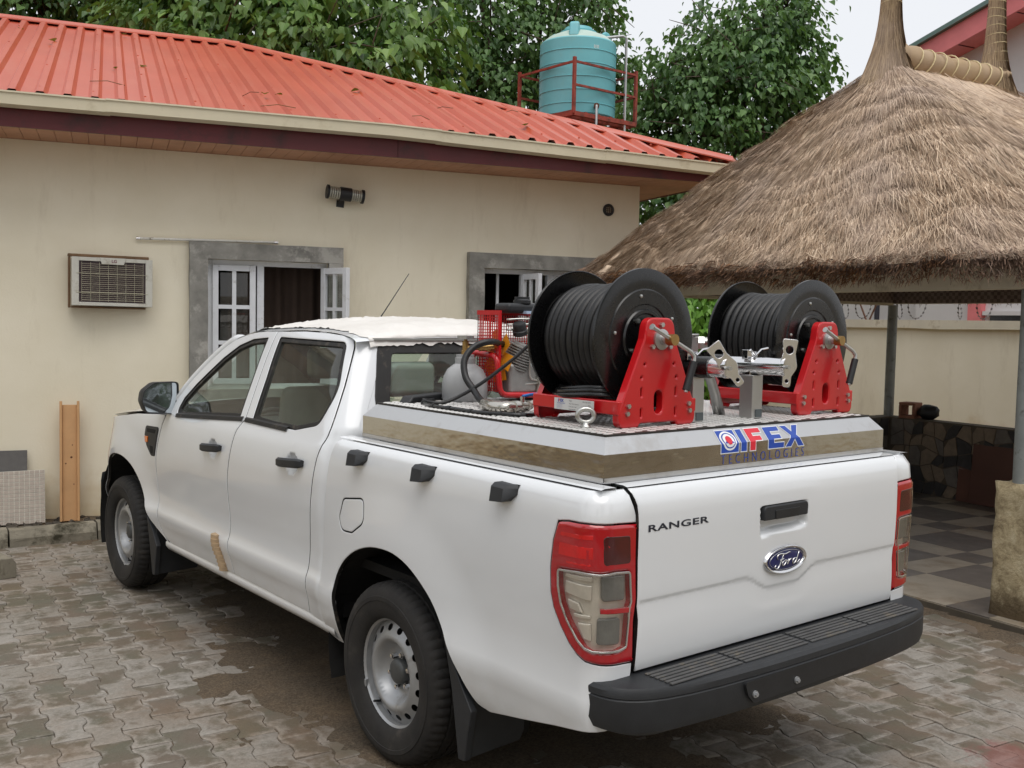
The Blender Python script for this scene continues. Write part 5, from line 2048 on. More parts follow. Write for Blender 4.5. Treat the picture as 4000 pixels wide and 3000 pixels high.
    # wheel well liners
    for y0 in (0, 3.22):
        mb = MB()
        n = 26
        for i in range(n + 1):
            a = lerp(-.35, pi + .35, i / n)
            for xx in (.875, .55):
                mb.v.append((-side * xx, y0 + .50 * cos(a), .375 + .50 * sin(a)))
        for i in range(n):
            mb.f.append((2 * i, 2 * i + 1, 2 * i + 3, 2 * i + 2))
        mb.add([(-side * .55, y0 + .5 * cos(a), .375 + .5 * sin(a)) for a in [lerp(-.35, pi + .35, i / n) for i in range(n + 1)]], [tuple(range(n + 1))])
        part('wheel_well', mb, UNDER, TRUCK, fix=False)
    # inner bed rail top and bed inner wall
    mb = MB()
    for i in range(9):
        y_ = lerp(.44, -1.16, i / 8)
        for x_, z_ in ((.862, 1.2535), (.848, 1.2568), (.80, 1.257), (.795, 1.2), (.79, .90)):
            mb.v.append((-side * x_, y_, z_))
    for i in range(8):
        for j in range(4):
            q = i * 5 + j
            mb.f.append((q, q + 5, q + 6, q + 1))
    part('bed_rail', mb, PAINT, TRUCK)
    # door mirror
    mb = MB()
    mo = rpoly([(-.845, 1.378), (-.985, 1.376), (-1.045, 1.33), (-1.055, 1.27), (-1.03, 1.205), (-.86, 1.19), (-.842, 1.25)], [.02, .03, .05, .05, .03, .02, .02])
    ctr = Vector((-.95, 1.285))
    rows = [(1.0, 0.0), (1.0, -.028), (.95, -.04)]
    rows = [(.93, 2.345), (.985, 2.338), (1.0, 2.35), (1.0, 2.39), (.93, 2.43), (.72, 2.465), (.4, 2.48)]
    for k, yy in rows:
        for p in mo:
            q = ctr + (Vector((p[0], p[1])) - ctr) * k
            mb.v.append((side * q.x, yy, q.y))
    m_ = len(mo)
    for r_ in range(len(rows) - 1):
        for i in range(m_):
            mb.f.append((r_ * m_ + i, r_ * m_ + (i + 1) % m_, (r_ + 1) * m_ + (i + 1) % m_, (r_ + 1) * m_ + i))
    mb.f.append(tuple(range((len(rows) - 1) * m_, len(rows) * m_)))
    mi = part('door_mirror', mb, TRIM, TRUCK, smooth=50)
    mb = MB()
    mb.add([(side * (ctr + (Vector((p[0], p[1])) - ctr) * .935).x, 2.3475 + .004, (ctr + (Vector((p[0], p[1])) - ctr) * .935).y) for p in mo], [tuple(range(m_))])
    part('mirror_glass', mb, MIRG, mi)
    part('mirror_arm', MB().prism([(side * -.87, 2.40, 1.20), (side * -.80, 2.42, 1.19), (side * -.80, 2.30, 1.215), (side * -.87, 2.36, 1.225)], (0, .0, .05), 0), TRIM, mi, bev=.006)
    # fender vent with amber repeater
    vt = panel('fender_vent', rpoly([(2.71, 1.098), (2.49, 1.106), (2.568, .925), (2.63, .922), (2.70, .975), (2.73, 1.04)], .02), S_cab, TRIM, TRUCK, gap=.001, er=.006, thick=.02, out=.005, side=side, step=.03)
    panel('repeater', rpoly([(2.715, 1.035), (2.66, 1.038), (2.665, 1.0), (2.705, .995)], .006), S_cab, ORANGE, vt, gap=.001, er=.003, thick=.01, out=.011, side=side, step=.03)
    panel('vent_slot', rpoly([(2.68, 1.085), (2.53, 1.088), (2.55, 1.062), (2.68, 1.06)], .006), S_cab, UNDER, vt, gap=.001, er=.002, thick=.004, out=.0065, side=side, step=.03)
    panel('vent_slot', rpoly([(2.64, .985), (2.58, .985), (2.588, .94), (2.625, .938)], .006), S_cab, UNDER, vt, gap=.001, er=.002, thick=.004, out=.0065, side=side, step=.03)
    sheet('seam_shade', [(2.62, .45), (2.62, .9), (2.45, 1.17), (.66, 1.22), (.52, 1.2), (.56, .9), (.6, .45)], S_cab, UNDER, TRUCK, out=-.024, side=side, step=.12)  # dark sheet standing in for shade in the door seams; jambs are body white
    sheet('seam_shade', [(1.375, 1.24), (1.445, 1.24), (1.47, 1.64), (1.385, 1.64)], S_cab, UNDER, TRUCK, out=-.022, side=side, step=.12)  # seam shade sheet again, on the pillar between the windows
# taped paper tag on the left front door sill (rolled brown strip)
mb = MB()
for i in range(9):
    t = i / 8
    z_, y_ = lerp(.615, .45, t), lerp(1.672, 1.632, t)
    mb.cyl((-_wc0(y_, z_) - .006, y_, z_ - .011), (-_wc0(y_, z_) - .006, y_ - .002, z_ + .0095), .026, 12)
part('tape_roll', mb, STRIPM, TRUCK, smooth=40, label='ribbed brown strip stuck upright on the front door')

# ---------------------------------------------------------------- roof, glass, bonnet
def zrail(y):
    return cinterp(y, [(.60, 1.65), (.64, 1.664), (.70, 1.675), (.8, 1.685), (.9, 1.691), (1.13, 1.695), (1.43, 1.688), (1.63, 1.681), (1.81, 1.652), (1.951, 1.600), (2.112, 1.495), (2.251, 1.384), (2.337, 1.297), (2.45, 1.20)])
def xrail(y):
    return _wc0(max(y, .8), zrail(y))
def zmid(y):
    return cinterp(y, [(.60, 1.672), (.62, 1.685), (.66, 1.706), (.74, 1.731), (.85, 1.747), (1.0, 1.757), (1.25, 1.762), (1.5, 1.755), (1.7, 1.738), (1.86, 1.708), (1.95, 1.67)])
def roofpt(a, y):
    """a -1..1 across"""
    X = xrail(y)
    z0, z1 = zrail(y), zmid(y)
    return Vector((a * X, y, z0 + (z1 - z0) * (1 - abs(a) ** 2.6)))
mb = MB()
ys = [.605, .615, .63, .655, .69, .75, .85, 1, 1.15, 1.3, 1.45, 1.6, 1.7, 1.78, 1.85, 1.90]
na = 30
for y in ys:
    for i in range(na + 1):
        mb.v.append(roofpt(-1 + 2 * i / na, y))
for j in range(len(ys) - 1):
    for i in range(na):
        q = j * (na + 1) + i
        mb.f.append((q, q + 1, q + na + 2, q + na + 1))
part('roof', mb, PAINT, TRUCK, smooth=180)
# plastic protective sheet still lying over the roof
def m_film():
    t = NT('white_protective_film')
    co = t.coord('Object')
    t.base(t.ramp(t.noise(co, 3, 5), [(.3, srgb(216, 212, 206)), (.7, srgb(232, 229, 224))])).rough(.5)
    t.bump(t.math('ADD', t.noise(t.coord('Object', (14, 4, 8)), 1.2, 5, .6, 1.2), t.math('MULTIPLY', t.noise(co, 26, 3), .1)), .22, .02)
    t.b.inputs['Transmission Weight'].default_value = 0
    return t.m
FILM = m_film()
mb = MB()
rf = random.Random(4)
nx_, ny_, nh_ = 70, 56, 5
for j in range(ny_ + 1 + nh_):
    for i in range(nx_ + 1):
        a = -1 + 2 * i / nx_
        edge = .945 + .025 * noise.noise(Vector((j * .5, 0, 1)))
        if j < nh_:                      # hem hanging over the top of the rear window
            top = roofpt(a * .9, .606)
            drop = (.034 + .016 * noise.noise(Vector((i * .3, 4, 3))) + .008 * noise.noise(Vector((i * 1.1, 7, 3)))) * (nh_ - j) / nh_
            z_ = top.z - drop
            p = Vector((top.x, y_rear(z_) - .010 - .006 * abs(noise.noise(Vector((i * .5, j * .4, 8)))), z_ + .004))
            mb.v.append(p)
            continue
        y = lerp(.606, 1.93 + .06 * noise.noise(Vector((i * .35, 5, 0))), (j - nh_) / ny_)
        p = roofpt(a * (edge if j > nh_ + 1 else .9), y)
        w_ = noise.noise(Vector((p.x * 4, p.y * 2.2, 2)))
        rd_ = abs(noise.noise(Vector((p.x * 5 + p.y * 2.5, p.y * 2 - p.x, 9))))
        rd2 = abs(noise.noise(Vector((p.x * 3 - p.y * 4, p.y * 1.5 + p.x * 2, 4))))
        fold = .007 * max(0, 1 - rd_ * 16) + .007 * max(0, 1 - rd2 * 16)
        lift = .004 + .0022 * w_ + fold
        if j > ny_ + nh_ - 4:
            lift += .012 * rf.random()
        mb.v.append(p + Vector((0, 0, lift)))
for j in range(ny_ + nh_):
    for i in range(nx_):
        q = j * (nx_ + 1) + i
        mb.f.append((q, q + 1, q + nx_ + 2, q + nx_ + 1))
part('roof_film', mb, FILM, TRUCK, smooth=180, label='wrinkled white plastic film left on the cab roof')
# windscreen and pillars
mb = MB()
for i in range(13):
    a = -1 + 2 * i / 12
    mb.v += [(a * .585, 1.93 - .05 * a * a, 1.672 - .03 * a * a), (a * .66, 2.35 - .08 * a * a, 1.40 - .01 * a * a), (a * .735, 2.78 - .14 * a * a, 1.14)]
for i in range(12):
    for j in range(2):
        q = i * 3 + j
        mb.f.append((q, q + 3, q + 4, q + 1))
part('windscreen', mb, CARGL, TRUCK, smooth=180)
for sd_ in (-1, 1):
    pts = [(sd_ * (xrail(y) - .022), y + .012, zrail(y) - .0) for y in (1.80, 1.87, 1.951, 2.05, 2.15, 2.251, 2.337, 2.42)] + [(sd_ * .82, 2.6, 1.13)]
    sp_ = smoothline(pts, 3)
    part('windscreen_pillar', MB().tube(sp_, [.03 * sstep(-.5, 4, i) for i in range(len(sp_))], 10), PAINT, TRUCK, smooth=180)
mb = MB()
na = 24
hy = [2.62, 2.8, 3.0, 3.2, 3.4, 3.6, 3.75, 3.9, 4.0, 4.04]
for y in hy:
    for i in range(na + 1):
        a = -1 + 2 * i / na
        zb_ = interp(y, [(2.4, 1.186), (2.6, 1.178), (2.89, 1.157), (3.17, 1.122), (3.45, 1.087), (3.7, 1.037), (3.93, .935), (4.04, .84)])
        mb.v.append((a * (_wc0(y, zb_) - .004), y, zb_ + .012 + .06 * (1 - abs(a) ** 3) * (1 - sstep(3.7, 4.04, y) * .6)))
for j in range(len(hy) - 1):
    for i in range(na):
        q = j * (na + 1) + i
        mb.f.append((q, q + 1, q + na + 2, q + na + 1))
part('bonnet', mb, PAINT, TRUCK, smooth=180)
mb = MB()
mb.prism([(-.6, 4.05, .4), (-.6, 4.05, .85), (.6, 4.05, .85), (.6, 4.05, .4)], (0, -.5, 0), 0)
part('grille', mb, TRIM, TRUCK, bev=.02)
mb = MB()
for i in range(17):
    a = -1 + 2 * i / 16
    for (k, z) in ((.0, .34), (.03, .42), (.03, .62), (0, .68)):
        mb.v.append((a * .86, 4.12 - .4 * abs(a) ** 3 + k, z))
for i in range(16):
    for j in range(3):
        q = i * 4 + j
        mb.f.append((q, q + 4, q + 5, q + 1))
part('front_bumper', mb, TRIM, TRUCK, smooth=60)
part('cowl', MB().bx(-.78, .78, 2.5, 2.72, 1.1, 1.15), TRIM, TRUCK)
# cab back panel with window
def S_back(x, z):
    return (x, y_rear(z), z)
RW = rpoly([(-.615, 1.20), (.615, 1.20), (.60, 1.40), (.535, 1.63), (-.535, 1.63), (-.60, 1.40)], [.05, .05, .1, .06, .06, .1])
panel('cab_back', [(-.75, .7), (.75, .7), (.75, 1.30), (.66, 1.45), (.60, 1.60), (.585, 1.665), (-.585, 1.665), (-.60, 1.60), (-.66, 1.45), (-.75, 1.30)], S_back, PAINT, TRUCK, holes=[RW], gap=0, out=-.003)
cb = TRUCK.children[-1]
RWv = [Vector((p[0], p[1])) for p in RW]
if area2(RWv) < 0:
    RWv.reverse()
panel('window_seal', offset(RWv, -.045), S_back, RUBBER_SEAM_SHADE, cb, holes=[offset(resample(RWv), .03)], gap=.0005, er=.003, thick=.012, out=.004, step=.2)
sheet('window_glass', offset(resample(RWv), .015), S_back, CARGL, cb, out=-.004, step=.2)
# ---------------------------------------------------------------- tailgate
def tail_y(x, z):
    dip = .05 * (1 - sstep(.07, .21, abs(x)))
    zz = z + dip * (1 - sstep(1.0, 1.06, z)) * sstep(.74, .80, z)
    o = cinterp(zz, [(.66, -.016), (.68, .001), (.72, .006), (.80, .008), (.86, .0062), (.888, .0055), (.905, .0098), (.93, .0108), (1.1, .012), (1.17, .010), (1.205, .005), (1.228, -.004), (1.246, -.018), (1.257, -.036), (1.262, -.06)])
    qx = sstep(.138, .118, abs(x)) * sstep(1.034, 1.056, z - .006 * (x / .12)) * (1 - sstep(1.128, 1.138, z))
    return -1.185 - o + .032 * qx
def S_tail(x, z):
    return (x, tail_y(x, z), z)
TG = [(-.728, .672), (.728, .672), (.727, .75), (.722, .84), (.731, .905), (.735, 1.03), (.734, 1.15), (.737, 1.20), (.746, 1.235), (.753, 1.2555)]
TG = TG + [(-x, z) for x, z in reversed(TG[2:])]
tg = panel('tailgate', TG, S_tail, PAINT, TRUCK, step=.03, fine=[(0, 1.085, .17, .011), (0, .86, .26, .010)], gap=.0035, extra=[(-.73 + .02 * i, z_) for i in range(74) for z_ in (.880, .888, .894, .900, .906, .914, 1.20, 1.215, 1.228, 1.238, 1.247)])
mb = MB()
for i in range(25):
    x = lerp(-.75, .75, i / 24)
    y_ = tail_y(x, 1.2555)
    mb.v += [(x, y_ - .006, 1.2535), (x, y_ + .012, 1.2572), (x, -1.06, 1.2574)]
for i in range(24):
    for j in range(2):
        q = i * 3 + j
        mb.f.append((q, q + 3, q + 4, q + 1))
part('tailgate_top', mb, PAINT, tg, smooth=60)
sheet('shut_line', [(-.80, .64), (.80, .64), (.80, 1.24), (-.80, 1.24)], lambda x, z: (x, -1.158, z), UNDER, TRUCK, step=.3)
# handle
mb = MB()
hp = rpoly([(-.124, 1.087), (.124, 1.087), (.126, 1.136), (-.126, 1.136)], [.006, .006, .018, .018])
mb.prism([(p[0], -1.178, p[1]) for p in hp], (0, -.028, 0), 0)
h_ = part('tailgate_handle', mb, TRIM, tg, bev=.006, seg=3)
mb = MB()
mb.prism([(p[0], -1.2062, p[1]) for p in rpoly([(-.066, 1.088), (.07, 1.088), (.072, 1.12), (-.068, 1.12)], .006)], (0, -.003, 0), 0)
part('handle_pad', mb, BLACKP, h_, bev=.002)
# oval badge
EM = (0.005, .938)
def oval(rx, rz2, y, n=48):
    return [(EM[0] + rx * cos(2 * pi * i / n), y, EM[1] + rz2 * sin(2 * pi * i / n)) for i in range(n)]
mb = MB()
n = 48
for rx, rz2, y in ((.119, .050, -1.190), (.119, .050, -1.2035), (.115, .0465, -1.208), (.107, .0405, -1.2065), (.104, .038, -1.203)):
    mb.v += oval(rx, rz2, y)
for k in range(4):
    for i in range(n):
        mb.f.append((k * n + i, k * n + (i + 1) % n, (k + 1) * n + (i + 1) % n, (k + 1) * n + i))
bdg = part('badge', mb, CHROME, tg, smooth=50)
mb = MB()
for k, y in ((1.0, -1.2035), (.7, -1.2065), (.35, -1.208)):
    mb.v += oval(.1035 * k, .0378 * k, y)
for k in range(2):
    for i in range(n):
        mb.f.append((k * n + i, k * n + (i + 1) % n, (k + 1) * n + (i + 1) % n, (k + 1) * n + i))
mb.f.append(tuple(range(2 * n, 3 * n)))
part('badge_face', mb, NAVY, bdg, smooth=180)
mb = MB()
mb.tube(oval(.0955, .0335, -1.2065), .0009, 5, closed=True)
strokes = [
    [(-.062, -.012), (-.068, -.018), (-.06, -.025), (-.048, -.02), (-.038, -.004), (-.028, .014), (-.022, .02)],
    [(-.052, .006), (-.058, .014), (-.05, .022), (-.035, .0235), (-.015, .021), (.004, .0245), (.012, .0225)],
    [(-.042, .002), (-.03, .004), (-.022, .007)],
    [(-.016, -.001), (-.028, -.006), (-.03, -.014), (-.022, -.017), (-.012, -.009), (-.01, -.001), (-.016, -.001)],
    [(-.01, -.004), (.0, -.003), (.003, .001), (.0, -.008), (-.003, -.016), (.004, -.006), (.013, .001), (.02, -.001)],
    [(.043, -.001), (.033, .0), (.025, -.008), (.026, -.016), (.034, -.016), (.044, -.006), (.056, .02), (.044, -.008), (.044, -.016), (.052, -.015), (.062, -.008)]]
for st in strokes:
    pts = smoothline([Vector((EM[0] + x * 1.1 + .005, -1.2095, EM[1] + z * 1.05)) for x, z in st], 5)
    mb.tube(pts, [.0016 + .0011 * sin(pi * i / (len(pts) - 1)) for i in range(len(pts))], 6)
part('script', mb, CHROME, bdg, smooth=180)
me = text_mesh('RANGER', .03, bold=.0007, spacing=1.08)
xs_ = [v.co.x for v in me.vertices]
hs_ = [v.co.y for v in me.vertices]
for v in me.vertices:
    fx = (v.co.x - min(xs_)) / (max(xs_) - min(xs_))
    fz = (v.co.y - min(hs_)) / (max(hs_) - min(hs_))
    X, Z = lerp(-.692, -.408, fx), lerp(1.1135, 1.1355, fz)
    v.co = Vector((X, tail_y(X, Z) - .0012, Z))
ob('lettering', me, simple('dark_badge_letters', srgb(58, 62, 74), .3, .5), tg)
# ---------------------------------------------------------------- rear bumper
def bump_y(x):
    a = abs(x)
    return -interp(a, [(0, 1.37), (.9, 1.15)])
xs2 = [-.880, -.879, -.875, -.866, -.852, -.832, -.806, -.77, -.72, -.63, -.5, -.35, -.2, 0]
xs2 = xs2 + [-x for x in reversed(xs2[:-1])]
ys2 = [-1.13, -1.16, -1.19, -1.218, -1.243, -1.266, -1.286, -1.304, -1.32, -1.337, -1.350, -1.358, -1.363, -1.365]
ys2 = ys2 + list(reversed(ys2[:-1]))
mb = MB()
n = len(xs2)
prof = [(.30, .50), (.06, .508), (.012, .53), (.0, .56), (.0, .628), (.004, .632), (.0, .636), (.001, .655), (.010, .666), (.03, .668), (.30, .668)]
cx_, cy_ = 0, -1.0
m_ = len(prof)
for x, y in zip(xs2, ys2):
    nrm = Vector((x * (abs(x) / .88) ** 6, y + 1.13, 0))
    if nrm.length < 1e-3:
        nrm = Vector((x, -.02, 0))
    nrm.normalize()
    for d, z in prof:
        dd = d if d < .1 else None
        if dd is None:
            p = Vector((x * .93, -1.13, z))
        else:
            p = Vector((x, y, z)) - Vector((nrm.x * dd, nrm.y * dd, 0))
        p.z += .0 if abs(x) < .6 else 0
        mb.v.append(p)
for i in range(n - 1):
    for j in range(m_ - 1):
        q = i * m_ + j
        mb.f.append((q, q + m_, q + m_ + 1, q + 1))
mb.f += [tuple(range(m_)), tuple(range((n - 1) * m_, n * m_))]
rb_ = part('rear_bumper', mb, TRIM, TRUCK, smooth=35)
GREY2 = simple('worn_step_rubber', srgb(74, 74, 74), .75, var=.2, vscale=16, dirt=(srgb(118, 108, 90), 10, .55, .72), bump=.2, bscale=200)
for a, b in ((-.70, -.365), (-.35, -.01), (.01, .35), (.365, .70)):
    for k in range(6):
        y0 = -1.205 - k * .0205
        e_ = .0
        part('step_rib', MB().bx(a + (.02 if k == 5 and a < -.7 else 0), b - (.02 if k == 5 and b > .7 else 0), y0 - .013, y0, .668, .6735), GREY2, rb_, bev=.002)
mb = MB()
mb.prism([(x, -1.367, z) for x, z in rpoly([(-.41, .628), (.29, .628), (.27, .58), (.24, .552), (-.36, .552), (-.39, .58)], .015)], (0, .012, 0), 0)
part('recess_shade', mb, BLACKP, rb_)  # flush plate, darkened so its colour gives the shade of a recess
for x in (-.36, -.14):
    part('bolt', MB().cyl((x, -1.372, .582), (x, -1.366, .582), .012, 14).cyl((x, -1.379, .582), (x, -1.372, .582), .007, 6), SILVER, rb_, smooth=30)
mb = MB()
mb.bx(-.75, .75, -1.185, -1.15, .50, .66)
part('bumper_beam', mb, UNDER, rb_)
# ---------------------------------------------------------------- wheels
def rim_disc():
    n = 60
    outer = [Vector((.204 * cos(2 * pi * i / n), .204 * sin(2 * pi * i / n))) for i in range(n)]
    holes = []
    for k in range(16):
        a = 2 * pi * (k + .5) / 16
        c = Vector((.177 * cos(a), .177 * sin(a)))
        rd, tg2 = Vector((cos(a), sin(a))), Vector((-sin(a), cos(a)))
        holes.append([c + rd * .0135 * cos(t) + tg2 * .016 * sin(t) for t in [2 * pi * q / 12 for q in range(12)]])
    pts, cons = list(outer), [(i, (i + 1) % n) for i in range(n)]
    for h in holes:
        o = len(pts)
        pts += h
        cons += [(o + i, o + (i + 1) % 12) for i in range(12)]
    for r, k in ((.195, 64), (.157, 64), (.150, 56), (.144, 52), (.138, 48), (.131, 48), (.124, 44), (.115, 40), (.105, 36), (.095, 32), (.075, 24), (.05, 16), (.02, 8)):
        pts += [Vector((r * cos(2 * pi * i / k), r * sin(2 * pi * i / k))) for i in range(k)]
    vc, _, fc, _, _, _ = delaunay_2d_cdt(pts, cons, [], 0, 1e-6)
    hh = lambda r: cinterp(r, [(0, -.064), (.075, -.063), (.098, -.056), (.112, -.034), (.126, -.012), (.136, -.004), (.146, -.004), (.156, -.010), (.17, -.016), (.19, -.028), (.204, -.036)])
    V = [(hh(q.length), q.x, q.y) for q in vc]
    F = []
    for f in fc:
        c = (vc[f[0]] + vc[f[1]] + vc[f[2]]) / 3
        if not any(inside(h, c) for h in holes):
            F.append(tuple(f))
    mb = MB()
    mb.add(V, F)
    return mb
def make_wheel(loc, rz):
    w = ob('wheel', None, parent=TRUCK)
    bpy.data.objects.remove(w)
    # local frame: +x outwards, origin in the flange plane
    n = 90
    prof = [(.212, -.012), (.216, .004), (.232, .017), (.262, .026), (.288, .0285), (.29, .031), (.306, .031), (.308, .0275), (.33, .022), (.344, .010), (.352, -.004)]
    tread = [(.357, -.016), (.358, -.04), (.350, -.042), (.350, -.05), (.358, -.052), (.359, -.085), (.351, -.087), (.351, -.097), (.359, -.099), (.359, -.132), (.351, -.134), (.351, -.142), (.358, -.144), (.357, -.168)]
    inner = [(.352, -.18), (.33, -.206), (.29, -.212), (.24, -.2), (.214, -.178)]
    P_ = prof + tread + inner
    mb = MB()
    N = 180
    for i in range(N):
        a = 2 * pi * i / N
        for k, (r, x) in enumerate(P_):
            rr = r
            if i % 3 == 0 and len(prof) - 2 <= k < len(prof) + 3:
                rr -= .006
            if i % 4 == 0 and len(prof) + 4 <= k < len(prof) + 11 and r > .355:
                rr -= .004
            if rr * 1 > .36:
                rr = .36
            mb.v.append((x, rr * cos(a), rr * sin(a)))
    m_ = len(P_)
    for i in range(N):
        k2 = (i + 1) % N
        for j in range(m_ - 1):
            mb.f.append((i * m_ + j, k2 * m_ + j, k2 * m_ + j + 1, i * m_ + j + 1))
    wh = part('wheel', rim_disc(), SILVER, TRUCK, smooth=50)
    part('tyre', mb, TYRE, wh, smooth=38)
    mb = MB()
    mb.lathe([(.214, -.016), (.222, -.004), (.223, .0), (.2205, .003), (.217, .0), (.212, -.008), (.206, -.013), (.2045, -.036), (.198, -.05), (.19, -.16)], 72, (0, 0, 0), (1, 0, 0))
    part('rim', mb, SILVER, wh, smooth=40)
    mb = MB()
    mb.lathe([(.0, -.02), (.03, -.021), (.045, -.026), (.05, -.034), (.052, -.062)], 32, (0, 0, 0), (1, 0, 0))
    part('hub_cap', mb, simple('hub_grey', srgb(86, 88, 88), .5, .4) if 'hub_grey' not in bpy.data.materials else bpy.data.materials['hub_grey'], wh, smooth=40)
    mb = MB()
    for k in range(6):
        a = 2 * pi * k / 6 + .3
        c = Vector((0, .0695 * cos(a), .0695 * sin(a)))
        mb.cyl(c + Vector((-.064, 0, 0)), c + Vector((-.04, 0, 0)), .0125, 6)
        mb.lathe([(.0105, -.04), (.009, -.033), (0, -.03)], 10, c, (1, 0, 0))
    part('wheel_nuts', mb, CHROME, wh, smooth=30)
    part('brake_drum', MB().cyl((-.17, 0, 0), (-.07, 0, 0), .17, 32), UNDER, wh, smooth=40)
    a = 4.05
    part('valve', MB().cyl((-.03, .196 * cos(a), .196 * sin(a)), (.004, .186 * cos(a), .186 * sin(a)), .005, 8), BLACKP, wh)
    part('balance_weight', MB().box((-.004, .2115 * cos(3.6), .2115 * sin(3.6)), (.014, .012, .03)), SILVER, wh, bev=.002)
    wh.location = loc
    wh.rotation_euler = rz
    return wh
w0 = make_wheel((-.872, 0, .361), (0, 0, pi))
w0.rotation_euler = (0, 0, pi)
for x, y, rz2, rx in ((-.872, 3.22, pi, 1.1), (.872, 0, 0, .4), (.872, 3.22, 0, 2.2)):
    c = copy_tree(w0, TRUCK)
    c.location = (x, y, .361)
    c.rotation_euler = (rx, 0, rz2)
# ---------------------------------------------------------------- underbody, bed, cabin
mb = MB()
mb.bx(-.56, -.44, -1.1, 3.9, .42, .56)
mb.bx(.44, .56, -1.1, 3.9, .42, .56)
mb.bx(-.44, .44, -1.05, -.95, .43, .55)
mb.bx(-.44, .44, 1.0, 1.1, .43, .55)
part('chassis', mb, UNDER, TRUCK)
part('axle', MB().cyl((-.72, 0, .36), (.72, 0, .36), .045, 12).lathe([(.05, -.12), (.14, -.06), (.14, .06), (.05, .12)], 18, (0, 0, .36), (1, 0, 0)), UNDER, TRUCK, smooth=50)
part('axle', MB().cyl((-.72, 3.22, .36), (.72, 3.22, .36), .04, 12), UNDER, TRUCK, smooth=50)
part('bed_floor', MB().bx(-.79, .79, -1.15, .44, .70, .74), UNDER, TRUCK)
part('cab_floor', MB().bx(-.82, .82, .47, 2.7, .46, .52), UNDER, TRUCK)
part('engine_bay', MB().bx(-.5, .5, 2.75, 3.98, .40, 1.0), UNDER, TRUCK)
part('spare_wheel', MB().lathe([(.2, -.1), (.34, -.09), (.355, 0), (.34, .09), (.2, .1)], 40, (0, -.75, .50), (0, 0, 1)), TYRE, TRUCK, smooth=50)
def seat(x, y, w, h, hr=True):
    s_ = part('seat', MB().bx(x - w / 2, x + w / 2, y - .25, y + .25, .75, .90), CLOTH, TRUCK, bev=.05, seg=4)
    m = MB()
    m.prism([(x - w / 2, y - .28, .86), (x - w / 2, y - .16, .86), (x - w / 2, y - .27, h), (x - w / 2, y - .36, h)], (w, 0, 0), 0)
    part('backrest', m, CLOTH, s_, bev=.04, seg=4)
    if hr:
        k = [x] if w < .7 else [x - .4, x + .4]
        for q in k:
            part('headrest', MB().bx(q - .13, q + .13, y - .40, y - .30, h + .04, h + .2), CLOTH, s_, bev=.035, seg=4)
seat(-.38, 1.75, .52, 1.40)
seat(.38, 1.75, .52, 1.40)
seat(0, .98, 1.3, 1.36)
m = MB()
m.bx(-.76, .76, 2.25, 2.7, .7, 1.14)
part('dashboard', m, DASH, TRUCK, bev=.05, seg=3)
sw = part('steering_wheel', MB().tube([(-.38 + .18 * cos(t), 2.17 - .18 * sin(t) * .45, 1.06 + .18 * sin(t) * .9) for t in [2 * pi * i / 28 for i in range(28)]], .014, 8, closed=True), DASH, TRUCK, smooth=180)
part('spoke', MB().bar((-.55, 2.17, 1.06), (-.21, 2.17, 1.06), .03, .015).cyl((-.38, 2.15, 1.05), (-.38, 2.32, .96), .05, 12), DASH, sw)
part('antenna', MB().tube([(.15, 1.87, 1.705), (.21, 1.845, 1.80), (.345, 1.79, 2.03)], [.006, .0035, .0022], 6).cyl((.15, 1.87, 1.69), (.15, 1.87, 1.712), .014, 10), BLACKP, TRUCK)
part('headliner', MB().bx(-.6, .6, .6, 1.85, 1.66, 1.67), simple('headliner_grey', srgb(150, 150, 146), .9), TRUCK)
# ================================================================ stainless lid over the bed
def m_steel(name, rough, dirt, aniso=0.0):
    t = NT(name)
    co = t.coord('Object')
    g = t.noise(co, 6, 6, .7)
    b = t.mix(t.math('MULTIPLY', t.ramp(g, [(.52, (0, 0, 0)), (.7, (1, 1, 1))]), dirt), (.62, .62, .615, 1), srgb(150, 138, 122))
    t.base(b)
    t.b.inputs['Metallic'].default_value = 1.0
    t.rough(t.math('ADD', t.math('MULTIPLY', t.noise(co, 9, 5), .14), rough))
    t.bump(t.noise(t.coord('Object', (2.2, 2.2, 5)), 2.0, 3), .12, .02)
    return t.m
INOX = m_steel('stainless_sheet', .05, .3)
INOXM = m_steel('stainless_chamfer', .28, .35)
PLATE = simple('chequer_plate_dark', srgb(70, 68, 66), .5, .6, var=.15)  # darker than the lugs so the gaps between them read shaded
LUG = simple('chequer_lug', srgb(228, 226, 222), .42, .45, var=.05)  # sky reflection on the lugs put into the bright colour
ALU = simple('aluminium', srgb(186, 186, 184), .35, .8, var=.06)
ZINC = simple('zinc_bolt', srgb(190, 190, 186), .3, .9, var=.06)
BRASS = simple('brass', srgb(168, 136, 84), .35, .8, var=.12, vscale=20)
REDP = simple('red_powder_coat', srgb(196, 18, 26), .3, 0, .5, var=.06, vscale=6)
BLKG = simple('black_gloss', srgb(12, 12, 13), .28, 0, .2, var=.1, vscale=10)
HOSE = simple('black_hose', srgb(22, 22, 23), .45, var=.2, vscale=30, dirt=(srgb(40, 39, 38), 14, .55, .7), bump=.1, bscale=90)
LX, LYR, LYF = .785, -1.09, .38
DX, DYR, DYF = .739, -1.046, .336
Z0, Z1, Z2 = 1.258, 1.347, 1.40
LID = thing('deck_lid', 'stainless steel tonneau lid with chequer plate top covering the truck bed', 'deck lid', (0, 0, 0), 0)
def quad(name, pts, mat, th=(0, 0, 0)):
    mb = MB()
    mb.add(pts, [(0, 1, 2, 3)])
    return part(name, mb, mat, LID, fix=False)
sk = MB()
quad('skirt_panel', [(-LX, LYF, Z0), (-LX, LYR, Z0), (-LX, LYR, Z1), (-LX, LYF, Z1)], INOX)
quad('skirt_panel', [(-LX, LYR, Z0), (LX, LYR, Z0), (LX, LYR, Z1), (-LX, LYR, Z1)], INOX)
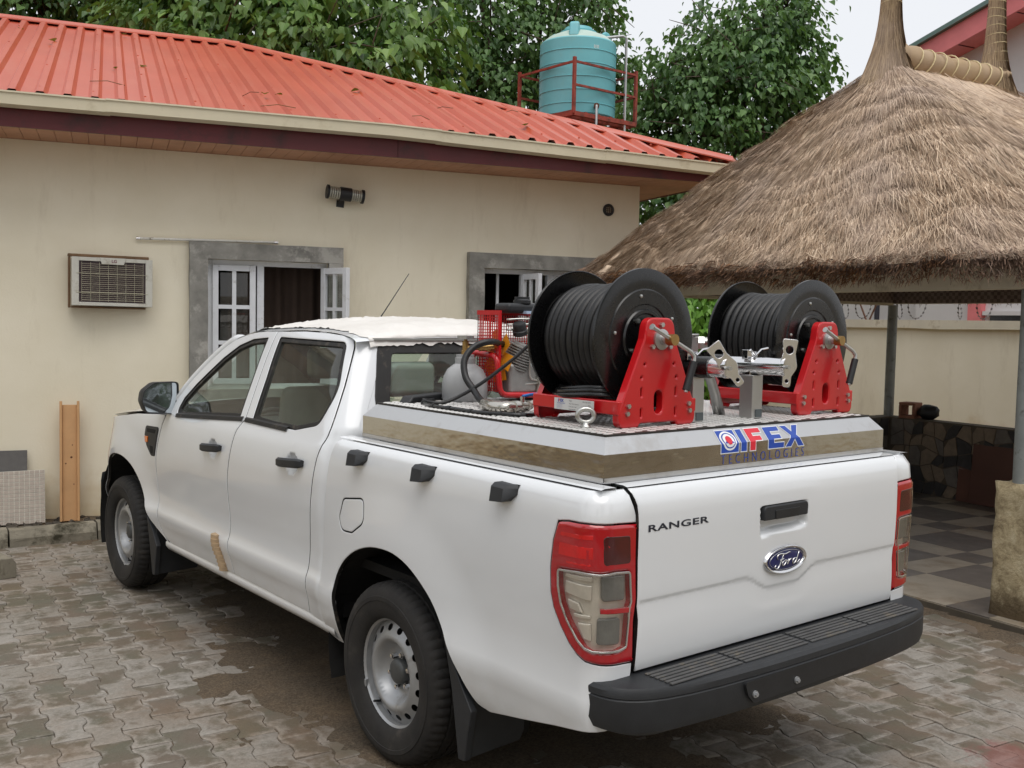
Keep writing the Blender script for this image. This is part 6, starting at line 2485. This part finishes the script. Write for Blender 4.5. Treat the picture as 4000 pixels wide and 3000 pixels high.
quad('skirt_panel', [(LX, LYR, Z0), (LX, LYF, Z0), (LX, LYF, Z1), (LX, LYR, Z1)], INOX)
quad('skirt_panel', [(LX, LYF, Z0), (-LX, LYF, Z0), (-LX, LYF, Z1), (LX, LYF, Z1)], INOX)
quad('chamfer_panel', [(-LX, LYF, Z1), (-LX, LYR, Z1), (-DX, DYR, Z2), (-DX, DYF, Z2)], INOXM)
quad('chamfer_panel', [(-LX, LYR, Z1), (LX, LYR, Z1), (DX, DYR, Z2), (-DX, DYR, Z2)], INOXM)
quad('chamfer_panel', [(LX, LYR, Z1), (LX, LYF, Z1), (DX, DYF, Z2), (DX, DYR, Z2)], INOXM)
quad('chamfer_panel', [(LX, LYF, Z1), (-LX, LYF, Z1), (-DX, DYF, Z2), (DX, DYF, Z2)], INOXM)
mb = MB()      # hem bent outwards where the lid meets the bed
for a, b, nx, ny in (((-LX, LYF), (-LX, LYR), -1, 0), ((-LX, LYR), (LX, LYR), 0, -1), ((LX, LYR), (LX, LYF), 1, 0)):
    d = .012
    mb.add([(a[0], a[1], Z0), (b[0], b[1], Z0), (b[0] + nx * d, b[1] + ny * d, Z0 + .001), (a[0] + nx * d, a[1] + ny * d, Z0 + .001)], [(0, 1, 2, 3)])
    mb.add([(a[0] + nx * .002, a[1] + ny * .002, Z0 + .002), (b[0] + nx * .002, b[1] + ny * .002, Z0 + .002), (b[0] + nx * .002, b[1] + ny * .002, Z0 + .016), (a[0] + nx * .002, a[1] + ny * .002, Z0 + .016)], [(0, 1, 2, 3)])
part('hem', mb, INOXM, LID)
mb = MB()
mb.bx(-DX - .004, DX + .004, DYR - .004, DYF + .004, Z2 - .001, Z2 + .004)
deck = part('deck_plate', mb, PLATE, LID)
mb = MB()
px_, py_ = .05, .029
nx_, ny_ = int(2 * DX / px_), int((DYF - DYR) / py_)
for i in range(nx_):
    for j in range(ny_):
        x, y = -DX + (i + .5) * px_, DYR + (j + .5) * py_ + (.5 * py_ if i % 2 else 0)
        if y > DYF - .01:
            continue
        a, b = .0215, .0095
        z = Z2 + .004
        vs = [(x - a, y, z), (x - a * .6, y - b, z), (x + a * .6, y - b, z), (x + a, y, z), (x + a * .6, y + b, z), (x - a * .6, y + b, z), (x - a * .55, y, z + .004), (x + a * .55, y, z + .004)]
        mb.add(vs, [(0, 1, 6), (1, 2, 7, 6), (2, 3, 7), (3, 4, 7), (4, 5, 6, 7), (5, 0, 6)])
o = part('chequer_lugs', mb, LUG, LID, smooth=180)
o['kind'] = 'stuff'
# decal folded over the chamfer
BLUE = simple('decal_blue', srgb(30, 72, 168), .35, var=.04)
REDK = simple('decal_red', srgb(214, 40, 58), .35, var=.04)
WHT = simple('decal_white', srgb(236, 238, 240), .35, var=.02)
def decal(name, polys, mat, eps, parent=None):
    bm = bmesh.new()
    for pl in polys:
        vs = [bm.verts.new((p[0], 0, p[1])) for p in pl]
        bm.faces.new(vs)
    bmesh.ops.bisect_plane(bm, geom=bm.verts[:] + bm.edges[:] + bm.faces[:], plane_co=(0, 0, Z1), plane_no=(0, 0, 1))
    L = sqrt((Z2 - Z1) ** 2 + (DYR - LYR) ** 2)
    nv = Vector((0, -(Z2 - Z1) / L, (DYR - LYR) / L))
    for v in bm.verts:
        if v.co.z <= Z1 + 1e-5:
            v.co = Vector((v.co.x, LYR - eps, v.co.z))
        else:
            t = (v.co.z - Z1) / L
            v.co = Vector((v.co.x, LYR + (DYR - LYR) * t, Z1 + (Z2 - Z1) * t)) + nv * eps
    bmesh.ops.triangulate(bm, faces=bm.faces[:])
    me = bpy.data.meshes.new(name)
    bm.to_mesh(me)
    bm.free()
    return ob(name, me, mat, parent or LID)
v0, v1 = 1.316, 1.401
vv = lambda t: lerp(v0, v1, t)
def EL(cx, cz, rx, rz2, n=28, wob=0):
    return [(cx + rx * (1 + wob * sin(3 * t)) * cos(t), cz + rz2 * sin(t)) for t in [2 * pi * i / n for i in range(n)]]
Isq = [(-.228, v0), (-.134, v0), (-.134, v1), (-.228, v1)]
Il = [(-.12, v0), (-.09, v0), (-.09, v1), (-.12, v1)]
Fl = [(-.07, v0), (-.04, v0), (-.04, vv(.4)), (.0, vv(.4)), (.0, vv(.62)), (-.04, vv(.62)), (-.04, vv(.78)), (.012, vv(.78)), (.012, v1), (-.07, v1)]
El = [(.034, v0), (.124, v0), (.124, vv(.22)), (.066, vv(.22)), (.066, vv(.4)), (.112, vv(.4)), (.112, vv(.6)), (.066, vv(.6)), (.066, vv(.78)), (.12, vv(.78)), (.12, v1), (.034, v1)]
Xl = [(.135, v0), (.168, v0), (.19, vv(.33)), (.212, v0), (.245, v0), (.207, vv(.5)), (.243, v1), (.21, v1), (.19, vv(.68)), (.17, v1), (.137, v1), (.173, vv(.5))]
allp = [Isq, Il, Fl, El, Xl]
out_ = []
for pl in allp:
    q = [Vector(p) for p in pl]
    if area2(q) < 0:
        q.reverse()
    out_.append([(p.x, p.y) for p in offset(q, -.0032)])
decal('decal_outline', out_, WHT, .0008)
for q_ in (Il, El, Xl):
    decal('decal_letter', [q_], BLUE, .0014)
decal('decal_letter', [Fl], REDK, .0014)
cx, cz = -.181, vv(.52)
lg = decal('decal_logo', [Isq], BLUE, .0014)
decal('ring', [EL(cx, cz, .041, .037, wob=.06)], WHT, .0019, lg)
decal('ring', [EL(cx, cz, .033, .030, wob=.05)], BLUE, .0024, lg)
decal('ring', [EL(cx, cz, .028, .0255, wob=.03)], WHT, .0029, lg)
decal('ring', [EL(cx, cz, .016, .0165)], REDK, .0034, lg)
me = text_mesh('TECHNOLOGIES', .05, bold=-.0009, spacing=1.8)
xs_ = [v.co.x for v in me.vertices]
hs_ = [v.co.y for v in me.vertices]
for v in me.vertices:
    fx = (v.co.x - min(xs_)) / (max(xs_) - min(xs_))
    fz = (v.co.y - min(hs_)) / (max(hs_) - min(hs_))
    v.co = Vector((lerp(-.226, .248, fx), LYR - .0012, lerp(1.277, 1.308, fz)))
bm = bmesh.new()
bm.from_mesh(me)
bmesh.ops.remove_doubles(bm, verts=bm.verts[:], dist=1e-6)
todo = set(bm.faces)
while todo:
    st, grp = [todo.pop()], []
    while st:
        f = st.pop()
        grp.append(f)
        for e_ in f.edges:
            for g in e_.link_faces:
                if g in todo:
                    todo.discard(g)
                    st.append(g)
    m1 = MB()
    for f in grp:
        m1.add([v.co.copy() for v in f.verts], [tuple(range(len(f.verts)))])
    part('decal_letter', m1, BLUE, LID, fix=False)
bm.free()

# ================================================================ hose reels
def circ(cx, cz, rx, rz2=None, n=14):
    rz2 = rx if rz2 is None else rz2
    return [(cx + rx * cos(2 * pi * i / n), cz + rz2 * sin(2 * pi * i / n)) for i in range(n)]
def slot(cx, cz, w, h, n=6):
    r = w / 2
    return [(cx + r * cos(t), cz + h / 2 - r + r * sin(t)) for t in [pi * i / n for i in range(n + 1)]] + [(cx - r * cos(t), cz - h / 2 + r - r * sin(t)) for t in [pi * i / n for i in range(n + 1)]]
AXH = .30
def make_reel(x, y, label, near_plate_tag):
    R = thing('hose_reel', label, 'hose reel', (x, y, Z2 + .0045), 0, 'hose reels on the truck deck')
    plate = rpoly([(-.188, .0), (-.098, .0), (-.088, .014), (.088, .014), (.098, .0), (.188, .0), (.19, .06), (.078, AXH - .0), (.066, AXH + .074), (-.066, AXH + .074), (-.078, AXH - .0), (-.19, .06)], [.03, .01, .01, .01, .01, .03, .06, .03, .068, .068, .03, .06], 8)
    holes = [slot(0, .085, .042, .082), slot(-.085, .12, .006, .03), slot(.085, .12, .006, .03), slot(-.085, .05, .006, .03), slot(.085, .05, .006, .03)]
    holes += [circ(sx * a, b, .0045, n=8) for sx in (-1, 1) for a, b in ((.072, .215), (.086, .17))if abs(a) < .105 - (b - .06) * .3 + .06]
    for yy, fl in ((-.225, False), (.225, True)):
        S = lambda a, b, yy=yy: (a, yy, b)
        pl = panel('side_plate', plate, S, REDP, R, holes=holes, gap=0, er=.007, thick=.032, step=.05, flip=fl)
        mb = MB()
        d = -1 if yy < 0 else 1
        for bx_, bz in ((-.15, .075), (-.155, .05), (.15, .075), (.155, .05)):
            mb.cyl((bx_, yy + d * .0, bz), (bx_, yy + d * .008, bz), .0085, 6)
        for a in (90, 210, 330):
            q = (.05 * cos(radians(a)), AXH + .05 * sin(radians(a)))
            mb.cyl((q[0], yy, q[1]), (q[0], yy + d * .01, q[1]), .009, 6)
        part('bolts', mb, ZINC, pl, smooth=30)
        part('bearing', MB().lathe([(0, 0), (.036, 0), (.036, .008), (.02, .012), (.02, .02), (0, .02)], 28, (0, yy, AXH), (0, d, 0)), ALU, pl, smooth=40)
    for sx in (-1, 1):
        part('cross_bar', MB().bx(sx * .19 - (.004 if sx < 0 else .022), sx * .19 + (.022 if sx < 0 else .004), -.222, .222, .045, .092), REDP, R, bev=.004)
    # flanges
    prof = [(.03, 0), (.085, 0), (.09, .006), (.10, .006), (.105, 0), (.118, 0), (.122, .004), (.17, .005), (.178, -.002), (.186, -.004), (.236, -.002), (.243, -.006), (.246, -.004), (.245, .003), (.238, .005), (.19, .002), (.12, -.003), (.03, -.004)]
    for yy, d in ((-.148, -1), (.195, 1)):
        fl = part('drum_flange', MB().lathe(prof, 80, (0, yy, AXH), (0, d, 0)), BLKG, R, smooth=35)
        mb = MB()
        for k in range(5):
            a = 2 * pi * k / 5 + .5
            mb.lathe([(.007, 0), (.006, .004), (0, .006)], 10, (.15 * cos(a), yy + d * .004, AXH + .15 * sin(a)), (0, d, 0))
        for k in range(4):
            a = 2 * pi * k / 4 + .6
            mb.cyl((.075 * cos(a), yy, AXH + .075 * sin(a)), (.075 * cos(a), yy + d * .012, AXH + .075 * sin(a)), .009, 6)
        part('rivets', mb, ZINC, fl, smooth=30)
    part('drum_core', MB().cyl((0, -.147, AXH), (0, .194, AXH), .166, 48).cyl((0, -.235, AXH), (0, .235, AXH), .018, 16), BLKG, R, smooth=40)
    # hose wound on
    r = random.Random(int(x * 100) + 9)
    pts, rr = [], .0158
    y0, y1 = -.129, .176
    turns = 10
    for i in range(turns * 48 + 1):
        t = i / 48
        a = 2 * pi * t
        yy = lerp(y0, y1, t / turns) + .005 * noise.noise(Vector((a * .22, x, 0)))
        rad = .179 + .006 * noise.noise(Vector((a * .35, 3, x)))
        pts.append((rad * cos(a), yy, AXH + rad * sin(a)))
    part('hose', MB().tube(pts, rr, 10), HOSE, R, smooth=180)
    # crank
    mb = MB()
    mb.cyl((0, -.225, AXH), (0, -.262, AXH), .016, 18)
    part('socket', mb, ALU, R, smooth=40)
    mb = MB()
    mb.cyl((0, -.262, AXH), (0, -.292, AXH), .0195, 20)
    cr = part('crank_hub', mb, BRASS, R, smooth=40)
    d = Vector((.105, 0, -.045))
    c0 = Vector((-.0, -.278, AXH))
    e0, e1 = c0 - d * .95, c0 + d
    pts = [e0, c0, e1 - d * .1, e1 + Vector((.004, -.004, -.012)), e1 + Vector((.0, -.006, -.032))]
    part('crank_bar', MB().tube(pts, .0075, 10), ZINC, cr, smooth=60)
    part('crank_knob', MB().cyl(e0 - d * .02, e0 + d * .03, .011, 12), ZINC, cr, smooth=40)
    part('grip', MB().tube([e1 + Vector((.0, -.006, -.03)), e1 + Vector((-.036, -.006, -.128))], .0135, 14), BLACKP, cr, smooth=40)
    part('grip_end', MB().cyl(e1 + Vector((-.036, -.006, -.128)), e1 + Vector((-.038, -.006, -.134)), .008, 10), ZINC, cr, smooth=40)
    return R
reel1 = make_reel(-.395, -.725, 'black hose reel in red frame with white rating plate, near the gas cylinder', True)
reel2 = make_reel(.60, -.715, 'black hose reel in red frame without rating plate, nearest the thatched pavilion', False)
# rating plate on the left reel
mb = MB()
mb.bx(-.2135, -.2122, -.125, .078, .047, .087)
lp = part('rating_plate', mb, simple('label_white', srgb(214, 214, 212), .4), reel1)
def plate_text(txt, size, y0, z0, mat, bold=0):
    me = text_mesh(txt, size, bold=bold)
    for v in me.vertices:
        v.co = Vector((-.2142, y0 - v.co.x, z0 + v.co.y))
    ob('print', me, mat, lp)
plate_text('I', .014, .058, .074, BLUE, .0006)
plate_text('F', .014, .054, .074, REDK, .0006)
plate_text('EX', .014, .046, .074, BLUE, .0006)
plate_text('TECHNOLOGIES', .006, .064, .067, BLUE)
for i in range(4):
    plate_text('---------------', .006, .064, .050 + i * .004, BLUE)
INK = simple('print_grey', srgb(70, 70, 74), .6)
plate_text('Type', .007, .0, .078, INK)
plate_text('Max. Work Pressure', .006, .0, .068, INK)
plate_text('Production Year', .006, .0, .058, INK)
plate_text('Serial Number', .006, .0, .049, INK)
plate_text('IFEX 3601-HP75', .006, -.07, .078, INK)
plate_text('8 bar', .006, -.098, .068, INK)
plate_text('5402311', .006, -.092, .055, INK)
# loops of slack hose under the left drum
mb = MB()
for k, (r0, z) in enumerate(((.105, .098), (.095, .112), (.085, .122))):
    mb.tube([(-.10 + r0 * .85 * cos(t), .02 + r0 * 1.5 * sin(t), z + .006 * sin(2 * t)) for t in [2 * pi * i / 30 for i in range(30)]], .011, 8, closed=True)
sk_ = part('slack_hose', mb, BLKG, reel1, smooth=180)

# ================================================================ small gear on the deck
def eyebolt(x, y, rz_, label):
    e = thing('eyebolt', label, 'eyebolt', (x, y, Z2 + .004), rz_, 'lifting eyebolts on the deck')
    part('collar', MB().lathe([(.0, 0), (.019, 0), (.019, .006), (.013, .011), (.01, .024), (0, .024)], 20), ZINC, e, smooth=40)
    part('eye', MB().tube([(.028 * cos(t), 0, .042 + .0225 * sin(t)) for t in [2 * pi * i / 28 for i in range(28)]], .0085, 10, closed=True), ZINC, e, smooth=180)
eyebolt(-.655, -.862, radians(-35), 'zinc eyebolt in front of the left hose reel frame')
eyebolt(-.215, .292, radians(-35), 'zinc eyebolt beside the grey gas cylinder')
# gas cylinder
gc = thing('gas_cylinder', 'stubby grey gas cylinder with brass valve standing by the rear window', 'gas cylinder', (-.36, .235, Z2 + .004), 0)
GREYC = simple('grey_cylinder_paint', srgb(158, 159, 160), .4, 0, .2, var=.06, vscale=6)
part('bottle', MB().lathe([(0, 0), (.092, 0), (.1, .012), (.1, .075), (.094, .108), (.078, .14), (.055, .158), (.045, .165)], 48), GREYC, gc, smooth=50)
part('neck_ring', MB().lathe([(.0445, .16), (.0445, .19), (.04, .192), (.04, .205), (0, .205)], 32), GREYC, gc, smooth=35)
part('valve', MB().lathe([(.018, .2), (.018, .222), (.014, .225), (.014, .262), (.008, .264), (.008, .275), (0, .275)], 16).cyl((0, 0, .235), (.05, -.03, .235), .011, 10), BRASS, gc, smooth=35)
mb = MB()
n = 40
pr_ = [(.0, .272), (.035, .272), (.036, .287), (.0, .288)]
for r, z in pr_:
    for i in range(n):
        t = 2 * pi * i / n
        q = r * (1 + .09 * cos(6 * t)) if r > .02 else r
        mb.v.append((q * cos(t), q * sin(t), z))
for k in range(3):
    for i in range(n):
        mb.f.append((k * n + i, k * n + (i + 1) % n, (k + 1) * n + (i + 1) % n, (k + 1) * n + i))
part('handwheel', mb, ALU, gc, smooth=40)
part('regulator', MB().cyl((.05, -.03, .235), (.11, -.06, .24), .016, 12).cyl((.09, -.05, .22), (.09, -.05, .265), .012, 12), BRASS, gc, smooth=35)
# pump unit
pu = thing('pump_unit', 'motor pump with red mesh guard and red tube frame behind the left reel', 'pump', (-.14, .20, Z2 + .004), 0)
REDM = simple('red_guard_wire', srgb(206, 30, 30), .4, 0, .2)
def mesh_panel(name, o, ax, az, L, H, step=.0135, r=.0014):
    mb = MB()
    o, ax, az = Vector(o), Vector(ax), Vector(az)
    i = 0
    while i * step <= L + 1e-6:
        mb.bar(o + ax * i * step, o + ax * i * step + az * H, r * 2)
        i += 1
    i = 0
    while i * step <= H + 1e-6:
        mb.bar(o + az * i * step, o + ax * L + az * i * step, r * 2)
        i += 1
    return part(name, mb, REDM, pu)
mesh_panel('guard_mesh', (-.105, .10, .045), (0, -1, 0), (0, 0, 1), .16, .345)
mesh_panel('guard_mesh', (-.105, .10, .045), (1, 0, 0), (0, 0, 1), .30, .345)
mb = MB()
mb.bar((-.107, .10, .39), (-.107, -.06, .39), .008, .02)
mb.bar((-.107, .102, .39), (.2, .102, .39), .008, .02)
mb.bar((-.107, -.06, .045), (-.107, -.06, .40), .012, .012)
part('guard_edge', mb, REDP, pu)
mb = MB()
path = rpoly([(-.13, .11, .03), (-.13, .11, .215), (-.115, -.055, .20), (-.105, -.07, .03), (.10, -.075, .025), (.35, -.05, .025)], [.04, .045, .045, .045, .02, .0], 6)
part('tube_frame', MB().tube(path, .0135, 10), REDP, pu, smooth=180)
path = rpoly([(.33, .11, .03), (.33, .11, .215), (.345, -.055, .20), (.355, -.07, .03)], [.0, .045, .045, .0], 6)
part('tube_frame', MB().tube(path, .0135, 10), REDP, pu, smooth=180)
YEL = simple('yellow_fan', srgb(222, 150, 28), .45)
mb = MB()
for k in range(6):
    a = 2 * pi * k / 6 + .3
    c_, s_ = cos(a), sin(a)
    mb.add([(-.075, .03 * c_ - .03 * s_, .20 + .03 * s_ + .03 * c_), (-.075, .10 * c_ - .035 * s_, .20 + .115 * s_ + .035 * c_), (-.06, .10 * c_ + .035 * s_, .20 + .115 * s_ - .035 * c_), (-.06, .03 * c_ + .03 * s_, .20 + .03 * s_ - .03 * c_)], [(0, 1, 2, 3)])
part('fan', mb, YEL, pu)
CAST = simple('cast_aluminium', srgb(158, 158, 156), .5, .6, var=.12, vscale=20, bump=.2, bscale=60)
mb = MB()
for k in range(9):
    mb.lathe([(.04, k * .012), (.062, k * .012), (.062, k * .012 + .005), (.04, k * .012 + .005)], 24, (.01, -.02, .15), (.25, -.3, 1))
mb.lathe([(0, 0), (.045, 0), (.045, .12), (0, .12)], 24, (.01, -.02, .14), (.25, -.3, 1))
part('finned_cylinder', mb, CAST, pu, smooth=35)
part('crankcase', MB().box((.03, .0, .10), (.16, .14, .14)), CAST, pu, bev=.02, seg=3)
part('motor', MB().cyl((.08, .02, .13), (.28, .03, .13), .085, 28).bx(.1, .26, -.05, .07, .0, .05), simple('motor_grey', srgb(60, 62, 62), .5), pu, smooth=40)
part('air_filter', MB().lathe([(0, 0), (.032, 0), (.034, .02), (.03, .024), (.03, .05), (.026, .056), (0, .058)], 28, (.035, -.03, .295), (-.35, -.2, 1)), BLACKP, pu, smooth=35)
mb = MB()
for k in range(3):
    mb.tube(smoothline([(-.02, .0, .36 - k * .022), (.05, -.03, .365 - k * .024), (.13, -.05, .36 - k * .02), (.17, -.03, .30)], 5), .005, 8)
mb.tube(smoothline([(-.03, -.04, .17), (-.035, -.05, .10), (.0, -.06, .075), (.12, -.075, .08)], 5), .0055, 8)
mb.tube(smoothline([(.06, -.06, .28), (.05, -.08, .2), (.055, -.08, .11), (.1, -.08, .09)], 5), .005, 8)
part('pipes', mb, ZINC, pu, smooth=180)
part('fuel_tank', MB().bx(-.02, .20, -.01, .10, .39, .435), BLACKP, pu, bev=.018, seg=3)
part('tank_cap', MB().lathe([(0, 0), (.04, 0), (.04, .014), (.03, .018), (0, .02)], 24, (.09, .03, .435), (0, 0, 1)).bar((.05, .03, .458), (.13, .03, .458), .012, .014), BLACKP, pu, smooth=35)
part('paper_tag', MB().bx(.07, .15, -.03, .02, .388, .401), simple('paper_blue', srgb(170, 190, 214), .7), pu)
part('control_panel', MB().bx(.11, .2, -.095, -.03, .01, .20), simple('panel_cream', srgb(200, 198, 186), .5), pu, bev=.004)
part('warning_label', MB().bx(.115, .15, -.097, -.0955, .10, .135), simple('label_yellow', srgb(228, 204, 40), .5), pu)
# right side of the pump: silver valve block between the reels
vb = thing('valve_block', 'grey valve block with large hex nut and red handle between the two reels', 'valve', (.66, -.17, Z2 + .004), radians(-38))
part('body', MB().bx(-.07, .02, -.04, .04, .22, .30).lathe([(.04, .0), (.05, 0), (.05, .012), (.04, .012)], 20, (-.02, 0, .30), (0, 0, 1)), CAST, vb, bev=.006)
part('stand', MB().bx(-.05, -.01, -.02, .02, .0, .22), BLACKP, vb)
part('hex_nut', MB().cyl((.02, 0, .27), (.05, 0, .27), .034, 6).cyl((.05, 0, .27), (.075, 0, .27), .027, 20), ZINC, vb, smooth=30)
part('handle', MB().tube(smoothline([(-.07, -.05, .20), (.0, -.05, .215), (.03, -.05, .205), (.035, -.05, .18)], 5), .01, 8), REDP, vb, smooth=180)
# hoses and pipework lying on the deck
hs = thing('suction_hose', 'thick black hose looping from the pump down to the elbow fitting on the deck', 'hose', (-.33, .1, Z2 + .004), 0)
W2 = lambda *p: Vector(p) - Vector((-.33, .1, Z2 + .004))
part('hose', MB().tube(smoothline([W2(-.2, .17, 1.655), W2(-.317, .114, 1.668), W2(-.39, .13, 1.645), W2(-.44, .13, 1.59), W2(-.455, .1, 1.52), W2(-.45, .05, 1.47), W2(-.47, -.02, 1.436), W2(-.52, -.12, 1.43), W2(-.56, -.19, 1.43)], 6), .0145, 12), HOSE, hs, smooth=180)
pf = thing('elbow_fitting', 'shiny brass and steel elbow pipe fitting with ball valve lying on the deck', 'pipe fitting', (-.55, -.24, Z2 + .004), 0)
W3 = lambda *p: Vector(p) - Vector((-.55, -.24, Z2 + .004))
NICK = simple('nickel_fitting', srgb(196, 192, 184), .25, .9, var=.08)
part('elbow', MB().tube(smoothline([W3(-.57, -.20, 1.428), W3(-.59, -.27, 1.428), W3(-.575, -.325, 1.428), W3(-.53, -.33, 1.428), W3(-.49, -.31, 1.428)], 5), .021, 14).tube([W3(-.555, -.17, 1.428), W3(-.572, -.215, 1.428)], .0245, 8).tube([W3(-.545, -.332, 1.428), W3(-.515, -.325, 1.428)], .026, 8), NICK, pf, smooth=45)
part('ball_valve', MB().tube([W3(-.50, -.315, 1.428), W3(-.42, -.285, 1.428)], .018, 14).tube([W3(-.475, -.305, 1.43), W3(-.475, -.305, 1.466)], .009, 10).tube([W3(-.455, -.297, 1.428), W3(-.438, -.29, 1.428)], .023, 6), NICK, pf, smooth=45)
part('valve_lever', MB().tube([W3(-.475, -.305, 1.466), W3(-.44, -.31, 1.472), W3(-.39, -.32, 1.476)], .006, 8), simple('blue_lever', srgb(40, 120, 200), .5), pf, smooth=60)
cbt = thing('black_cable', 'thin black hose slanting from the pump over the gas cylinder to the deck', 'hose', (-.4, .0, Z2 + .004), 0)
W4 = lambda *p: Vector(p) - Vector((-.4, 0, Z2 + .004))
part('cable', MB().tube(smoothline([W4(-.22, -.13, 1.69), W4(-.27, -.104, 1.666), W4(-.322, -.062, 1.605), W4(-.42, .016, 1.505), W4(-.496, .077, 1.443), W4(-.558, .11, 1.414), W4(-.6, .15, 1.414), W4(-.6, .2, 1.42), W4(-.55, .24, 1.414)], 6), .0075, 8), HOSE, cbt, smooth=180)
wb = thing('wiring_loom', 'flat black wiring loom taped along the left edge of the chequer deck', 'cable', (-.66, -.1, Z2 + .004), 0)
W5 = lambda *p: Vector(p) - Vector((-.66, -.1, Z2 + .004))
lp_ = smoothline([W5(-.5, .27, 1.412), W5(-.6, .2, 1.412), W5(-.655, .1, 1.412), W5(-.685, -.026, 1.412), W5(-.68, -.136, 1.412), W5(-.685, -.30, 1.412), W5(-.645, -.42, 1.412), W5(-.59, -.47, 1.412), W5(-.5, -.45, 1.412)], 6)
part('loom', MB().tube(lp_, .0085, 8), BLKG, wb, smooth=180)
mb = MB()
for k in (9, 16, 22, 28, 34, 40):
    p, q = lp_[k], lp_[k + 1]
    mb.tube([p, p + (q - p).normalized() * .018], .0105, 8)
part('tape_bands', mb, BLACKP, wb, smooth=60)
bc = thing('black_cover', 'low black plastic cover lying on the deck under the rear window', 'cover', (-.52, .30, Z2 + .004), radians(20))
part('shell', MB().prism([(-.16, -.03, 0), (-.13, -.03, .03), (.12, -.03, .034), (.16, -.03, .0)], (0, .06, 0), 0), BLACKP, bc, bev=.01, seg=3)
# spray guns on aluminium posts
def make_gun(px, py, tilt, label, plabel, grip, lab2):
    post = thing('gun_post', plabel, 'post', (px, py, Z2 + .0045), radians(0), 'aluminium posts holding the spray guns')
    part('post_tube', MB().bx(-.031, .031, -.031, .031, 0, .166), ALU, post, bev=.003)
    part('clamp', MB().bx(-.026, .012, -.012, .012, .166, .255).cyl((-.045, -.006, .235), (.02, -.006, .235), .008, 10).bx(-.045, -.02, -.014, .014, .225, .262), CHROME, post, bev=.002)
    part('toggle', MB().tube([(-.03, -.014, .262), (.0, -.016, .24), (.03, -.018, .262), (.07, -.018, .268)], .0045, 8), CHROME, post, smooth=60)
    part('end_pad', MB().bx(-.012, .026, -.035, -.0315, .006, .036), simple('pad_grey' + plabel[:3], srgb(84, 92, 94), .5), post, bev=.002)
    g = thing('spray_gun', label, 'spray gun', (px, py, Z2 + .205), 0, 'impulse spray guns on the deck')
    d = Vector((.28, -.96, 0)).normalized()
    a, b = -d * (.3 if grip else .2), d * .125
    part('barrel', MB().cyl(a, b, .034, 28).cyl(b, b + d * .012, .037, 28), CHROME, g, smooth=40)
    part('sleeve', MB().cyl(a * .98, (d * .07 if grip else a * .45), .040, 24), BLKG, g, smooth=40)
    up = Vector((sin(tilt), sin(tilt) * .2, cos(tilt)))
    sd = Vector((.85, -.53, 0)).normalized()
    nr = Vector((-.53, -.85, 0)).normalized()
    up = (Vector((0, 0, 1)) * cos(tilt) + sd * sin(tilt))
    sd = (sd * cos(tilt) - Vector((0, 0, 1)) * sin(tilt))
    e = b + d * .0125 + nr * .012
    S = lambda u_, v_: tuple(e + sd * u_ + up * v_)
    ol = rpoly([(-.03, .105), (.03, .105), (.024, .05), (.036, .0), (.016, -.035), (.016, -.075), (-.016, -.075), (-.016, -.035), (-.036, 0), (-.024, .05)], [.008, .008, .02, .03, .015, .012, .012, .015, .03, .02])
    bp = panel('bracket_plate', ol, S, CHROME, g, holes=[circ(0, .065, .016), circ(0, -.052, .0075, n=10), ], gap=0, er=.0015, thick=.004, step=.05, flip=False)
    part('screw', MB().cyl(e, e + nr * .01, .008, 6), ZINC, bp, smooth=30)
    if grip:
        part('pistol_grip', MB().tube([Vector((.20, .135, .0)), Vector((.255, .135, -.05)), Vector((.29, .135, -.12)), Vector((.318, .135, -.198))], [.018, .02, .021, .024], 12).tube([Vector((.03, -.02, .0)), Vector((.21, .135, .0))], .026, 12), ALU, g, smooth=180)
        mb = MB()
        for k in range(3):
            q = -d * (.05 + .055 * k) + up * .0
            mb.tube([q + up * .045 - sd * .02, q + up * .043 + sd * .012, q + up * .0 + sd * .042, q - up * .02 + sd * .03], .0035, 6)
        part('strap_buckles', mb, CHROME, g, smooth=60)
    # strap from the clamp to the plate
    mb = MB()
    p0, p1, p2 = Vector((-.01, .0, .03)), Vector((.05, -.03, .045)), e + up * .1
    ss = smoothline([p0, p1, p2], 6)
    for q in ss:
        mb.v += [q + Vector((0, .0, .016)) - d * 0, q - Vector((0, 0, .014))]
    for i in range(len(ss) - 1):
        mb.f.append((2 * i, 2 * i + 2, 2 * i + 3, 2 * i + 1))
    part('strap', mb, BLKG, g)
make_gun(.172, -.897, radians(4), 'chrome barrelled spray gun with upright bracket plate next to the right reel', 'aluminium post with dark pad in front of the right reel', False, '')
make_gun(-.152, -.885, radians(-38), 'chrome barrelled spray gun with tilted bracket plate and grip next to the left reel', 'plain aluminium post close behind the left reel frame', True, '')
# coil of hose on the deck between the reels
ch = thing('delivery_hose', 'black hose lying across the deck between the two reels', 'hose', (.1, -.5, Z2 + .004), 0)
part('hose', MB().tube(smoothline([(-.22, .05, .02), (-.1, -.02, .02), (.02, -.03, .03), (.14, .02, .03), (.3, .12, .02)], 6), .019, 12), HOSE, ch, smooth=180)
# fastenings too small to pick apart stay joined
for o in bpy.data.objects:
    if o.parent is not None and o.name.split('.')[0] in ('bolts', 'wheel_nuts', 'rivets', 'tape_bands', 'knots', 'print'):
        o['kind'] = 'stuff'
